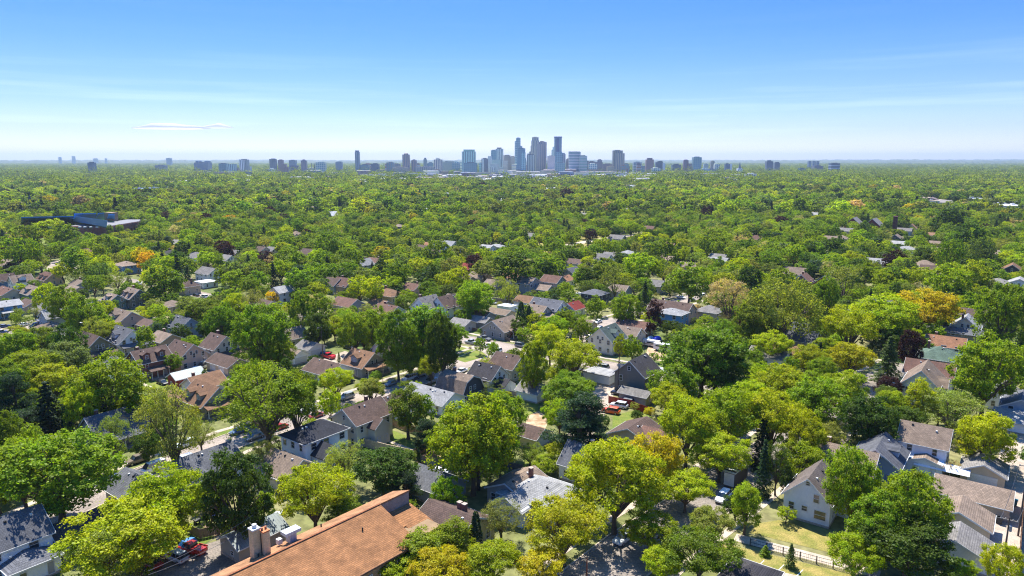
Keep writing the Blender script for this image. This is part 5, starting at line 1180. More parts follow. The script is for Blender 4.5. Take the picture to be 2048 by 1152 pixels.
pole(2010, 1102, 1034, 'short utility pole with long pale crossarm over the alley', key='b')
pole(143, 672, 614, 'utility pole with guy equipment beside the left houses', key='c')
pole(646, 722, 655, 'slender pale pole beside the red pickup', arm=False, light=True, key='d')
pole(766, 768, 728, 'thin street lamp pole beside the tan craftsman house', arm=False, light=True, key='e', thin=True)
pole(672, 618, 585, 'wooden pole between trees above the dark round tree', key='f')
pole(1173, 1170, 1116, 'reddish wooden pole standing at the bottom street kerb', arm=False, key='g', c=(140, 84, 60))
pole(1010, 615, 590, 'utility pole over the garages left of the cypress', key='h')
pole(1511, 772, 740, 'pole', arm=True, key='i') if False else None
pole(1288, 716, 682, 'thin pole beside the dirt lane behind the tall olive-grey house', arm=False, key='j', thin=True)
pole(408, 738, 712, 'short pole between the pink stucco house and the parked vans', key='k')
pole(1165, 770, 738, 'utility pole with short arms beside the flat white garage', key='l')
pole(1562, 722, 700, 'thin pole rising behind the honey locusts', arm=False, key='m', thin=True)
def wire(a, b, sag, label, off=0):
    pa, pb = Vector(a), Vector(b); o = Vector((off, 0, 0)); pts = []
    for i in range(17):
        t = i / 16; q = pa.lerp(pb, t) + o; q.z -= sag * 4 * t * (1 - t); pts.append(q)
    m = MB().tube(pts, .035, 4); w = m.obj('overhead_wire', M['paint'], None, rgb(90, 90, 94)); tag(w, label, 'wire')
wire(POLES['b'] + Vector((-1, .6, -.3)), POLES['a'] + Vector((-1, .6, -.5)), 1.2, 'left overhead wire along the alley poles')
wire(POLES['b'] + Vector((1, -.6, -.3)), POLES['a'] + Vector((1, -.6, -.5)), 1.4, 'right overhead wire along the alley poles')
for i, (ya, yb, za) in enumerate(((1150, 1052, 7.6), (1142, 1030, 9))):
    wire(G(296, ya, za), G(506, yb, za), .5, ('lower', 'upper')[i] + ' of two pale wires crossing the shaded lot at bottom left')
LP_ = [l for l in LM if len(l) == 4]
for w_, t_ in [(-92, 168), (-92, 205), (-92, 242), (-92, 280), (-195, 215), (-195, 255), (-195, 295), (-195, 335), (1.5, 185), (1.5, 225), (1.5, 265), (-243, 300), (-292, 330), (-292, 380)]:
    q = U * t_ + V * (w_ + 2.6); X, Y, d = PR(q.x, q.y, 0); X2, Y2, d = PR(q.x, q.y, 10.5)
    if 0 < X < 2048 and Y < 1150: pole(X, Y, Y2, auto_label('brown utility pole with a crossarm', X2, Y2, LP_), rot=rng.uniform(-.2, .2), key=f'x{w_}{t_}')
for ri, side, da_ in ((0, 1, 0), (0, -1, 0), (1, 1, 0), (1, -1, 0), (2, 1, 0), (2, -1, 0), (4, 1, 0), (4, -1, 0), (5, 1, 0), (3, 1, 0)):
    pts, hw = ROADS[ri]; acc = 0
    for a, b in zip(pts[:-1], pts[1:]):
        d = (b - a).normalized(); n = Vector((d.y, -d.x, 0)); k = int((b - a).length / 7.5)
        for j in range(k):
            if rng.random() < .62: continue
            q = a.lerp(b, (j + .5) / k) + n * side * (hw - 3.4); X, Y, dd = PR(q.x, q.y, .8)
            if not (10 < X < 2040 and 560 < Y < 1100) or any((q.x - f[0]) ** 2 + (q.y - f[1]) ** 2 < 36 for f in FOOT[-140:]): continue
            cn, cc = rng.choice((('white', WH), ('silver', SI), ('black', BK), ('grey', GY), ('dark blue', (44, 60, 96)), ('white', (224, 224, 220)), ('maroon', (96, 34, 36)), ('beige', (176, 166, 148))))
            kd = rng.choice(('sedan', 'suv', 'suv', 'pickup', 'sedan')); az = math.degrees(math.atan2(d.y, d.x) - UA)
            nv = len(VIS); X0, Y0, _ = PR(q.x, q.y, 0)
            car(X0, Y0, kd, cc, 'u', auto_label(f'{cn} {dict(sedan="sedan", suv="SUV", pickup="pickup")[kd]} at the kerb', X, Y, LP_), side > 0, az)
            if rng.random() < .5: del VIS[nv:]
# ---- fences: posts and panels
def fence(pts, h, c, label, kind='wood', step=2.4, z0=0):
    w = [G(*p) for p in pts]; r = thing('fence', (w[0].x, w[0].y, 0)); tag(r, label, 'fence'); o = w[0]
    for a, b in zip(w[:-1], w[1:]):
        d = b - a; n = max(1, round(d.length / step)); az = math.atan2(d.y, d.x); st = d.length / n
        pm = MB()
        if kind == 'wood':
            k = 6
            for i in range(k): pm.box(((i + .5) * st / k, 0, h / 2 + .05 + rng.uniform(-.02, .03)), (st / k - .03, .04, h))
            for z in (.4, h - .3): pm.box((st / 2, .05, z), (st, .06, .09))
        elif kind == 'solid': pm.box((st / 2, 0, h / 2), (st - .01, .16, h))
        else:
            for z in (.15, h * .55, h): pm.box((st / 2, 0, z), (st, .05, .05))
            for i in range(9): pm.box(((i + .5) * st / 9, 0, h / 2), (.025, .025, h))
        mesh = pm.mesh('panel', M['wood' if kind != 'rail' else 'paint']); post = MB().box((0, 0, h / 2 + .06), (.12, .12, h + .12)).mesh('post', M['wood' if kind != 'rail' else 'paint'])
        for i in range(n):
            q = a + d * (i / n) - o
            link('panel', mesh, r, rgb(c), loc=(q.x, q.y, 0), rz=az); link('post', post, r, rgb(c), loc=(q.x, q.y, 0))
    x, y, dd = PR(o.x, o.y, h)
fence([(765, 842), (800, 858), (872, 882)], 1.8, (150, 128, 104), 'weathered wooden fence along the back of the small lawn')
fence([(826, 916), (868, 893), (868, 884)], 1.9, (168, 138, 112), 'brown wooden fence at the corner of the small lawn')
fence([(716, 890), (770, 905), (828, 918)], 2.1, (188, 168, 140), 'solid tan garden wall beside the cream house', 'solid')
fence([(664, 890), (716, 876)], 1.8, (170, 160, 148), 'grey fence between the white house wing and the cream house')
fence([(590, 880), (640, 905), (668, 925), (700, 935)], 1.4, (176, 172, 160), 'pale fence curving below the black-roofed white house')
fence([(545, 962), (575, 985), (600, 990)], 1.9, (176, 166, 146), 'curved pale fence below the elm-shaded house', 'solid')
fence([(1217, 806), (1262, 816), (1303, 832)], 2.0, (140, 44, 36), 'dark red wooden fence beside the three parked cars')
fence([(1500, 1092), (1600, 1119), (1700, 1146)], 1.3, (40, 40, 42), 'black metal railing along the concrete path', 'rail')
fence([(350, 1052), (400, 1078), (470, 1062)], 1.8, (126, 112, 100), 'weathered fence around the shaded back yard')
fence([(1045, 945), (1010, 938), (990, 930)], 1.7, (90, 96, 110), 'blue-grey fence left of the garden path')
fence([(895, 745), (930, 768), (1000, 790), (1046, 797)], 1.6, (156, 146, 134), 'grey wooden fence along the back lawn of the centre block')
fence([(1020, 684), (960, 665), (900, 650)], 1.2, (130, 112, 96), 'low brown fence in front of the red-bush craftsman')
fence([(985, 602), (1030, 610)], 1.8, (150, 140, 130), 'grey fence left of the cypress')
fence([(840, 640), (905, 622), (960, 640)], 1.8, (150, 128, 108), 'brown fence below the brown steep gable house')
fence([(1120, 545), (1175, 556)], 1.6, (140, 140, 150), 'grey fence behind the large blue-grey roof')
fence([(2046, 1010), (2040, 1100), (2036, 1152)], 1.8, (120, 88, 66), 'brown fence on the right side of the alley')
fence([(240, 1085), (300, 1110), (330, 1118)], 1.7, (90, 80, 70), 'dark fence under the trees left of the shaded lot')
fence([(1320, 655), (1370, 668), (1400, 655)], 1.5, (120, 120, 112), 'grey fence in front of the bright blue house')
# ---- garden and yard things
def simple(name, px, py, label, cat, parts, rz=UA, z=0.0, vis=True, scale=1):
    p = G(px, py); r = thing(name, (p.x, p.y, z), rz); r.scale = (scale,) * 3; tag(r, label, cat)
    for nm, mb, mat, c in parts: mb.obj(nm, M[mat], r, rgb(c))
    if vis: x, y, d = PR(p.x, p.y, 1); VIS.append((x, y, d))
    return r
def arch(L, W, h, n=8):
    poly = [(W / 2 * math.cos(math.pi * i / n), h * (.55 + .45 * math.sin(math.pi * i / n))) for i in range(n + 1)]
    return poly
um = MB(); um.add([(math.cos(math.pi * k / 4) * 2.1, math.sin(math.pi * k / 4) * 2.1, 2.2) for k in range(8)] + [(0, 0, 3.0)] + [(math.cos(math.pi * k / 4) * 2.1, math.sin(math.pi * k / 4) * 2.1, 2.1) for k in range(8)], [(k, (k + 1) % 8, 8) for k in range(8)] + [(k + 9, (k + 1) % 8 + 9, (k + 1) % 8, k) for k in range(8)])
simple('garden_umbrella', 328, 747, 'red garden umbrella open beside the brown brick house', 'umbrella', [('canopy', um, 'paint', (196, 60, 70)), ('pole', MB().tube([(0, 0, 0), (0, 0, 3.1)], .05), 'chrome', (1, 1, 1)), ('base', MB().tube([(0, 0, 0), (0, 0, .1)], .35, 10), 'rubber', (1, 1, 1))])
simple('carport_tent', 1882, 952, 'long bright white carport tent beside the vine-grown house', 'carport', [
    ('canopy', MB().prism([(-1.9, 1.9), (-1.1, 2.7), (0, 2.95), (1.1, 2.7), (1.9, 1.9), (1.8, 1.9), (1.05, 2.6), (0, 2.84), (-1.05, 2.6), (-1.8, 1.9)], -5, 5), 'paint', (244, 246, 250))] + [('leg', MB().tube([(x, s * 1.85, 0), (x, s * 1.85, 1.92)], .04), 'chrome', (1, 1, 1)) for x in (-4.8, -1.6, 1.6, 4.8) for s in (-1, 1)], rz=VA)
VIS.extend([(1850, 930, 148), (1880, 938, 148), (1905, 946, 148)])
simple('storage_tank', 886, 952, 'white cylindrical tank lying behind the slate garage', 'tank', [('shell', MB().tube([(-2.1, 0, .9), (-1.9, 0, .9), (1.9, 0, .9), (2.1, 0, .9)], [.55, .8, .8, .55], 14), 'paint', (226, 230, 234)), ('saddle', MB().box((-1.2, 0, .15), (.3, 1.1, .3)), 'concrete', (1, 1, 1)), ('saddle', MB().box((1.2, 0, .15), (.3, 1.1, .3)), 'concrete', (1, 1, 1))], rz=VA)
def bin_(px, py, c, label):
    simple('wheelie_bin', px, py, label, 'bin', [('body', MB().add([(-.25, -.25, .1), (.25, -.25, .1), (.25, .25, .1), (-.25, .25, .1), (-.32, -.32, 1.0), (.32, -.32, 1.0), (.32, .32, 1.0), (-.32, .32, 1.0)], [(3, 2, 1, 0), (0, 1, 5, 4), (1, 2, 6, 5), (2, 3, 7, 6), (3, 0, 4, 7), (4, 5, 6, 7)]), 'paint', c),
        ('lid', MB().box((0, 0, 1.04), (.7, .74, .08)), 'paint', c), ('wheel', MB().tube([(-.3, .28, .1), (.3, .28, .1)], .1, 8), 'rubber', c)], scale=1.25)
bin_(1962, 1083, (30, 84, 170), 'bright blue wheelie bin at the corner of the tan gabled garage'); bin_(1957, 1079, (40, 70, 150), 'darker blue wheelie bin behind the bright blue bin')
bin_(1950, 1076, (120, 124, 128), 'grey wheelie bin left of the two blue bins'); bin_(2029, 1012, (60, 120, 130), 'teal wheelie bin beside the tall alley pole')
bin_(1999, 1048, (50, 54, 60), 'dark wheelie bin beside the long brown garage'); bin_(1996, 1046, (60, 64, 68), 'charcoal wheelie bin touching the dark one by the long brown garage')
bin_(1302, 757, (40, 44, 60), 'dark bin right of the flat white garage') if False else bin_(1231, 762, (44, 46, 60), 'dark bin at the end of the flat white garage')
tr = [(math.cos(math.pi * k / 8) * 2, math.sin(math.pi * k / 8) * 2) for k in range(16)]
simple('trampoline', 600, 900 + 340, 'x', 'x', [], vis=False) if False else None
simple('camper', 1303, 693, 'white camper trailer with rounded ends among the stored boats', 'trailer', [('body', MB().prism([(-1.1, .5), (1.1, .5), (1.2, 1.6), (.9, 2.4), (-.9, 2.4), (-1.2, 1.6)], -3, 3), 'paint', (226, 222, 214)), ('window', MB().box((0, -1.19, 1.65), (2.6, .05, .5)), 'glass', (0, 0, 0)), ('stripe', MB().box((0, -1.19, 1.1), (5.8, .05, .2)), 'paint', (150, 120, 100)), ('wheel', MB().tube([(0, -1.15, .35), (0, 1.15, .35)], .34, 12), 'rubber', (0, 0, 0))], rz=VA)
simple('camper', 1324, 702, 'long white motor home right of the rounded camper', 'trailer', [('body', MB().box((0, 0, 1.6), (5.6, 2.2, 2.2)), 'paint', (230, 232, 236)), ('window', MB().box((0, -1.12, 1.9), (4, .05, .5)), 'glass', (0, 0, 0)), ('wheel', MB().tube([(-1.6, -1.1, .35), (-1.6, 1.1, .35)], .34, 12), 'rubber', (0, 0, 0)), ('wheel', MB().tube([(1.6, -1.1, .35), (1.6, 1.1, .35)], .34, 12), 'rubber', (0, 0, 0))], rz=VA)
def tarp(px, py, c, label, s=1):
    v, f = [], []; n = 8
    for i, (z, r) in enumerate(((0, 1.3), (.9, 1.45), (1.5, 1.1), (1.85, .45))):
        v += [(math.cos(2 * math.pi * k / n) * r * (1 + .2 * math.sin(k * 2.3 + i)) * 1.3 * s, math.sin(2 * math.pi * k / n) * r * (1 + .15 * math.cos(k * 1.7)) * s, z * s) for k in range(n)]
    f = [(i * n + k, i * n + (k + 1) % n, (i + 1) * n + (k + 1) % n, (i + 1) * n + k) for i in range(3) for k in range(n)] + [tuple(range(3 * n, 4 * n))]
    simple('tarpaulin_cover', px, py, label, 'tarpaulin', [('cover', MB().add(v, f), 'paint', c), ('rope', MB().tube([(math.cos(2 * math.pi * k / 8) * 1.95 * s, math.sin(2 * math.pi * k / 8) * 1.5 * s, .75 * s) for k in range(9)], .04, 4), 'wood', (200, 190, 160))])
tarp(1314, 683, (28, 60, 190), 'vivid blue tarpaulin heap beside the campers', 1.1); tarp(1301, 680, (150, 180, 200), 'pale blue tarpaulin heap left of the vivid blue one', .8)
p_ = G(383, 1104); r_ = thing('tarpaulin_cover', (p_.x - .8, p_.y + .8, 1.15), UA); tag(r_, 'bright blue tarpaulin bundle on the red pickup', 'tarpaulin')
MB().add([(-1.3, -.8, 0), (1.3, -.8, 0), (1.3, .8, 0), (-1.3, .8, 0), (-1, -.5, .7), (.9, -.55, .85), (.8, .5, .6), (-.9, .55, .8), (0, 0, 1.0)], [(0, 1, 5, 4), (1, 2, 6, 5), (2, 3, 7, 6), (3, 0, 4, 7), (4, 5, 8), (5, 6, 8), (6, 7, 8), (7, 4, 8)]).obj('cover', M['paint'], r_, rgb(50, 130, 200))
for px, py, c, lb in ((430, 1037, (40, 60, 190), 'small blue toy cart on the brick path'), (395, 1047, (60, 60, 60), 'black kettle grill on the shaded lawn'), (366, 757, (80, 70, 60), 'dark garden chair left of the path'), (300, 754, (70, 70, 64), 'dark garden bench by the brick house')):
    simple('garden_item', px, py, lb, 'garden item', [('body', MB().add([(-.5, -.35, .45), (.5, -.35, .45), (.5, .35, .45), (-.5, .35, .45), (-.6, -.45, .85), (.6, -.45, .75), (.6, .45, .75), (-.6, .45, .95)], [(3, 2, 1, 0), (0, 1, 5, 4), (1, 2, 6, 5), (2, 3, 7, 6), (3, 0, 4, 7), (4, 5, 6, 7)]), 'paint', c), ('wheel', MB().tube([(-.4, -.4, .2), (-.4, .4, .2)], .2, 8), 'rubber', c), ('leg', MB().box((.4, 0, .22), (.08, .5, .44)), 'rubber', c)], vis=False)
sp = MB().tube([(0, 0, 7.5), (0, 0, 14), (0, 0, 24)], [2.2, 1.4, .1], 8)
p_ = G(63, 428); r_ = thing('church', (p_.x, p_.y, 0), .4); tag(r_, 'distant church with a dark pointed steeple at the left', 'church')
MB().box((0, 0, 6), (5, 5, 12)).obj('tower', M['brick'], r_, rgb(120, 100, 96)); MB().box((0, 12, 4), (12, 20, 8)).obj('wall', M['brick'], r_, rgb(130, 104, 98))
MB().tube([(0, 0, 12), (0, 0, 25)], [3.4, .1], 8).obj('spire', M['paint'], r_, rgb(44, 60, 66)); VIS.append((63, 385, p_.y)); VIS.append((63, 392, p_.y))
LM.append(('the distant dark steeple', 63, 390, 1))
# cloud: two flattened banks of vapour, far beyond the haze
mc, Nc, Kc, oc_ = newmat('cloud_vapour'); di_ = Nc.new('ShaderNodeBsdfDiffuse'); tl_ = Nc.new('ShaderNodeBsdfTranslucent'); tp_ = Nc.new('ShaderNodeBsdfTransparent')
for n_ in (di_, tl_): n_.inputs[0].default_value = (.9, .9, .92, 1)
ma_ = Nc.new('ShaderNodeMixShader'); ma_.inputs[0].default_value = .72; Kc.new(di_.outputs[0], ma_.inputs[1]); Kc.new(tl_.outputs[0], ma_.inputs[2])
lw_ = Nc.new('ShaderNodeLayerWeight'); lw_.inputs[0].default_value = .5; mr_ = Nc.new('ShaderNodeMapRange'); mr_.inputs[1].default_value = .25; mr_.inputs[2].default_value = .98; mr_.inputs[3].default_value = .02; mr_.inputs[4].default_value = .3
mb_ = Nc.new('ShaderNodeMixShader'); Kc.new(lw_.outputs['Facing'], mr_.inputs[0]); Kc.new(mr_.outputs[0], mb_.inputs[0]); Kc.new(ma_.outputs[0], mb_.inputs[1]); Kc.new(tp_.outputs[0], mb_.inputs[2]); Kc.new(mb_.outputs[0], oc_.inputs['Surface'])
for cx, cy_, wpx, hpx, lb in ((342, 257, 150, 19, 'long flat white cloud low in the left sky'), (434, 255.5, 62, 15, 'short flat white cloud just right of the long one')):
    D = 26000; p = AT(cx, cy_, D); sx = wpx / 2 / F * D; sz = hpx / 2 / F * D; vs, fs = [], []; n, m_ = 28, 10
    for j in range(m_ + 1):
        th = math.pi * j / m_
        for k in range(n):
            ph = 2 * math.pi * k / n; x = math.sin(th) * math.cos(ph); y = math.sin(th) * math.sin(ph); z = math.cos(th)
            b = 1 + .18 * math.sin(5 * x + cx) + .1 * math.sin(11 * x + 2 * y)
            vs.append((x * sx, y * sx * .6, (z * b if z > 0 else z * .2) * sz * (1 - .35 * x * x)))
    fs = [(j * n + k, j * n + (k + 1) % n, (j + 1) * n + (k + 1) % n, (j + 1) * n + k) for j in range(m_) for k in range(n)]
    c_ = link('cloud', mk_mesh('cloud', vs, fs, mc, True), loc=p); tag(c_, lb, 'cloud')

# ------------------------------------------------------------ labels left to the end
for r, desc, x, y in PEND: tag(r, auto_label(desc, x, y, [l for l in LM if len(l) == 4]))

# ------------------------------------------------------------ trees
def unit(v): return v / np.maximum(np.linalg.norm(v, axis=-1, keepdims=True), 1e-6)
def crown(kind, seed, nleaf, leaf, tufts=12):
    """leaf faces gathered in tufts, tufts in lobes: height 12 m, spread 10 m for the broad kinds"""
    g = np.random.default_rng(seed); C = []; limbs = []
    if kind in ('round', 'vase', 'oval', 'sparse', 'willow'):
        rx, rz, zc, nl, lr, flat = dict(round=(4.3, 3.9, 6.9, 30, 1.55, .85), vase=(4.7, 3.2, 7.9, 34, 1.45, .6), oval=(2.7, 4.5, 6.9, 26, 1.3, 1.0), sparse=(4.0, 3.7, 7.2, 26, 1.4, .8), willow=(4.2, 3.6, 7.2, 30, 1.3, 1.1))[kind]
        d = unit(g.normal(size=(nl * 3, 3))); d = d[d[:, 2] > -.62][:nl]
        # spread the lobes apart
        for _ in range(6):
            for i in range(len(d)):
                v = d[i] - d; q = (v ** 2).sum(1); q[i] = 9; j = q.argmin(); d[i] = unit(d[i] + v[j] * .25)
        rr = g.uniform(.72, 1.06, len(d))[:, None]
        lob = d * rr * np.array([rx, rx, rz]) * (1 - .0) + np.array([0, 0, zc])
        lob = np.vstack([lob, d[:6] * np.array([rx, rx, rz]) * .42 + np.array([0, 0, zc])])
        if kind == 'vase': lob[:, 2] += -.05 * (lob[:, 0] ** 2 + lob[:, 1] ** 2) + .6
        rad = lr * g.uniform(.7, 1.25, len(lob)); cen = np.array([0, 0, zc - 1.2])
        nt = len(lob) * tufts
        li = g.integers(0, len(lob), nt); td = unit(g.normal(size=(nt, 3)) + unit(lob[li] - cen) * .8 + np.array([0, 0, .35]))
        tc_ = lob[li] + td * (rad[li] * g.uniform(.6, 1.08, nt))[:, None] * np.array([1, 1, flat])
        tr_ = .34 * g.uniform(.6, 1.5, nt)
        n = nleaf; ti = g.integers(0, nt, n)
        off = g.normal(size=(n, 3)) * tr_[ti][:, None] * np.array([.75, .75, .55])
        if kind == 'willow': off[:, 2] = -np.abs(off[:, 2]) * 3.2
        c = tc_[ti] + off
        nrm = unit(td[ti] * .7 + np.array([0, 0, .45]) + g.normal(size=(n, 3)) * .55)
        if kind == 'willow': nrm = unit(nrm * np.array([1, 1, .3]))
        limbs = [(lob[i], rad[i]) for i in g.permutation(len(lob))[:14]]
        sz = leaf * g.uniform(.7, 1.35, n)
    elif kind in ('spruce', 'cypress'):
        Ht, R0, base = (13, 2.9, .8) if kind == 'spruce' else (8, 1.25, .2)
        n = nleaf; t = g.random(n) ** (1.35 if kind == 'spruce' else 1.0)
        if kind == 'spruce':
            wh = 17; lay = np.floor(t * wh); t = (lay + .12 * g.random(n)) / wh; z = base + t * (Ht - base)
            R = R0 * (1 - t) ** .85 + .12; nb = 9; a = (g.integers(0, nb, n) + lay * .37 + g.normal(size=n) * .13) / nb * 2 * np.pi; r = R * np.sqrt(g.random(n)) * (0.85 + .3 * np.sin(a * 3 + lay))
            z = z - r * .28 + g.normal(size=n) * .1
            nrm = unit(np.stack([np.cos(a) * .5, np.sin(a) * .5, np.full(n, .8)], 1) + g.normal(size=(n, 3)) * .35)
        else:
            z = base + t * (Ht - base); R = R0 * np.sqrt(np.clip(1.04 - t, 0, 1)) * np.minimum(1, .5 + t * 4); a = g.random(n) * 2 * np.pi; r = R * (.75 + .3 * g.random(n)) * (1 + .12 * np.sin(a * 5 + z * 2))
            nrm = unit(np.stack([np.cos(a), np.sin(a), np.full(n, .5)], 1) + g.normal(size=(n, 3)) * .4)
        c = np.stack([np.cos(a) * r, np.sin(a) * r, z], 1); sz = leaf * g.uniform(.7, 1.3, n)
    elif kind == 'pine':
        n = nleaf; nl = 46; zz = g.uniform(2.2, 11.5, nl); R = 4.6 * np.sqrt(np.clip(1.02 - (zz / 12.2) ** 1.6, 0.02, 1)); a = g.random(nl) * 2 * np.pi; q = R * g.uniform(.45, 1.0, nl)
        lob = np.stack([np.cos(a) * q, np.sin(a) * q, zz], 1); rad = g.uniform(.9, 1.6, nl); li = g.integers(0, nl, n)
        off = unit(g.normal(size=(n, 3))) * (rad[li] * g.random(n) ** .4)[:, None] * np.array([1.1, 1.1, .42]); c = lob[li] + off
        nrm = unit(off * .5 + np.array([0, 0, .6]) + g.normal(size=(n, 3)) * .4); sz = leaf * g.uniform(.7, 1.3, n)
        limbs = [(lob[i], rad[i]) for i in range(12)]
    else:                                       # shrub
        n = nleaf; d = unit(g.normal(size=(n, 3)) + np.array([0, 0, .3])); d[:, 2] = np.abs(d[:, 2]); b = 1 + .2 * np.sin(d[:, 0] * 6) * np.cos(d[:, 1] * 5)
        c = d * (b * g.uniform(.7, 1.0, n))[:, None] * np.array([1.5, 1.5, 1.7]) + np.array([0, 0, .2]); nrm = unit(d + g.normal(size=(n, 3)) * .5); sz = leaf * g.uniform(.7, 1.3, n)
    t1 = unit(np.cross(nrm, g.normal(size=nrm.shape))); t2 = np.cross(nrm, t1)
    s = sz[:, None]
    v = np.stack([c - t1 * s * .5, c - t2 * s * .36 + nrm * s * .06, c + t1 * s * .5, c + t2 * s * .36 + nrm * s * .06], 1).reshape(-1, 3)
    return v, n, limbs
def trunk_mesh(kind, limbs, seed, lo=False):
    g = random.Random(seed); m = MB(); n = 6 if not lo else 4
    if kind in ('spruce', 'cypress'): m.tube([(0, 0, 0), (0, 0, 7 if kind == 'cypress' else 12)], [.22, .05], n)
    elif kind == 'shrub':
        for i in range(4): m.tube([(0, 0, 0), (g.uniform(-.7, .7), g.uniform(-.7, .7), 1.2)], [.06, .02], 4)
    else:
        zf = 2.6 if kind != 'pine' else 9
        m.tube([(0, 0, 0), (.04, 0, .5), (.1, .05, zf * .6), (0, 0, zf)], [.42, .33, .29, .27], n + 2)
        for p, r in limbs[:14 if not lo else 6]:
            p = Vector(p); z0 = zf - g.uniform(0, .5) if kind != 'pine' else p.z * .75
            b = Vector((0, 0, z0)); mid = b.lerp(p, .5) + Vector((0, 0, .5 if kind != 'willow' else 1)); mid.x += g.uniform(-.3, .3)
            e_ = b.lerp(p, .92); m.tube([b, b.lerp(mid, .6), mid, e_], [.2, .15, .11, .05], n)
            if not lo:
                for _ in range(3):
                    q = e_ + Vector((g.uniform(-1, 1), g.uniform(-1, 1), g.uniform(0, 1))) * float(r); m.tube([mid.lerp(e_, g.uniform(.2, .8)), q], [.06, .02], 4)
    return m.mesh('trunk', M['bark'])
SPEC = dict(round=[11, 12, 13, 14], vase=[21, 22, 23, 24], oval=[31, 32], sparse=[41, 42, 43], willow=[51], spruce=[61, 62], pine=[71, 72], cypress=[81], shrub=[91, 92])
NL = dict(round=23000, vase=22000, oval=14000, sparse=9500, willow=19000, spruce=13000, pine=18000, cypress=5000, shrub=1600)
LF = dict(round=.27, vase=.26, oval=.26, sparse=.2, willow=.23, spruce=.26, pine=.26, cypress=.2, shrub=.2)
NEAR, MID = {}, {}
for k, seeds in SPEC.items():
    NEAR[k] = []; MID[k] = []
    for s in seeds:
        v, n, limbs = crown(k, s, NL[k], LF[k], 14 if k != 'sparse' else 12); NEAR[k].append((mk_tri('crown', v, n, M['leaf']), trunk_mesh(k, limbs, s)))
        f_ = .24 if k != 'sparse' else .34
        v, n, limbs = crown(k, s, int(NL[k] * f_), LF[k] * (1.8 if k != 'sparse' else 1.5), 9); MID[k].append((mk_tri('crown', v, n, M['leaf']), trunk_mesh(k, limbs, s, True), v, n))
TC = dict(g=(.178, .252, .010), b=(.24, .32, .008), y=(.33, .385, .006), Y=(.42, .365, .008), d=(.075, .125, .012), o=(.23, .25, .05), t=(.46, .36, .19), p=(.05, .016, .02), k=(.045, .085, .035), l=(.235, .285, .045), e=(.14, .19, .05), r=(.4, .02, .04), G=(.62, .40, .008))
CN = dict(g='green', b='bright green', y='yellow-green', Y='golden', d='dark green', o='olive', t='pale tan', p='dark purple', k='dark', l='pale green', e='grey-green', r='red', G='bright golden')
KN = dict(round='round-crowned', vase='spreading', oval='upright oval', sparse='thin-leaved', willow='drooping', spruce='spruce', pine='pine', cypress='columnar cypress', shrub='shrub')
KO = dict(round='maple_tree', vase='elm_tree', oval='ash_tree', sparse='young_leafed_tree', willow='willow_tree', spruce='spruce_tree', pine='pine_tree', cypress='cypress_tree', shrub='shrub')
HT = dict(round=(12, 5.6), vase=(12, 5.8), oval=(12, 3.7), sparse=(12, 5.2), willow=(12, 5.2), spruce=(13, 2.9), pine=(12.6, 5.2), cypress=(8, 1.3), shrub=(2.0, 1.6))
TREES = []           # x, y, sx, sz, kind, colour key, seen width, base z
def tree_px(cx, cyy, w, h, kind, c, jit=True):
    """crown centre and size as seen; finds where the tree stands and how big it is"""
    Ht, R0 = HT[kind]; frac = dict(spruce=.5, cypress=.5, shrub=.45, oval=.56, pine=.55).get(kind, .62); hc = 6.0
    for _ in range(8):
        p = G(cx, cyy, hc); dd = PR(p.x, p.y, hc)[2]; s = F / dd; R = w / 2 / s
        ang = math.asin(min(.9, (H - hc) / math.hypot(p.y, H)))
        vert = max(h / s - 2 * R * math.sin(ang) * .55, .9 * R) / max(.5, math.cos(ang)) if kind not in ('spruce', 'cypress', 'shrub') else max(h / s - 2 * R * math.sin(ang) * .5, .5) / math.cos(ang)
        tot = vert / dict(spruce=.96, cypress=.97, shrub=.9, pine=.82, oval=.78).get(kind, .68)
        tot = min(tot, 26); hc = tot * frac
    TREES.append((p.x, p.y, R / R0, tot / Ht, kind, c, w, 0))
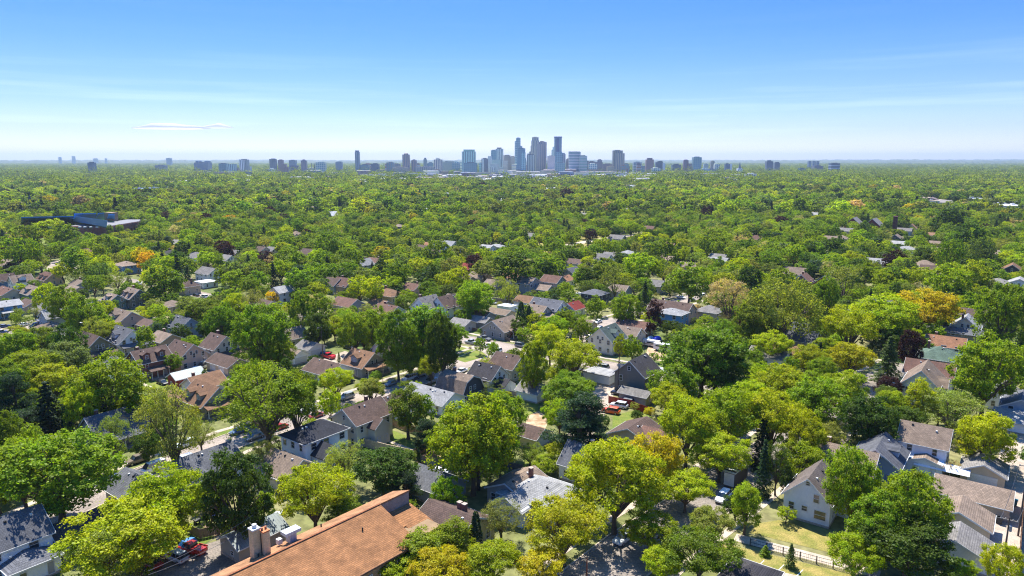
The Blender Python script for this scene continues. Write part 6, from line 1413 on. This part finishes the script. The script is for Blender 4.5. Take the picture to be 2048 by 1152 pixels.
_T = """110,935,250,185,round,g;40,930,140,150,round,g;330,998,170,150,vase,y;262,1066,230,150,vase,y;205,1112,180,110,sparse,l;470,972,158,180,round,d;342,842,140,170,sparse,o;225,872,78,92,sparse,l
292,890,60,62,round,d;97,825,92,140,spruce,k;134,850,28,84,cypress,k;30,800,100,130,pine,k;210,768,150,130,round,b;100,765,120,80,round,y;62,742,110,90,round,b;14,765,90,90,round,g;128,722,110,80,round,e
82,688,90,70,round,g;134,690,72,86,round,d;25,700,90,80,round,g;290,808,100,76,round,y;165,815,70,90,round,y;60,850,110,90,pine,k;10,870,80,100,round,g;240,815,60,60,vase,y;400,865,70,60,sparse,o;315,860,50,50,round,d
532,795,205,165,sparse,g;500,770,90,110,round,g;590,800,90,120,vase,g;524,662,118,110,round,g;557,702,68,66,round,b;634,652,62,64,round,d;600,622,50,70,round,g;640,610,48,52,round,g
672,762,68,58,vase,y;738,776,56,40,vase,y;662,806,50,66,vase,y;862,735,58,50,vase,y;795,672,90,110,round,g;850,665,100,120,oval,g;885,680,78,120,round,d;745,650,80,80,round,g;705,665,70,80,vase,g
820,715,100,60,willow,g;815,820,80,96,oval,g;852,830,40,70,oval,g;945,868,175,170,round,b;955,880,150,140,round,y;1010,835,95,110,round,g;1000,880,80,100,round,g;1158,845,150,150,pine,k;1135,780,110,72,round,b
1180,870,110,80,pine,k;1066,722,64,98,round,b;1100,682,76,70,vase,y;1150,715,106,76,vase,y;1110,655,60,50,vase,b;896,985,70,78,round,b;765,932,150,92,round,d;628,985,150,128,vase,y;530,905,62,66,sparse,o
845,1105,110,100,oval,b;790,1130,100,70,round,y;905,1085,86,90,oval,b;952,1068,34,90,cypress,k;1002,1030,100,84,sparse,o;1128,1050,170,130,vase,Y;880,1138,130,60,vase,Y;985,1122,120,80,vase,y;1085,1132,110,70,vase,Y
1232,955,190,165,vase,y;1310,915,120,110,vase,Y;1180,950,100,110,vase,y;1300,1058,110,84,vase,y;1375,850,130,120,vase,y;1455,830,140,120,vase,y;1545,835,135,120,vase,y;1605,875,95,100,vase,y;1440,905,120,90,vase,y
1372,975,110,80,vase,y;1340,800,90,70,vase,y;1500,790,110,70,vase,y;1405,705,180,130,round,g;1350,765,100,86,round,g;1450,745,110,90,round,d;1525,880,60,120,spruce,k;1555,920,60,90,sparse,d;1492,1010,66,96,oval,b
1400,1105,150,100,vase,g;1330,1120,90,70,vase,y;1425,1045,90,74,vase,l;1528,935,44,120,spruce,k;1708,960,124,150,round,g;1828,1010,150,160,round,g;1760,1040,130,130,round,g;1815,1090,180,110,round,d;1712,1108,116,92,vase,y
1925,1140,60,50,vase,y;2006,1128,84,90,vase,y;1582,1110,30,52,spruce,e;1531,1101,26,26,spruce,g;1975,872,108,100,round,y;1905,815,140,92,sparse,o;1840,805,58,84,oval,y;1975,735,148,140,round,b;2008,625,110,130,round,g
1850,615,130,80,vase,Y;1770,630,140,90,vase,y;1700,655,110,86,vase,y;1620,717,82,62,vase,y;1703,718,92,68,vase,Y;1778,718,64,100,spruce,e;1822,690,52,74,round,p;1565,770,120,84,vase,y;1640,800,130,100,round,b
1745,832,118,104,round,d;1690,780,100,84,round,b;1560,612,168,126,willow,l;1460,592,90,84,sparse,t;1510,640,90,80,round,g;1545,690,80,56,vase,y;1310,632,36,68,oval,p;1042,632,24,58,cypress,k;1058,634,18,46,cypress,k;1075,642,42,42,round,y
952,592,82,66,round,b;1095,530,66,46,round,g;1028,530,92,64,round,d;952,522,40,36,round,p;450,500,36,34,round,p;570,436,30,18,round,p;1790,518,46,38,round,p;800,525,22,30,round,p;1412,425,26,26,round,p;293,520,40,34,round,G
461,440,36,20,round,G;546,591,30,22,round,G;960,688,26,28,round,g;985,698,28,34,round,b;870,500,60,50,round,g;700,520,60,50,round,g;1250,615,60,60,round,b;1190,620,36,50,oval,g;1158,645,50,50,sparse,g;1265,695,40,50,round,b
1165,660,44,46,round,g;1130,640,60,50,round,g;1230,560,60,60,sparse,o;1290,590,30,60,spruce,k;1278,610,26,50,spruce,g;170,630,80,80,round,g;190,660,60,60,sparse,l;290,680,40,60,oval,g;250,640,40,30,shrub,g;360,663,40,34,round,d
90,600,50,60,vase,y;130,605,70,70,round,g;212,620,50,40,round,y;45,640,44,46,sparse,g;330,560,80,60,round,g;410,620,90,60,round,g;440,640,70,70,round,g;470,615,60,60,vase,y;500,600,60,50,sparse,o;600,560,60,50,round,g
720,575,60,50,vase,y;745,580,50,50,vase,y;655,490,60,50,round,g;580,520,70,50,round,g;1330,500,60,50,round,g;1500,560,60,60,round,d;1380,560,90,70,round,g;1650,590,60,80,round,g;1690,560,90,70,sparse,o;1900,560,90,70,vase,y
1945,550,70,60,vase,y;1900,505,60,60,willow,g;1960,500,60,60,willow,e;1720,490,50,40,round,y;1660,495,60,40,round,d;1900,440,60,46,round,d;1620,480,40,40,round,g;1940,470,60,50,round,d;970,540,60,40,vase,o;1000,570,40,40,sparse,l
1020,580,44,44,sparse,l;790,545,60,50,round,g;915,560,60,50,vase,y;1280,530,70,50,vase,y;1210,540,60,50,round,g;1000,660,30,30,shrub,r;1013,668,24,20,shrub,r;985,768,56,34,sparse,o;905,835,50,40,round,g;300,735,20,26,shrub,g
345,722,40,36,round,g;378,726,26,24,shrub,g;1240,690,30,44,round,y;240,870,26,30,shrub,d;735,700,20,36,spruce,g;678,718,14,30,spruce,g;1690,930,70,60,round,g;1865,930,30,26,shrub,d;1575,965,30,60,oval,d;750,880,24,24,shrub,g
1060,905,70,40,sparse,g;1090,925,60,40,round,b;1120,905,60,50,vase,y;150,530,50,60,oval,g;170,520,40,40,vase,y;50,470,60,50,round,g;100,460,70,40,vase,y;135,468,50,40,round,g;40,500,90,60,willow,g;200,505,40,44,round,g;1860,890,40,36,round,g;1940,880,60,60,vase,o
280,1120,60,60,round,g;690,1000,60,50,round,g;530,1010,50,60,round,g;420,1000,60,60,vase,y;560,880,50,40,sparse,o;450,1060,22,24,shrub,d;350,1075,28,22,shrub,d;1890,660,30,40,spruce,e;2040,680,40,60,spruce,e;1230,910,70,60,vase,y"""
for t in _T.replace('\n', ';').split(';'):
    a = t.split(','); tree_px(float(a[0]), float(a[1]), float(a[2]), float(a[3]), a[4], a[5])
print('hand trees', len(TREES))
# ---- trees filling the blocks, kept off houses, streets and the views to them
cell = {}
def near(x, y, r, c=12.0):
    i, j = int(x // c), int(y // c)
    for a in (-1, 0, 1):
        for b in (-1, 0, 1):
            for t in cell.get((i + a, j + b), ()):
                if (t[0] - x) ** 2 + (t[1] - y) ** 2 < (.52 * (t[2] + r)) ** 2: return True
    return False
def put(x, y, r, c=12.0): cell.setdefault((int(x // c), int(y // c)), []).append((x, y, r))
for t in TREES: put(t[0], t[1], t[2] * HT[t[4]][1])
va = np.array(VIS); fa = np.array(FOOT)
def blocked(x, y, R, h, kx=.8):
    cx, cz, d = PR(x, y, h * .62); s = F / d
    dx = (va[:, 0] - cx) / (R * s * kx); dy = (va[:, 1] - cz) / (h * .38 * s * kx + .01)
    return bool(np.any((dx * dx + dy * dy < 1) & (va[:, 2] > d - 2)))
KW = [('round', 'g', 22), ('round', 'b', 9), ('round', 'd', 14), ('vase', 'y', 16), ('vase', 'g', 12), ('vase', 'b', 5), ('oval', 'g', 4), ('oval', 'd', 4), ('sparse', 'o', 7), ('sparse', 'l', 5), ('willow', 'l', 3), ('willow', 'e', 3), ('round', 'e', 4), ('spruce', 'k', 4), ('pine', 'k', 2), ('sparse', 't', 1.6), ('round', 'p', 1.2), ('vase', 'Y', .8), ('vase', 'o', 6)]
kk = [(a, b) for a, b, w in KW]; kw = [w for a, b, w in KW]
def fill(y0, y1, step, out, rmin, rmax, half=.79):
    y = y0
    while y < y1:
        x = -half * y - 14
        while x < half * y + 14:
            px, py_ = x + rng.uniform(-.5, .5) * step, y + rng.uniform(-.5, .5) * step
            x += step
            if rng.random() < .06: continue
            k, c = rng.choices(kk, kw)[0]; lf = .5 + .5 * math.sin(x * .013 + 1.3 * math.sin(y * .009)) * math.cos(y * .011 + x * .004)
            R = (rmin + (rmax - rmin) * min(1, max(0, rng.random() * .6 + lf * .5))) * (.62 if k in ('spruce', 'oval') else 1); h = R * rng.uniform(1.7, 2.3) if k not in ('spruce', 'oval') else R * 3.6
            if y < 620 and onroad(px, py_): continue
            dd = (fa[:, 0] - px) ** 2 + (fa[:, 1] - py_) ** 2
            if np.any(dd < (fa[:, 2] + R * .35) ** 2): continue
            if near(px, py_, R) and y < 900: continue
            if blocked(px, py_, R, h): 
                if y > 700: continue
                R *= .5; h *= .5
                if blocked(px, py_, R, h): continue
            put(px, py_, R); out.append((px, py_, R, h, k, c))
        y += step
A1, A2, A3 = [], [], []
fill(112, 330, 6.0, A1, 2.6, 5.6); fill(330, 760, 8.0, A1, 3.6, 7.6); fill(760, 1500, 13.5, A2, 4.4, 11.5)
for x, y, R, h, k, c in A1:
    Ht, R0 = HT[k]; TREES.append((x, y, R / R0, h / Ht, k, c, 2 * R * F / y, 0))
TREES.sort(key=lambda t: -t[6])
inframe = [t for t in TREES if -40 < PR(t[0], t[1], 6)[0] < 2088 and PR(t[0], t[1], 12)[1] < 1190]
ind = set(id(t) for t in inframe[:300]); rest = [t for t in TREES if id(t) not in ind]
def jitter(c):
    b = TC[c]; f = rng.uniform(.78, 1.22); w = rng.uniform(-.09, .07)
    return (b[0] * f * (1 + w * 1.5), b[1] * f, b[2] * f)
LT = [l for l in LM if len(l) == 4]
for i, t in enumerate(inframe[:300]):
    x, y, sx, sz, k, c, w, _ = t; v = rng.randrange(len(NEAR[k])); src = NEAR if y < 300 else MID
    r = thing(KO[k], (x, y, 0), rng.uniform(0, 6.28)); r.scale = (sx, sx * rng.uniform(.92, 1.08), sz)
    link('trunk', src[k][v][1], r); link('crown', src[k][v][0], r, jitter(c))
    X, Y, d = PR(x, y, sz * HT[k][0] * .6)
    big = 'huge ' if w > 140 else 'big ' if w > 95 else '' if w > 50 else 'small '
    shp = KN[k] if k in ('spruce', 'pine', 'cypress', 'shrub', 'columnar cypress') else KN[k] + ' tree'
    if k == 'cypress': shp = 'columnar cypress'
    tag(r, auto_label(f'{big}{CN[c]} {shp}', X, Y, LT), 'shrub' if k == 'shrub' else 'tree', 'trees of the near blocks')
print('individual', len(ind), 'mid', len(rest), 'far', len(A2))

# ---- the rest of the wood as scattered instances
def scatter(name, label, protos, P, rot, scl, idx, tint, cat=None):
    c = bpy.data.collections.new(name + '_sources')
    for i, pm in enumerate(protos): c.objects.link(bpy.data.objects.new('source_%02d' % i, pm))
    n = len(P); me = bpy.data.meshes.new(name); me.vertices.add(n); me.vertices.foreach_set('co', np.asarray(P, dtype=np.float32).ravel())
    def at(nm, ty, field, data): a = me.attributes.new(nm, ty, 'POINT'); a.data.foreach_set(field, np.asarray(data).ravel())
    R = np.zeros((n, 3), np.float32); R[:, 2] = rot
    at('rot', 'FLOAT_VECTOR', 'vector', R); at('scl', 'FLOAT_VECTOR', 'vector', np.asarray(scl, np.float32)); at('idx', 'INT', 'value', np.asarray(idx, np.int32))
    at('tint', 'FLOAT_COLOR', 'color', np.concatenate([np.asarray(tint, np.float32), np.ones((n, 1), np.float32)], 1)); me.update()
    o = link(name, me); tag(o, label, cat, kind='stuff')
    ng = bpy.data.node_groups.new(name + '_nodes', 'GeometryNodeTree')
    ng.interface.new_socket('Geometry', in_out='INPUT', socket_type='NodeSocketGeometry'); ng.interface.new_socket('Geometry', in_out='OUTPUT', socket_type='NodeSocketGeometry')
    N, K = ng.nodes, ng.links; gi, go = N.new('NodeGroupInput'), N.new('NodeGroupOutput'); ip = N.new('GeometryNodeInstanceOnPoints'); ci = N.new('GeometryNodeCollectionInfo')
    ci.inputs['Collection'].default_value = c; ci.inputs['Separate Children'].default_value = True; ci.inputs['Reset Children'].default_value = True
    def na(nm, ty):
        a = N.new('GeometryNodeInputNamedAttribute'); a.data_type = ty; a.inputs['Name'].default_value = nm; return a.outputs['Attribute']
    K.new(gi.outputs[0], ip.inputs['Points']); K.new(ci.outputs[0], ip.inputs['Instance']); ip.inputs['Pick Instance'].default_value = True
    K.new(na('idx', 'INT'), ip.inputs['Instance Index']); K.new(na('rot', 'FLOAT_VECTOR'), ip.inputs['Rotation']); K.new(na('scl', 'FLOAT_VECTOR'), ip.inputs['Scale'])
    K.new(ip.outputs[0], go.inputs[0]); md = o.modifiers.new('scatter', 'NODES'); md.node_group = ng
    return o
def copy_i(me):
    m = me.copy(); m.materials.clear(); m.materials.append(M['leaf_i']); return m
order = []; pidx = {}
for k in SPEC:
    for s in range(len(SPEC[k])): pidx[(k, s)] = len(order); order.append(copy_i(MID[k][s][0]))
trk = len(order)
P_, rt, sc, ix, tn = [], [], [], [], []
for x, y, sx, sz, k, c, w, _ in rest:
    P_.append((x, y, 0)); rt.append(rng.uniform(0, 6.28)); sc.append((sx, sx, sz)); ix.append(pidx[(k, rng.randrange(len(SPEC[k])))]); tn.append(jitter(c))
scatter('tree_canopy', 'green crowns of the many street and garden trees beyond the near blocks', order, P_, rt, sc, ix, tn)
tr_i = [MID['round'][0][1], MID['vase'][0][1]]; keep = [i for i, t in enumerate(rest) if t[4] in ('round', 'vase', 'willow', 'sparse')]
scatter('tree_trunks', 'bare lower trunks under the many crowns beyond the near blocks', tr_i, [P_[i] for i in keep], [rt[i] for i in keep], [sc[i] for i in keep], [i % 2 for i in keep], [tn[i] for i in keep])
FK = ['round', 'round', 'vase', 'oval', 'sparse', 'spruce']; far_m = []
for i, k in enumerate(FK):
    v, n, _ = crown(k, 200 + i, 1000 if k != 'oval' else 700, 1.0, 6); far_m.append(mk_tri('crown', v, n, M['leaf_i']))
P_, rt, sc, ix, tn = [], [], [], [], []
fi = dict(round=(0, 1), vase=(2,), oval=(3,), sparse=(4,), willow=(1,), spruce=(5,), pine=(5,))
for x, y, R, h, k, c in A2:
    Ht, R0 = HT[k]; P_.append((x, y, 0)); rt.append(rng.uniform(0, 6.28)); sc.append((R / R0, R / R0, h / Ht)); ix.append(rng.choice(fi[k])); lf = .93 + .22 * math.sin(x * .011 + 2 * math.sin(y * .006)) * math.cos(y * .008); tn.append(tuple(lf * q for q in jitter(c)))
scatter('wooded_district', 'continuous green treetops of the middle distance', far_m, P_, rt, sc, ix, tn)
# tiles of treetops for the far wood, each crown with its own colour
tiles = []; TB_ = (.62, .74, .84, .95, .7)  # tone per tile, darkened in place of the crowns' missing self-shadow
for ti in range(5):
    g = np.random.default_rng(400 + ti); V_, T_ = [], []; S = 88.0
    for a in range(7):
        for b in range(7):
            if g.random() < .1: continue
            cx, cy2 = (a + .5 + g.uniform(-.4, .4)) / 7 * S - S / 2, (b + .5 + g.uniform(-.4, .4)) / 7 * S - S / 2; R = float(np.exp(g.normal(2.0, .33))); hh = R * g.uniform(1.2, 1.75) + 2
            n = 84; d = unit(g.normal(size=(n, 3)) + np.array([0, 0, .55])); d[:, 2] = np.maximum(d[:, 2], -.3); b_ = 1 + .16 * np.sin(d[:, 0] * 6 + a) * np.cos(d[:, 1] * 6 + b)
            c = d * b_[:, None] * np.array([R, R, hh * .5]) + np.array([cx, cy2, hh * .55]); nr = unit(d * .9 + g.normal(size=(n, 3)) * .5 + np.array([0, 0, .25]))
            t1 = unit(np.cross(nr, g.normal(size=nr.shape))); t2 = np.cross(nr, t1); s = (2.6 * g.uniform(.7, 1.3, n))[:, None]
            V_.append(np.stack([c - t1 * s * .6, c - t2 * s * .45, c + t1 * s * .6, c + t2 * s * .45], 1).reshape(-1, 3))
            ck = rng.choices(['g', 'b', 'y', 'd', 'o', 'e', 'k', 'l', 't'], [28, 9, 15, 24, 9, 5, 3, 5, .8])[0]; T_.append(np.tile(np.array(tuple(TB_[ti] * q for q in jitter(ck)) + (1,)), (n * 4, 1)))
    V_ = np.concatenate(V_); T_ = np.concatenate(T_); tiles.append(mk_tri('grove', V_, len(V_) // 4, M['leaf_g'], tint=T_))
P_, rt, sc, ix, tn = [], [], [], [], []
y = 1530.0
while y < 12500:
    st = 84 if y < 5000 else 100
    x = -.78 * y - 60
    while x < .78 * y + 60:
        X, Y, d = PR(x, y, 0); dens = 1.0
        if 2150 < y < 3900:
            core = math.exp(-((X - 1060) / 360.0) ** 2); dens = 1 - .95 * core if y > 2250 else 1 - .6 * core
            if 350 < X < 1560: dens = min(dens, .5)
        elif 1850 < y <= 2150 and 150 < X < 1500: dens = .62
        elif y >= 3900: dens = .92
        if rng.random() < dens and not np.any((fa[:, 0] - x) ** 2 + (fa[:, 1] - y) ** 2 < (fa[:, 2] * .6 + 26) ** 2):
            P_.append((x + rng.uniform(-8, 8), y + rng.uniform(-8, 8), 0)); rt.append(rng.choice((0, 1.571, 3.142, 4.712)) + rng.uniform(-.2, .2)); q = 1.12 * st / 84; sc.append((q, q, rng.uniform(.8, 1.15))); ix.append(rng.randrange(5)); tn.append((.1, .1, .1))
        x += st
    y += st
scatter('far_woods', 'unbroken woodland of the far distance fading to blue', tiles, P_, rt, sc, ix, tn)
print('tiles', len(P_))
# specks of roofs in the far wood
rm = []
for i, c in enumerate(((180, 180, 186), (140, 132, 128), (112, 96, 90), (200, 202, 206))):
    m = MB().prism([(-6, 0), (6, 0), (6, 7), (0, 10.5), (-6, 7)], -8, 8); mt = plain('far_roof_%d' % i, rgb(c), .8, .1, .2); rm.append(m.mesh('roof', mt))
P_, rt, sc, ix, tn = [], [], [], [], []
for i in range(1100):
    y = rng.choice((rng.uniform(800, 2300), rng.uniform(1800, 2900), rng.uniform(1800, 6500))); x = rng.uniform(-.76, .76) * y; X = PR(x, y, 0)[0]
    P_.append((x, y, 0)); rt.append(UA + rng.choice((0, 1.571))); k = rng.uniform(.8, 1.6) * (1.6 if rng.random() < .12 and y > 1500 else 1); sc.append((k * (1 if rng.random() < .8 else 2.2), k, rng.uniform(.9, 1.25))); ix.append(rng.randrange(4)); tn.append((.1, .1, .1))
scatter('distant_rooftops', 'scattered specks of roofs among the far treetops', rm, P_, rt, sc, ix, tn)

# ------------------------------------------------------------ haze
hz = MB().box((0, 0, 160), (56000, 56000, 322)); hm, Nh, Kh, oh = newmat('haze_air'); pv = Nh.new('ShaderNodeVolumePrincipled')
pv.inputs['Density'].default_value = 0.000056; pv.inputs['Color'].default_value = (0.56, 0.71, 0.86, 1); pv.inputs['Anisotropy'].default_value = 0.3
Kh.new(pv.outputs[0], oh.inputs['Volume']); h_ = hz.obj('haze', hm); tag(h_, kind='stuff', label='thin pale blue haze over the whole city')
print('objects', len(bpy.data.objects))
